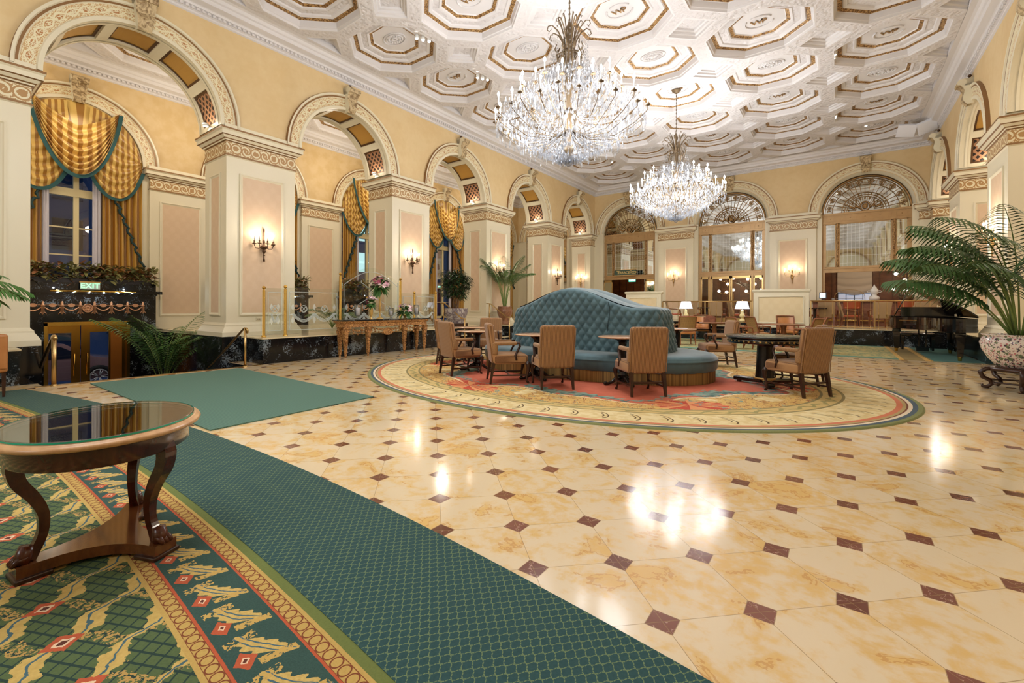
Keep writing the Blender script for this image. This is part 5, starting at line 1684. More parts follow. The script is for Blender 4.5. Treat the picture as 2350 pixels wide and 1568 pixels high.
# ------------------------------------------------------------------ etched glass balustrade with brass posts
t = thing('glass_balustrade', 'etched glass balustrade with brass ball-topped posts along the platform edge', 'balustrade')
PX = -10.75
posts = [(PX, 5.27, 1.80), (PX, 5.79, 1.84), (PX, 7.33, 2.24), (PX, 9.45, 2.20), (PX, 10.03, 1.8), (PX, 11.0, 1.83)]
for x, y, h in posts:
    m = MB(); m.lathe([(.055, .6), (.055, .63), (.034, .64), (.034, h - .10), (.02, h - .09), (.02, h - .075)], 16, (x, y, 0)); m.ball((x, y, h - .04), .042, 12); m.build('post', BRASS, t)
def gpane(a, b, zt_, arch=False, nm='glass_pane'):
    m = MB()
    (xa, ya), (xb, yb) = a, b
    if not arch:
        P4 = [(xa, ya, .66), (xb, yb, .66), (xb, yb, zt_), (xa, ya, zt_)]
    else:
        P4 = [(xa, ya, .66), (xb, yb, .66)] + [(xb + (xa - xb) * k / 16, yb + (ya - yb) * k / 16, zt_ - .12 + .42 * sin(pi * k / 16)) for k in range(17)]
    n = len(P4)
    m.add(P4 + [(p[0] - .012, p[1], p[2]) for p in P4], [tuple(range(n)), tuple(range(n, 2 * n))[::-1]] + [(k, (k + 1) % n, n + (k + 1) % n, n + k) for k in range(n)])
    o = m.build(nm, GLASSG, t)
    # etched border and garland
    e = MB(); ln = hypot(xb - xa, yb - ya)
    L = lambda f, z: (xa + (xb - xa) * f + .004, ya + (yb - ya) * f, z)
    f0, f1 = .06 / ln, 1 - .06 / ln
    top = [(f1, zt_ - .10)] + ([(f1 + (f0 - f1) * k / 14, zt_ - .22 + .40 * sin(pi * k / 14)) for k in range(15)] if arch else []) + [(f0, zt_ - .10 - (.12 if arch else 0))]
    loop = [(f0, .74), (f1, .74)] + top + [(f0, .74)]
    for p, q in zip(loop[:-1], loop[1:]): e.tube([L(*p), L(*q)], .009, 4)
    nm_ = max(1, int(ln / .62))
    for k in range(nm_ + 1):
        f = (.14 + (ln - .28) * k / nm_) / ln
        for dz, w, h in ((1.30, .05, .16), (1.12, .09, .05), (.98, .05, .2)):
            e.add([L(f - w / ln, dz), L(f, dz - h * .5), L(f + w / ln, dz), L(f, dz + h * .6)], [(0, 1, 2, 3)])
        if k < nm_:
            g = (.14 + (ln - .28) * (k + 1) / nm_) / ln
            for dd in (0, .03, .06):
                e.tube([L(f + (g - f) * q / 10, 1.15 - dd - .16 * sin(pi * q / 10)) for q in range(11)], .012, 4)
            cm = (f + g) / 2
            e.tube([L(cm + .085 * cos(q * pi / 8) / ln, 1.26 + .085 * sin(q * pi / 8)) for q in range(17)], .012, 4)
            e.tube([L(cm - .05 / ln, 1.21), L(cm + .05 / ln, 1.31)], .01, 4); e.tube([L(cm + .05 / ln, 1.21), L(cm - .05 / ln, 1.31)], .01, 4)
    if arch:
        for s in (-1, 1):
            e.tube([L(.5 + s * (.22 - .20 * abs(sin(q * .3))) , 1.4 + q * .06) for q in range(12)], .012, 4)
    e.build('etching', ETCH, o)
gpane((PX, 5.31), (PX, 5.75), 1.76)
gpane((PX, 5.84), (PX, 7.28), 1.78)
gpane((PX, 7.38), (PX, 9.40), 2.14, True)
gpane((PX, 9.50), (PX, 9.99), 1.74)
gpane((PX, 10.08), (PX, 10.96), 1.74)

# ------------------------------------------------------------------ potted plants
def pot(parent, r, h, mat, n=28):
    m = MB(); m.lathe([(r * .62, 0), (r * .66, .02), (r * .72, h * .1), (r * .95, h * .5), (r * 1.0, h * .72), (r * .93, h * .88), (r * .90, h * .93), (r * .99, h * .97), (r * .99, h), (r * .86, h), (r * .84, h * .92)], n); return m.build('pot', mat, parent)
t = thing('potted_ficus', 'bushy ficus tree in a blue-grey porcelain pot on the terrace', 'plant', (-11.05, 12.35, .6))
for o_ in (0,):
    m = MB(); m.box(-.3, .3, -.3, .3, 0, .12); m.build('stand', DARKW, t)
m = MB(); m.lathe([(.27, .12), (.28, .14), (.30, .2), (.40, .42), (.43, .56), (.41, .62), (.43, .64), (.43, .66), (.38, .66), (.37, .6)], 28); m.build('pot', PORC2, t)
m = MB(); m.lathe([(.38, .60), (.001, .61)], 20); m.build('soil', SOIL, t)
m = MB()
for k in range(9):
    a = k * .7; m.tube([(.08 * cos(a), .08 * sin(a), .6), (.10 * cos(a + .8), .10 * sin(a + .8), .9), (.16 * cos(a + 1.4), .16 * sin(a + 1.4), 1.25), (.3 * cos(a + 1.6), .34 * sin(a + 1.6), 1.6)], [.022, .018, .014, .008], 5)
m.build('trunk', TRUNK, t)
m = MB()
for k in range(3000):
    a = RN.uniform(0, 2 * pi); e = math.asin(RN.uniform(-.95, 1)); R_ = RN.uniform(.35, 1) ** .5
    R_ *= .86 + .12 * sin(3 * a + 1) + .10 * sin(5 * e + a)
    p = (.56 * R_ * cos(a) * cos(e), .66 * R_ * sin(a) * cos(e), 1.52 + .66 * R_ * sin(e))
    leaf(m, p, (cos(a) + RN.uniform(-.6, .6), sin(a) + RN.uniform(-.6, .6), RN.uniform(-.6, .8)), RN.uniform(.09, .16), .042, .3)
m.build('foliage', FICUS, t)

def palm(name, label, loc, fr, cat='plant', potr=None):
    t = thing(name, label, cat, loc); return t
t = palm('potted_palm', 'tall slender palm in a brown pot, rising behind the left end of the sofa', (-11.0, 15.3, .6), None)
m = MB(); m.lathe([(.2, .0), (.22, .04), (.17, .12), (.2, .2), (.30, .42), (.33, .58), (.27, .70), (.30, .74), (.24, .74), (.23, .68)], 24); m.build('pot', wood('brown_glazed_pot', srgb(112, 72, 48), srgb(150, 104, 74), .3), t)
for k in range(18):
    a = 2 * pi * k / 18 + RN.uniform(-.2, .2)
    frond(t, (.05 * cos(a), .05 * sin(a), .68), a, radians(RN.uniform(80, 87)), RN.uniform(1.9, 2.4), radians(RN.uniform(40, 100)), .44, 30, PALM, .012, .034, .46)
# entrance palm in the stair well
t = palm('floor_palm', 'green palm standing in the stair well right of the brass doors', (-13.6, 4.15, -1.32), None)
m = MB(); m.lathe([(.2, 0), (.26, .1), (.28, .35), (.25, .36), (.001, .33)], 20); m.build('pot', plain('dark_planter', (30, 26, 24), .5), t)
for k in range(13):
    a = radians(-70 + k * 27) + RN.uniform(-.15, .15)
    frond(t, (0, 0, .33), a, radians(RN.uniform(74, 87)), RN.uniform(1.9, 2.6), radians(RN.uniform(50, 95)), .46, 28, PALM, .012, .036, .32)
t = palm('floor_palm', 'palm fronds behind the glass balustrade, left of the console', (-12.6, 8.3, .6), None)
for k in range(10):
    a = 2 * pi * k / 10
    frond(t, (0, 0, .05), a, radians(RN.uniform(55, 80)), 1.0, radians(90), .3, 20, PALM2, .01, .026, .3)
# palm at the left frame edge
t = palm('potted_palm', 'palm fronds reaching in at the left edge of the view', (-9.9, -.28, .0), None)
m = MB(); m.lathe([(.2, 0), (.26, .1), (.34, .5), (.30, .52), (.001, .48)], 24); m.build('pot', PORC2, t)
for az, el, L, dr in ((66, 74, 2.15, 122), (52, 70, 2.05, 118), (84, 76, 2.3, 128), (34, 70, 1.9, 100), (98, 72, 2.2, 120), (120, 74, 2.3, 100), (0, 70, 2.4, 90), (-40, 70, 2.4, 90), (160, 74, 2.6, 60), (200, 72, 2.5, 80), (255, 70, 2.4, 90)):
    frond(t, (0, 0, .5), radians(az), radians(el), L, radians(dr), .42, 30, PALM, .013, .026, .3)
# big palm at the right with its porcelain planter and carved stand
BP = (2.36, 11.1)
t = thing('plant_stand', 'carved dark wooden stand with scrolled feet under the floral planter', 'stand', (BP[0], BP[1], 0))
m = MB(); m.lathe([(.30, .30), (.36, .31), (.37, .33), (.36, .36), (.30, .37), (.001, .37)], 32); m.build('stand_top', DARKW, t)
for k in range(5):
    a = radians(190 + k * 72)
    m = MB(); R_ = lambda r, z: (r * cos(a), r * sin(a), z)
    m.tube([R_(.30, .33), R_(.40, .33), R_(.47, .27), R_(.44, .19), R_(.35, .14), R_(.33, .08), R_(.38, .03), R_(.44, .035), R_(.45, .07)], [.03, .036, .036, .034, .032, .03, .03, .026, .014], 8); m.build('leg', DARKW, t)
m = MB(); m.tube([(.33 * cos(k * pi / 12), .33 * sin(k * pi / 12), .12) for k in range(25)], .014, 6, cap=False); m.build('stretcher', DARKW, t)
t = thing('potted_palm', 'large kentia palm in a floral porcelain planter at the right edge', 'plant', (BP[0], BP[1], .37))
m = MB(); m.lathe([(.24, .0), (.27, .02), (.36, .14), (.44, .30), (.46, .40), (.43, .48), (.40, .50), (.43, .52), (.44, .54), (.37, .54), (.36, .48)], 40); m.build('planter', PORC, t)
m = MB(); m.lathe([(.37, .49), (.001, .5)], 20); m.build('soil', SOIL, t)
for az, el, L, dr in ((200, 86, 3.0, 92), (228, 84, 2.9, 96), (180, 82, 2.8, 100), (160, 74, 2.6, 90), (210, 76, 2.9, 96), (240, 74, 2.8, 96), (190, 70, 2.8, 92), (220, 64, 2.6, 84), (172, 58, 2.4, 78), (204, 54, 2.3, 70), (245, 60, 2.4, 80), (140, 70, 2.5, 90), (270, 72, 2.5, 90), (120, 80, 2.5, 80), (285, 82, 2.4, 70), (150, 86, 2.8, 84), (255, 86, 2.7, 80), (100, 72, 2.3, 85)):
    frond(t, (.08 * cos(radians(az)), .08 * sin(radians(az)), .49), radians(az + RN.uniform(-6, 6)), radians(el), L * (.84 if 150 < az < 225 else .95), radians(dr), .54, 24, PALM2, .015, .046, .34, hang=.8)

# wall outlets on the pillar bases
for x, y, z, lb in ((XL + .01, 5.55, 1.0, 'small cream wall outlet low on the first large pillar, behind the glass balustrade'), (XL + .01, 15.2, .98, 'small cream wall outlet low on the third pillar')):
    t = thing('wall_outlet', lb, 'outlet', (x, y, z))
    m = MB(); m.rbox(-.008, .012, -.06, .06, -.04, .04, .004, 1); m.build('plate', plain('outlet_plate', (214, 200, 166), .4), t)
    m = MB(); m.box(.012, .014, -.03, -.015, -.015, .015); m.box(.012, .014, .015, .03, -.015, .015); m.build('sockets', BRONZE, t)
# ------------------------------------------------------------------ bronze screens of the far wall
YS_ = YF + .18
def fscreen(i, c):
    T = lambda u, w, z: (c + u, YS_ - w, z)
    m = MB(T)
    def bar(u0, u1, z0, z1, w0=-.04, w1=.04): m.box(u0, u1, w0, w1, z0, z1)
    zb = .58
    for s in (-1, 1): bar(*sorted((s * 1.40, s * 1.51)), zb, 5.5)
    for s in (-1, 1): bar(*sorted((s * .90, s * 1.0)), 2.9 if i == 2 else (2.9 if i == 0 else zb), 5.12, -.04, .06)
    bar(-1.51, 1.51, 5.10, 5.50, -.05, .05); bar(-1.53, 1.53, 5.46, 5.54, -.06, .09); bar(-1.53, 1.53, 5.08, 5.13, -.06, .07)
    for a, b in ((-1.36, -1.04), (-.86, .86), (1.04, 1.36)):
        for z in (5.19, 5.41): bar(a, b, z - .012, z + .012, .05, .065)
        for u in (a, b): bar(u - .012, u + .012, 5.19, 5.41, .05, .065)
    for u in (-1.2, -.5, 0, .5, 1.2): m.ball((u, .06, 5.3), .022, 6)
    bar(-1.51, 1.51, 2.90, 3.12, -.05, .05); bar(-1.53, 1.53, 3.06, 3.13, -.05, .08)
    for a, b in ((-1.40, -1.0), (-.90, .90), (1.0, 1.40)):
        for u in (a + .02, b - .02): bar(u - .02, u + .02, 3.12, 5.1, -.02, .03)
        for z in (3.14, 5.06): bar(a, b, z - .02, z + .02, -.02, .03)
    o = m.build('window_%d' % (7 + i), FRAME); struct(o)
    m = MB(T)
    for s in (-1, 1):
        m.lathe([(.02, 3.14), (.05, 3.2), (.04, 3.4), (.03, 3.5), (.05, 4.2), (.06, 4.35), (.04, 4.45), (.07, 4.6), (.05, 4.7), (.06, 4.85), (.03, 5.0), (.05, 5.08)], 10, (s * .95, .08, 0))
    m.build('mullion_ornament', GILT, o)
    m = MB(T)
    for a, b in ((-1.37, -1.02), (-.88, .88), (1.02, 1.37)): m.box(a, b, -.01, .0, 3.16, 5.04)
    m.build('mirror_pane', LEADM, o)
    # fanlight ironwork over mirror
    m = MB(T); n = 32
    m.add([(0, -.03, 5.54)] + [(1.49 * cos(pi * k / n), -.03, 5.54 + 1.49 * sin(pi * k / n)) for k in range(n + 1)], [(0, k + 1, k + 2) for k in range(n)])
    m.build('fanlight_pane', MIRROR, o)
    m = MB(T); Z0 = 5.55
    def arc(R_, r, a0=0, a1=pi, n=40): m.tube([(R_ * cos(a0 + (a1 - a0) * k / n), .02, Z0 + R_ * sin(a0 + (a1 - a0) * k / n)) for k in range(n + 1)], r, 5)
    arc(1.49, .035); arc(1.40, .012); arc(.80, .014); arc(.70, .012); arc(.62, .010); arc(1.14, .010)
    for k in range(1, 20):
        a = pi * k / 20
        m.tube([(.30 * cos(a), .02, Z0 + .30 * sin(a)), (1.42 * cos(a), .02, Z0 + 1.42 * sin(a))], .010, 4)
    for k in range(10):
        a = pi * (k + .5) / 10; cx, cz = 1.26 * cos(a), Z0 + 1.26 * sin(a)
        m.tube([(cx + .115 * cos(t * .6) * (1 - t / 26), .03, cz + .115 * sin(t * .6) * (1 - t / 26)) for t in range(20)], .013, 4)
        m.ball((cx, .03, cz), .03, 6)
        for s in (-1, 1): m.tube([(cx + s * .05 * sin(a), .03, cz - s * .05 * cos(a)), (cx + s * .13 * sin(a) + .05 * cos(a), .03, cz - s * .13 * cos(a) + .05 * sin(a))], .012, 4)
    for k in range(11):
        a = pi * (k + .5) / 11; m.ball((.56 * cos(a), .03, Z0 + .56 * sin(a)), .032, 6); m.ball((.75 * cos(a), .03, Z0 + .75 * sin(a)), .02, 6)
    m.build('fanlight_grille', IRON, o)
    m = MB(T)
    m.tube([(.16 * cos(t * pi / 8), .04, Z0 + .2 + .19 * sin(t * pi / 8)) for t in range(17)], .03, 6, cap=False)
    m.lathe([(.001, 0), (.10, .0), (.001, .03)], 12, (0, .05, Z0 + .2), 0, True, Matrix.Identity(4))
    m.ball((0, .05, Z0 + .2), .11, 8, 0, 1.1)
    for s in (-1, 1):
        m.tube([(s * .16, .04, Z0 + .12), (s * .28, .04, Z0 + .22), (s * .40, .04, Z0 + .14), (s * .5, .04, Z0 + .22), (s * .56, .04, Z0 + .30)], [.03, .04, .035, .04, .012], 6)
        m.tube([(s * .28, .04, Z0 + .22), (s * .33, .04, Z0 + .34), (s * .28, .04, Z0 + .42)], [.035, .025, .01], 6)
    m.build('crest', GILT, o)
    return o
for i, c in enumerate(FC + (FC4,)): fscreen(i + (2 if i == 3 else 0), c)
# glazed doors of the middle arch
T1 = lambda u, w, z: (FC[1] + u, YS_ - w, z)
for j, (a, b) in enumerate(((-1.40, -1.0), (-.90, -.02), (.02, .90), (1.0, 1.40))):
    m = MB(T1)
    for u0, u1, z0, z1 in ((a, a + .05, .58, 2.9), (b - .05, b, .58, 2.9), (a, b, .58, .8), (a, b, 2.78, 2.9)): m.box(u0, u1, -.03, .03, z0, z1)
    o = struct(m.build('door_%d' % (3 + j), BRASS2))
    g = MB(T1); g.box(a + .05, b - .05, -.008, .008, .8, 2.78); g.build('pane', GLASS, o)
    if j in (1, 2):
        h = MB(T1); u = b - .1 if j == 1 else a + .1; h.tube([(u, .05, 1.4), (u, .08, 1.42), (u, .08, 2.0), (u, .05, 2.02)], .014, 6); h.build('door_handle', BRASS, o)
# open leaves of the left arch
T0_ = lambda u, w, z: (FC[0] + u, YS_ - w, z)
for j, (a, b) in enumerate(((-1.50, -.96), (.96, 1.50))):
    m = MB(T0_)
    for u0, u1, z0, z1 in ((a, a + .05, .58, 2.88), (b - .05, b, .58, 2.88), (a, b, .58, .8), (a, b, 2.76, 2.88)): m.box(u0, u1, .10, .15, z0, z1)
    o = struct(m.build('door_%d' % (7 + j), BRASS2))
    g = MB(T0_); g.box(a + .05, b - .05, .12, .13, .8, 2.76); g.build('pane', MIRROR, o)
# signs
t = thing('room_sign', 'green TERRACE ROOM sign with gold lettering over the left far doorway', 'sign')
m = MB(); m.box(-10.22, -8.96, YF - .34, YF - .30, 3.12, 3.44); m.build('sign_board', plain('dark_green_board', (62, 84, 70), .5), t)
m = MB()
for x0, x1, z0, z1 in ((-10.24, -8.94, 3.42, 3.45), (-10.24, -8.94, 3.11, 3.13)): m.box(x0, x1, YF - .35, YF - .30, z0, z1)
m.build('sign_edge', BRASS2, t)
for x in (-10.0, -9.2):
    m = MB(); m.box(x - .02, x + .02, YF - .34, YS_ - .05, 3.11, 3.125); m.build('bracket', BRASS2, t)
GL = plain('gold_lettering', (216, 190, 120), .5)
text('T', .27, Matrix.Translation((-10.0, YF - .345, 3.27)) @ FACE_MY, GL, t)
text('ERRACE', .20, Matrix.Translation((-9.66, YF - .345, 3.26)) @ FACE_MY, GL, t, sp=.92)
text('R', .27, Matrix.Translation((-9.26, YF - .345, 3.27)) @ FACE_MY, GL, t)
text('OOM', .20, Matrix.Translation((-9.07, YF - .345, 3.26)) @ FACE_MY, GL, t, sp=.80, font_w=.85)
t = thing('exit_sign', 'small green exit sign inside the doorway under the TERRACE ROOM sign', 'sign')
m = MB(); m.box(-9.78, -9.38, 26.0, 26.05, 2.80, 3.02); m.build('sign_plate', emis('lit_sign_plate', (0.02, .65, .42, 1), 1.0), t)
text('EXIT', .2, Matrix.Translation((-9.58, 25.99, 2.91)) @ FACE_MY, emis('pale_lit_letters', (.6, 1, .85, 1), 1.4), t, mirror=True)
m = MB(); m.tube([(-9.58, 26.02, 3.0), (-9.58, 26.02, 4.1)], .012, 6); m.build('rod', BRONZE, t)

# ------------------------------------------------------------------ rooms behind the far wall
mb = MB()
mb.box(-13.0, 5.0, 31.0, 31.2, .5, 4.3)
for x in (-13.1, -6.9, 5.0): mb.box(x, x + .1, YF + .4, 31.0, .5, 4.3)
struct(mb.build('wall_bar_room', PANELW))
mb = MB()
for k in range(36):
    x = -12.8 + k * .5
    if -.3 < x < 1.6: continue
    mb.box(x, x + .03, 30.96, 31.0, .58, 4.2)
struct(mb.build('trim_4', wood('dark_panel_moulding', srgb(78, 42, 22), srgb(104, 62, 34), .4)))
mb = MB(); mb.box(-13.0, 5.0, YF + .35, 31.2, 4.1, 4.2); struct(mb.build('ceiling_bar_room', plain('dim_bar_ceiling', (150, 120, 84), .7)))
mb = MB(); mb.box(-13.0, 5.0, 26.2, 31.2, .5, .58); struct(mb.build('floor_bar_room', plain('brown_bar_floor', (110, 70, 52), .6)))
mb = MB()
for x in (XL, ): pass
for a, b in ((-12.9, FC[0] - 1.55), (FC[0] + 1.55, FC[1] - 1.55), (FC[1] + 1.55, FC[2] - 1.55), (FC[2] + 1.55, 5.0)): mb.box(a, b, YF + .001, YF + .34, .5, 5.6)
mb.box(-17.2, 8.5, YF + .36, YF + .42, 5.2, 8.6); mb.box(-17.2, -13.0, YF + .36, YF + .42, .5, 8.6)
struct(mb.build('wall_far_core', CREAM))
def romanshade(x, label, w=1.45):
    t = thing('roman_shade', label, 'window shade', (x, 30.9, 2.0))
    m = MB(); m.grid(lambda u, v: ((u - .5) * w, -.05 - .06 * abs(sin(v * pi * 4)) * (1 if v < .98 else 0), 1.6 - 1.4 * (1 - v) - (.16 * sin(pi * u) * (1 - v) ** 2) - .04 * sin(pi * u * 1.0)), 20, 34, 0, True); m.build('shade_fabric', SHADE, t); return t
romanshade(.68, 'pale draped roman shade over the window behind the bar counter')
romanshade(-9.95, 'pale roman shade beyond the doorway with the exit sign', 1.1)
for i, (x, w) in enumerate(((.68, 1.4), (-9.95, 1.0))):
    m = MB(); m.box(x - w / 2, x + w / 2, 30.9, 30.95, .9, 2.9); o = struct(m.build('window_%d' % (12 + i), emis('dusk_window', (.12, .22, .38, 1), .5)))
    q = MB()
    for k in range(5): q.box(x - w / 2 + w * k / 4 - .015, x - w / 2 + w * k / 4 + .015, 30.87, 30.9, .9, 2.9)
    for z in (1.5, 2.1): q.box(x - w / 2, x + w / 2, 30.87, 30.9, z - .015, z + .015)
    q.build('muntins', BLACKL, o)
# globe wall lights in the bar
GLOBE = emis('opal_globe', (1, .85, .7, 1), 3)
def globes(label, x, y, z):
    t = thing('globe_chandelier', label, 'lamp', (x, y, z), 0, 'opal globe lights of the bar room')
    m = MB(); m.tube([(0, 0, -.4), (0, 0, 1.5)], .012, 6)
    ps = [(-.34, 0, 0), (.34, 0, .02), (0, .2, -.3), (-.42, 0, -.72), (.34, 0, -.66), (0, -.1, -.78)]
    for p in ps: m.tube([(0, 0, p[2] - .1), (p[0] * .6, p[1] * .6, p[2] - .18), (p[0], p[1], p[2] - .06)], .012, 5)
    m.build('frame', BRASS2, t)
    for p in ps: q = MB(); q.ball(p, .085, 12); q.build('globe', GLOBE, t)
    light('bar_globe_light', 'POINT', (x, y - .5, z - .3), 7, (1, .8, .55), .1)
globes('cluster of opal globe lights behind the bar, above the raised piano lid', 2.6, 29.8, 3.0)
globes('cluster of opal globe lights seen through the glazed doors', -5.2, 29.5, 3.0)
globes('second cluster of opal globe lights behind the glazed doors', -3.9, 30.3, 3.0)
# dark palm and furniture silhouettes behind the glazed doors
t = thing('potted_palm', 'dark palm standing behind the right pane of the glazed doors', 'plant', (-3.2, 27.2, .58))
for k in range(8): frond(t, (0, 0, .4), 2 * pi * k / 8, radians(80), 2.3, radians(80), .4, 20, FICUS, .012, .03, .3)
m = MB(); m.lathe([(.2, 0), (.28, .4), (.25, .42), (.001, .4)], 16); m.build('pot', BRONZE, t)
# bar counter
t = thing('bar_counter', 'panelled wooden bar counter with brass foot rail under the right arch', 'bar counter')
m = MB(); m.box(-1.0, 3.0, 24.42, 25.15, 1.58, 1.65); m.build('worktop', wood('bar_top_wood', srgb(150, 100, 66), srgb(186, 138, 98), .2), t)
m = MB(); m.box(-.9, 2.95, 24.62, 25.1, .58, 1.58)
for k in range(7):
    x = -.78 + k * .54
    for z0, z1 in ((.72, .98), (1.04, 1.5)):
        m.rects(x, x + .42, 24.60, 24.62, [(0, z0), (0, z1)], 0)
m.build('body', PANELW2 := wood('bar_panel_wood', srgb(120, 70, 46), srgb(150, 96, 66), .35), t)
m = MB(); m.tube([(-.9, 24.45, .80), (2.95, 24.45, .80)], .025, 8)
for k in range(5): m.tube([(-.8 + k * .92, 24.45, .80), (-.8 + k * .92, 24.62, .80)], .015, 6)
m.build('foot_rail', BRASS, t)
CT = 1.65
t = thing('samovar', 'white ceramic samovar urn on the bar counter', 'urn', (1.2, 24.85, CT))
m = MB(); m.lathe([(.10, 0), (.17, .03), (.18, .10), (.15, .16), (.08, .2), (.09, .26), (.13, .29), (.13, .44), (.10, .47), (.09, .50), (.06, .56), (.02, .60), (.03, .63), (.001, .66)], 20); m.build('body', WHITE, t)
for s in (-1, 1): q = MB(); q.tube([(s * .12, 0, .34), (s * .2, 0, .33), (s * .24, 0, .37), (s * .19, 0, .40), (s * .12, 0, .40)], .016, 6); q.build('handle', WHITE, t)
t = thing('tiered_tray', 'two-tier arched glass tray stand on the bar counter', 'tray', (.38, 24.85, CT))
m = MB(); m.tube([(.52 * cos(pi * k / 16), 0, .02 + .44 * sin(pi * k / 16) ** .6 if 0 < k < 16 else 0) for k in range(17)], .009, 5); m.build('arch_frame', BRASS2, t)
for z, w in ((.06, .46), (.30, .40)): q = MB(); q.rbox(-w, w, -.14, .14, z, z + .02, .006, 2); q.build('tier', glassy('tray_glass', (.9, .95, 1, 1), .3, .05, .15), t)
t = thing('screen', 'small lit blue screen at the left end of the bar counter', 'screen', (-.55, 24.85, CT))
m = MB(); m.box(-.13, .16, 0, .03, .08, .36); m.build('casing', DARKW, t)
m = MB(); m.box(-.11, .10, -.004, 0, .12, .32); m.build('display', emis('blue_display', (.25, .6, 1, 1), 1.6), t)
m = MB(); m.box(-.05, .07, 0, .06, 0, .08); m.build('foot', DARKW, t)
t = thing('tea_light', 'small glass votive on the bar counter beside the tray stand', 'candle holder', (-.18, 24.8, CT)); m = MB(); m.lathe([(.04, 0), (.06, .04), (.055, .10), (.05, .10), (.001, .02)], 12); m.build('glass', glassy('votive', (.95, .9, .8, 1), .2, .05, .3), t)
t = thing('basket', 'dark basket with silver utensils at the right end of the bar counter', 'basket', (2.2, 24.85, CT))
m = MB(); m.lathe([(.2, 0), (.26, .2), (.24, .2), (.001, .05)], 16); m.build('basket', BRONZE, t)
for k in range(7): q = MB(); q.tube([(-.14 + .05 * k, 0, .1), (-.2 + .07 * k, .03, .36)], .01, 5); q.build('utensil', plain('silver_ware', (220, 220, 226), .2, 1), t)

# ------------------------------------------------------------------ railing and low screen walls at the platform edge
def railing(label, x0, x1):
    t = thing('brass_railing', label, 'railing', (0, 20.78, .58))
    m = MB(); m.tube([(x0, 0, 1.0), (x1, 0, 1.0)], .022, 6); m.tube([(x0, 0, .06), (x1, 0, .06)], .012, 6); m.build('top_rail', BRASS2, t)
    n = int((x1 - x0) / .215)
    me = None
    for k in range(n + 1):
        x = x0 + (x1 - x0) * k / n
        if me is None:
            m = MB(); m.lathe([(.014, 0), (.014, .02), (.008, .04), (.008, .40), (.018, .42), (.008, .45), (.022, .48), (.014, .55), (.008, .62), (.008, .99)], 6); o = m.build('spindle', BRASS2, t); me = o
        else: o = me.copy(); COL.objects.link(o); o.parent = t
        o.location = (x, 0, 0)
    for x in (x0, (x0 + x1) / 2, x1):
        q = MB(); q.box(x - .02, x + .02, -.02, .02, 0, 1.0); q.build('post', BRASS2, t)
    return t
railing('brass spindle railing on the platform edge behind the lamps', -6.25, -2.74)
railing('brass spindle railing on the platform edge before the bar, behind the piano', -.82, 2.85)
for x0, x1, lb in ((-7.9, -6.3, 'low cream screen wall rising behind the sofa crest, under the TERRACE ROOM doorway'), (-2.69, -.87, 'low cream screen wall with pale damask panel between the two brass railings')):
    m = MB(); m.rects(x0, x1, 20.68, 20.88, [(0, .58), (0, 1.90), (.02, 1.92), (.03, 1.95), (.05, 1.97), (.05, 2.02), (.0, 2.04)], 0)
    q = MB(); panel(q, x0 + .14, x1 - .14, .72, 1.78, 0, .05, 0, 1)
    q2 = MB(lambda u, w, z: (u, 20.68 - w, z)); q2.add(q.v, q.f); q2.mi = q.mi; q2.sm = q.sm
    o = m.build('screen_wall', CREAM); q2.build('damask_panel', [CREAM, DAMASK2], o); tag(o, lb, 'screen wall')

# ------------------------------------------------------------------ chairs of the lounge and terrace
def make_cane(label):
    t = thing('cane_back_armchair', label, 'armchair')
    cv = lambda x, y, z: (x, y - .35 * max(0, z - .45) ** 1.5 + .10 * (x / .28) ** 2, z)
    m = MB(); m.grid(lambda u, v: cv((u - .5) * .52, -.26, .50 + .48 * v), 8, 8); m.build('cane_back', CANE, t)
    m = MB(); m.tube([cv(-.28, -.26, .35 + .65 * k / 8) for k in range(9)] + [cv(-.28 + .56 * k / 8, -.26, 1.0) for k in range(1, 9)] + [cv(.28, -.26, 1.0 - .65 * k / 8) for k in range(1, 9)], .025, 6)
    m.tube([cv(-.28 + .56 * k / 8, -.26, .48) for k in range(9)], .02, 6); m.build('back_frame', REDW, t)
    m = MB(); m.grid(lambda u, v: tuple(a + b for a, b in zip(cv((u - .5) * .50, -.26, .50 + .44 * v), (0, .03, 0))), 8, 8); m.build('back_pad', LEATHER, t)
    m = MB(); m.rbox(-.28, .28, -.26, .28, .38, .48, .04, 3); m.build('seat', LEATHER, t)
    for s in (-1, 1):
        q = MB(); q.tube([(s * .29, -.24, .70), (s * .30, 0, .70), (s * .30, .22, .68), (s * .30, .24, .60), (s * .28, .22, .40)], [.02, .024, .026, .02, .02], 6); q.build('armrest', REDW, t)
        q = MB(); tleg(q, s * .26, .25, 0, .38, .014, .024); q.build('leg', REDW, t)
        q = MB(); tleg(q, s * .25, -.25, 0, .38, .014, .024, 0, -.07); q.build('leg', REDW, t)
    return t
CG = 'cane back leather seated armchairs of the lounge'
cz = .012
k0 = make_cane('cane back armchair seen from behind, just right of the sofa end')
k0.location = (-4.3, 16.9, cz); k0.rotation_euler = (0, 0, ang(-.5, .85)); k0['group'] = CG
CN = [((-2.15, 17.6), (.75, .6), 'cane back armchair facing right, left of the lounge table'),
      ((-.72, 16.4), (-.9, .35), 'cane back armchair behind the tan chair at the black table, facing left'),
      ((-2.55, 19.6), (.9, -.2), 'cane back armchair facing right beside the second table lamp'),
      ((-1.5, 19.9), (.3, -.95), 'tan leather armchair facing the viewer before the cream screen wall'),
      ((-.62, 18.4), (-.95, -.1), 'armchair facing left at the right side of the lounge table'),
      ((-4.3, 19.3), (.3, -.95), 'tan leather armchair facing the viewer before the brass railing'),
      ((-2.5, 16.4), (.75, .55), 'armchair back showing just behind the lone tan corduroy chair')]
for p, d, lb in CN: dup(k0, (p[0], p[1], cz), ang(*d), lb, CG)
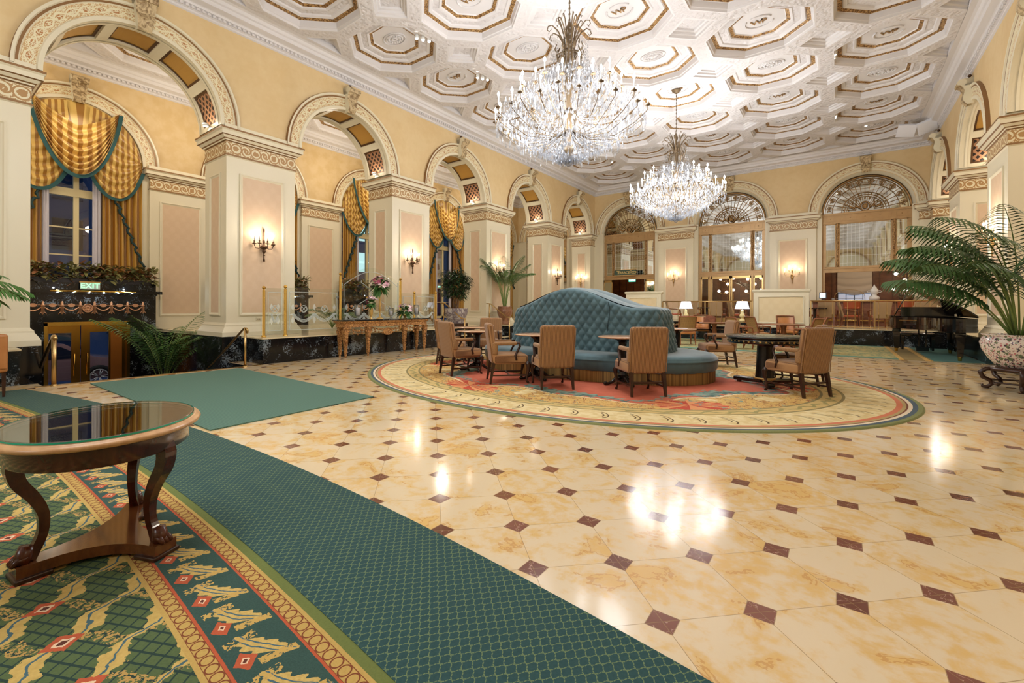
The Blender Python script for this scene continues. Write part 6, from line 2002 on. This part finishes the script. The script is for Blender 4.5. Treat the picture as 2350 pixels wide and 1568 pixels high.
def ltable(label, loc, r=.55, grp='wooden lounge tables', mat=None):
    t = thing('lounge_table', label, 'table', loc, 0, grp)
    m = MB(); m.lathe([(.001, .74), (r, .74), (r + .01, .755), (r, .77), (.001, .77)], 32); m.build('tabletop', mat or REDW, t)
    m = MB(); m.lathe([(.1, .74), (.07, .6), (.09, .3), (.06, .1), (.30, .04), (.32, 0)], 16); m.build('pedestal', REDW, t)
    return t
ltable('round wooden lounge table before the cream screen wall', (-1.45, 17.9, cz), .6)
ltable('round wooden lounge table right of the sofa, behind the cane chair', (-3.6, 18.1, cz), .5)
# dining chairs on the platform
def make_dining(label):
    t = thing('dining_armchair', label, 'dining chair')
    f = lambda x, y, z: (x * (1 + .25 * (z - .45)), y - .30 * max(0, z - .45), z)
    m = MB(); m.rbox(-.25, .25, -.27, -.20, .36, .98, .03, 2, 0, None, f); m.build('backrest', CANVAS, t)
    m = MB(); m.tube([f(-.26 + .52 * k / 6, -.24, .99) for k in range(7)], .024, 6); m.build('crest_rail', RLEATH, t)
    m = MB(); m.rbox(-.26, .26, -.25, .27, .38, .47, .035, 2); m.build('seat', RLEATH, t)
    for s in (-1, 1):
        q = MB(); q.tube([f(s * .25, -.2, .68), (s * .29, 0, .66), (s * .29, .2, .62), (s * .27, .22, .42)], [.02, .024, .024, .02], 6); q.build('armrest', REDW, t)
        q = MB(); tleg(q, s * .24, .24, 0, .38, .014, .022); q.build('leg', REDW, t)
        q = MB(); tleg(q, s * .23, -.24, 0, .38, .014, .022, 0, -.10); q.build('leg', REDW, t)
    return t
DG = 'taupe backed dining armchairs on the platform'
pz = .58
d0 = make_dining('taupe backed dining chair behind the right railing, seen from behind at its left end')
d0.location = (-.33, 22.3, pz); d0.rotation_euler = (0, 0, ang(.1, 1)); d0['group'] = DG
for p, d, lb in [((.38, 22.6), (.95, .1), 'taupe backed dining chair in side view behind the right railing'),
                 ((1.22, 22.3), (-.2, 1), 'taupe backed dining chair from behind, below the white samovar'),
                 ((1.9, 22.9), (-.95, .1), 'dining chair facing left beyond the railing, left of the raised piano lid'),
                 ((2.45, 22.2), (0, 1), 'taupe backed dining chair just above the piano body'),
                 ((-1.0, 23.2), (.8, -.4), 'dining chair half hidden by the right end of the low screen wall'),
                 ((-4.3, 22.4), (.1, 1), 'taupe backed dining chair behind the left railing between the two lamps'),
                 ((-3.5, 22.5), (.9, .4), 'dining chair in side view behind the second table lamp'),
                 ((-6.1, 22.2), (.9, .3), 'dining chair in side view behind the sofa end, at the left railing'),
                 ((-5.4, 22.6), (0, 1), 'dark dining chair behind the first table lamp')]:
    dup(d0, (p[0], p[1], pz), ang(*d), lb, DG)
for lb, x, y in (('dark dining table beyond the left end of the right railing', -.75, 22.2), ('dark dining table on the platform behind the raised piano lid', 2.2, 23.2), ('dark dining table on the platform behind the lamps', -4.9, 23.0)):
    t = thing('dining_table', lb, 'table', (x, y, pz), 0, 'dark dining tables on the platform')
    m = MB(); m.rbox(-.4, .4, -.4, .4, .70, .75, .012, 2); m.build('tabletop', DARKW, t)
    m = MB(); m.lathe([(.05, .7), (.04, .1), (.22, .04), (.24, 0)], 12); m.build('pedestal', DARKW, t)
def stool(label, x):
    t = thing('bar_stool', label, 'bar stool', (x, 24.0, pz), 0, 'rust leather bar stools')
    m = MB(); m.lathe([(.24, .72), (.27, .78), (.27, .80), (.25, .80)], 18, a0=0, a1=2 * pi); m.rbox(-.24, .24, -.22, .24, .70, .79, .04, 2); m.build('seat', RLEATH, t)
    m = MB(); m.grid(lambda u, v: (.27 * cos(pi + pi * u) * (1 + .1 * v), .27 * sin(pi + pi * u) * (1 + .1 * v), .72 + .32 * v), 14, 4); m.build('backrest', RLEATH, t)
    for sx in (-1, 1):
        for sy in (-1, 1): q = MB(); tleg(q, sx * .17, sy * .17, 0, .72, .014, .02, sx * .05, sy * .05); q.build('leg', DARKW, t)
    m = MB(); m.tube([(.2 * cos(k * pi / 8), .2 * sin(k * pi / 8), .25) for k in range(17)], .01, 5, cap=False); m.build('foot_ring', BRASS2, t)
stool('rust leather bar stool at the middle of the bar counter', .45); stool('rust leather bar stool behind the raised piano lid', 2.15)

# table lamps and the black console that carries them
SHADEL = Mat('lit_white_shade', srgb(226, 232, 244), .7, emit=(.82, .9, 1, 1), es=.40).m
def tlamp(label, loc, h=.80):
    t = thing('table_lamp', label, 'lamp', loc, 0, 'cream baluster table lamps')
    m = MB(); m.lathe([(.06, 0), (.06, .02), (.09, .04), (.10, .10), (.05, .14), (.035, .17), (.09, .20), (.095, .27), (.05, .33), (.045, .42), (.055, .45), (.02, .46), (.01, .48)], 16); m.build('base', plain('cream_yellow_ceramic', (232, 212, 150), .25), t)
    m = MB(); m.lathe([(.245, .50), (.17, .78)], 24); m.build('lamp_shade', SHADEL, t)
    m = MB(); m.tube([(0, 0, .46), (0, 0, .80)], .006, 5); m.ball((0, 0, .81), .014, 6); m.build('finial', BRASS2, t)
    light('table_lamp_light', 'POINT', (loc[0], loc[1], loc[2] + .62), 5, (.9, .95, 1), .05)
t = thing('console', 'black console table standing before the platform, carrying the two lamps', 'console table', (0, 0, .012))
m = MB(); m.box(-5.2, -2.5, 18.55, 18.95, .70, .765); m.build('tabletop', BLACKL, t)
m = MB(); m.box(-5.1, -2.6, 18.6, 18.9, .46, .50); m.build('shelf', BLACKL, t)
for x in (-5.12, -3.85, -2.58):
    q = MB(); q.box(x - .03, x + .03, 18.6, 18.9, 0, .70); q.build('leg', BLACKL, t)
tlamp('white shaded table lamp nearest the cream screen wall', (-2.8, 18.75, .777))
tlamp('white shaded table lamp beside the sofa end', (-4.75, 18.75, .777))
t = thing('newspaper_rack', 'small carved wooden rack on the console between the lamps', 'rack', (-3.9, 18.78, .777))
m = MB(); m.box(-.2, .2, -.08, .08, 0, .02)
for s in (-1, 1): m.grid(lambda u, v: ((u - .5) * .4, s * .08, .02 + v * (.16 + .06 * sin(pi * u))), 10, 2)
m.build('carved_sides', wood('carved_rack', srgb(110, 56, 32), srgb(150, 90, 56), .4, 10), t)

# ------------------------------------------------------------------ grand piano
t = thing('grand_piano', 'black grand piano with raised lid before the right platform', 'piano', (0, 0, cz))
PL = [(1.25, 18.95), (2.74, 18.95), (2.74, 16.5), (2.73, 16.05), (2.62, 15.85), (2.42, 15.78), (2.20, 15.86), (2.06, 16.10), (1.98, 16.5), (1.90, 16.95), (1.74, 17.35), (1.50, 17.65), (1.32, 17.95), (1.25, 18.3)]
OUT = [Vector(p) for p in PL[:3]] + smooth(PL[2:], 4, False)[1:]
OUT = [(p.x, p.y) for p in OUT]
n = len(OUT)
m = MB()
cxy = (sum(p[0] for p in OUT) / n, sum(p[1] for p in OUT) / n)
ins = lambda f: [(cxy[0] + (p[0] - cxy[0]) * f, cxy[1] + (p[1] - cxy[1]) * f) for p in OUT]
vs = [(x, y, .72) for x, y in OUT] + [(x, y, 1.06) for x, y in OUT] + [(x, y, 1.06) for x, y in ins(.95)] + [(x, y, .98) for x, y in ins(.95)]
m.add(vs, [tuple(range(n))] + [(j * n + k, j * n + (k + 1) % n, (j + 1) * n + (k + 1) % n, (j + 1) * n + k) for j in range(3) for k in range(n)])
m.add([(x, y, .75) for x, y in ins(1.012)] + [(x, y, .775) for x, y in ins(1.012)], [(k, (k + 1) % n, n + (k + 1) % n, n + k) for k in range(n)])
m.build('case', BLACKL, t)
m = MB(); m.poly(ins(.95), .96, .975); m.build('soundboard', plain('gold_iron_plate', (150, 110, 50), .35, .6), t)
# lid, hinged on the straight right side
LM = Matrix.Translation((2.74, 0, 1.07)) @ Matrix.Rotation(radians(38), 4, 'Y') @ Matrix.Translation((-2.74, 0, 0))
m = MB(); m.poly([p for p in OUT if p[1] < 18.42] + [(1.25, 18.42)] if False else [(2.74, 18.42)] + [p for p in OUT if p[1] <= 18.42 and True], 0, .025, 0, LM); m.build('lid', BLACKL, t)
m = MB(); m.box(1.25, 2.74, 18.44, 18.93, 1.065, 1.085); m.build('front_lid', BLACKL, t)
m = MB(); m.box(1.50, 2.64, 18.28, 18.34, 1.0, 1.35); m.build('music_desk', BLACKL, t)
m = MB(); m.tube([(1.32, 18.1, 1.05), (1.68, 18.1, 1.89)], .014, 6); m.build('lid_prop', BLACKL, t)
m = MB(); m.box(1.35, 2.64, 18.95, 19.12, .72, .80); m.build('key_bed', BLACKL, t)
m = MB(); m.box(1.38, 2.61, 18.95, 19.10, .80, .815); m.build('keyboard', WHITE, t)
for x, y in ((1.42, 18.6), (2.60, 18.6), (2.42, 16.08)):
    q = MB(); tleg(q, x, y, .10, .72, .05, .085); q.rbox(x - .095, x + .095, y - .095, y + .095, .60, .72, .01, 1); q.build('leg', BLACKL, t)
    q = MB(); q.lathe([(.035, 0), (.04, .05), (.045, .10)], 10, (x, y, 0)); q.build('caster', BRASS, t)
q = MB()
for s in (-.08, .08): q.box(2.0 + s - .015, 2.0 + s + .015, 18.55, 18.6, .08, .72)
q.box(1.86, 2.14, 18.5, 18.68, .04, .14); q.build('pedal_lyre', BLACKL, t)
t = thing('piano_bench', 'black padded piano bench behind the grand piano', 'bench', (1.98, 19.55, cz))
m = MB(); m.rbox(-.40, .40, -.2, .2, .44, .54, .03, 3); m.build('seat', BLACKL, t)
for sx in (-1, 1):
    for sy in (-1, 1): q = MB(); tleg(q, sx * .35, sy * .15, 0, .44, .025, .035); q.build('leg', BLACKL, t)

# leather seat just inside the left frame edge
t = thing('leather_chair', 'sliver of a tan leather chair at the left frame edge, before the marble plinth', 'chair', (-9.86, .74, 0), ang(-1, .1))
m = MB(); m.rbox(-.3, .3, -.3, .3, .36, .48, .04, 3); m.build('seat', LEATHER, t)
m = MB(); m.rbox(-.3, .3, -.32, -.24, .40, .92, .04, 3); m.build('backrest', LEATHER, t)
for sx in (-1, 1):
    for sy in (-1, 1): q = MB(); tleg(q, sx * .26, sy * .26, 0, .36, .015, .024); q.build('leg', DARKW, t)
# loudspeakers in the cornice corner, ceiling spotlights, wall outlets
for k, (x, y, rz, lb) in enumerate(((2.02, 23.0, .2, 'left white ceiling loudspeaker of the pair in the far right cornice'), (2.58, 22.9, -.3, 'right white ceiling loudspeaker of the pair in the far right cornice'))):
    t = thing('loudspeaker', lb, 'speaker', (x, y, 8.0), 0, None)
    M_ = Matrix.Rotation(rz, 4, 'Y') @ Matrix.Rotation(radians(-34), 4, 'X')
    m = MB(); m.rbox(-.27, .27, -.27, .27, -.05, .05, .015, 2, 0, M_); m.build('grille', plain('white_speaker_grille', (238, 238, 244), .6), t)
    m = MB(); m.tube([(0, 0, .04), (0, 0, .24)], .02, 6); m.build('bracket', WHITE, t)
def spots(lb, x, y, n, sp=.16, d=(1, 0)):
    for k in range(n):
        t = thing('ceiling_spotlight', (lb % ('nearest', 'middle', 'farthest')[k]) if n > 1 else lb, 'spotlight', (x + d[0] * sp * k, y + d[1] * sp * k, 8.36), 0, 'ceiling spotlights')
        m = MB(); m.lathe([(.03, .12), (.05, .08), (.05, 0), (.042, 0)], 10); m.build('housing', WHITE, t)
        m = MB(); m.ball((0, 0, .01), .038, 8); m.build('bulb', BULB, t)
spots('%s white spotlight in the coffer left of the first chandelier', -8.84, 8.30, 3, .17, (.5, .85))
spots('%s white spotlight in the second coffer along the window side', -8.86, 10.85, 3, .17, (.5, .85))
spots('%s white spotlight in the coffer right of the first chandelier', -.10, 15.8, 3, .2, (-.1, 1))
spots('%s white spotlight in a far right coffer', -.10, 20.9, 3, .2, (-.1, 1))
spots('single white downlight in the farthest right coffer', .83, 22.7, 1)
spots('single white downlight in the far left coffer', -8.78, 21.1, 1)
# ------------------------------------------------------------------ crystal chandeliers
def chandelier(label, x, y, chain=True):
    t = thing('crystal_chandelier', label, 'chandelier', (x, y, 0), 0, None)
    rr = random.Random(4)
    G = plain('antique_gilt_metal', (116, 96, 70), .5, .5) if 'antique_gilt_metal' not in bpy.data.materials else bpy.data.materials['antique_gilt_metal']
    f = MB()
    f.lathe([(.001, 4.32), (.05, 4.34), (.04, 4.42), (.09, 4.48), (.10, 4.56), (.05, 4.62), (.04, 4.8), (.07, 4.95), (.05, 5.1), (.06, 5.6), (.10, 5.8), (.07, 6.0), (.06, 6.4), (.11, 6.52), (.12, 6.60), (.05, 6.68), (.025, 6.9), (.06, 7.0), (.03, 7.08), (.015, 7.14)], 14)
    f.build('central_stem', G, t)
    # crown of scrolls
    f = MB()
    for k in range(8):
        a = 2 * pi * k / 8
        P = lambda r, z: (r * cos(a), r * sin(a), z)
        f.tube([P(.10, 6.55), P(.14, 6.72), P(.24, 6.9), P(.36, 7.0), P(.44, 6.97), P(.46, 6.9), P(.42, 6.86), P(.39, 6.90)], [.018, .016, .014, .012, .011, .010, .009, .006], 5)
        f.tube([P(.09, 6.6), P(.12, 6.85), P(.19, 7.08), P(.24, 7.16), P(.28, 7.12), P(.25, 7.08)], [.014, .012, .011, .01, .008, .006], 5)
        f.tube([P(.10, 6.5), P(.24, 6.42), P(.30, 6.52), P(.26, 6.62)], [.02, .018, .014, .008], 5)
        f.tube([P(.08, 6.05), P(.22, 6.2), P(.26, 6.4), P(.20, 6.55)], [.02, .02, .016, .012], 5)
    f.build('crown', G, t)
    f = MB()
    f.tube([(0, 0, 7.12), (0, 0, 8.55)], .009, 5)
    for k in range(24):
        z = 7.14 + k * .058; v = k % 2
        f.tube([(.018 * cos(w) * (1 - v), .018 * cos(w) * v, z + .03 * sin(w)) for w in [j * pi / 4 for j in range(9)]], .006, 4, cap=False)
    f.build('chain', G, t)
    f = MB(); f.lathe([(.001, 8.50), (.04, 8.50), (.07, 8.52), (.09, 8.56), (.14, 8.58), (.15, 8.61)], 18); f.build('ceiling_rose', G, t)
    # rings of arms with candles
    rings = [(26, 1.45, 5.28, 5.02, .0), (20, .96, 5.76, 5.45, .1)]
    for n, R_, zc, zi, ph in rings:
        for k in range(n):
            a = 2 * pi * (k + ph) / n
            jr = R_ + (.06 if k % 2 else -.05)
            P = lambda r, z: (r * cos(a), r * sin(a), z)
            m = MB(); z0 = zc - .17 + (.04 if k % 2 else 0)
            m.tube([P(.06, zi - .12), P(jr * .3, zi - .32), P(jr * .6, zi - .34), P(jr * .85, zi - .14), P(jr, z0 - .08), P(jr, z0)], [.012, .010, .009, .008, .008, .008], 5)
            m.lathe([(.001, z0 - .01), (.05, z0 + .005), (.055, z0 + .015), (.014, z0 + .015), (.02, z0 + .05)], 10, P(jr, 0))
            arm = m.build('arm', G, t)
            m = MB(); m.tube([P(jr, z0 + .04), P(jr, z0 + .22)], .0125, 6); m.build('candle', CANDLE, arm)
            m = MB(); m.lathe([(.008, 0), (.024, .02), (.026, .045), (.012, .08), (.001, .10)], 6, P(jr, z0 + .22)); m.build('bulb', BULB, arm)
    # crystals
    def drop(mb, p, L, w, m=0):
        a = rr.uniform(0, pi); 
        pts = []
        for k in range(4):
            b = a + k * pi / 2
            ww = w if k % 2 else w * .55
            pts.append((p[0] + ww * cos(b), p[1] + ww * sin(b), p[2] - L * .62))
        top = (p[0], p[1], p[2]); bot = (p[0], p[1], p[2] - L)
        vs = [top, bot] + pts
        mb.add(vs, [(0, 2 + k, 2 + (k + 1) % 4) for k in range(4)] + [(1, 2 + (k + 1) % 4, 2 + k) for k in range(4)], m)
    # one hundred pendants of the outer rim and bowl as parts, sharing one mesh
    m = MB(); drop(m, (0, 0, 0), .17, .028); base = m.build('crystal_pendant', CRYST, t)
    base.location = (1.5, 0, 5.05)
    for k in range(1, 99):
        o = base.copy(); COL.objects.link(o); o.parent = t
        if k < 60: a = 2 * pi * k / 60; r = 1.47; z = 5.02 - .06 * (k % 2)
        else: a = 2 * pi * (k - 60) / 39; r = .98; z = 4.66 - .05 * (k % 3)
        o.location = (r * cos(a), r * sin(a), z); o.rotation_euler = (0, 0, rr.uniform(0, 3))
    m = MB(); m.ball((0, 0, 4.24), .07, 12); m.build('crystal_ball', CRYST, t)
    c = MB()
    def bowl(z):   # outline radius of the crystal body by height
        pts = [(4.22, .05), (4.32, .28), (4.42, .52), (4.55, .84), (4.7, 1.08), (4.85, 1.27), (5.0, 1.46), (5.2, 1.52), (5.32, 1.2), (5.5, 1.02), (5.75, .98), (5.9, .55), (6.2, .36), (6.5, .30), (6.8, .42)]
        for (za, ra), (zb, rb) in zip(pts[:-1], pts[1:]):
            if z <= zb: return ra + (rb - ra) * (z - za) / (zb - za)
        return .3
    for k in range(4300):
        z = rr.uniform(4.26, 5.30) if k < 2900 else rr.uniform(5.3, 6.1)
        R_ = bowl(z)
        a = rr.uniform(0, 2 * pi); r = R_ * (rr.uniform(.80, 1.0) if rr.random() < .62 else rr.uniform(.25, .8))
        drop(c, (r * cos(a), r * sin(a), z + .05), rr.uniform(.06, .13), rr.uniform(.014, .026))
    # bead strands from crown to the rings
    for k in range(36):
        a = 2 * pi * k / 36
        for j in range(14):
            s = j / 13
            r = .42 + (.90 - .42) * s ** 1.5 - .16 * sin(pi * s); z = 6.88 - 1.05 * s - .12 * sin(pi * s)
            if k % 2: r = .32 + .5 * s ** 2; z = 6.5 - .75 * s
            drop(c, (r * cos(a), r * sin(a), z), .05, .017)
    for k in range(40):
        a = 2 * pi * k / 40
        for j in range(12):
            s = j / 11
            r = .98 + .5 * s - .02 * sin(pi * s); z = 5.55 - .42 * s - .10 * sin(pi * s)
            drop(c, (r * cos(a), r * sin(a), z), .045, .016)
    tag(c.build('crystal_strands', CRYST, t), kind='stuff')
    return t
ch = chandelier('nearest of the two large crystal chandeliers with white candle lights', CHX, CHY[2])
dup(ch, (CHX, CHY[3], 0), .13, 'farther crystal chandelier hanging before the far arches')
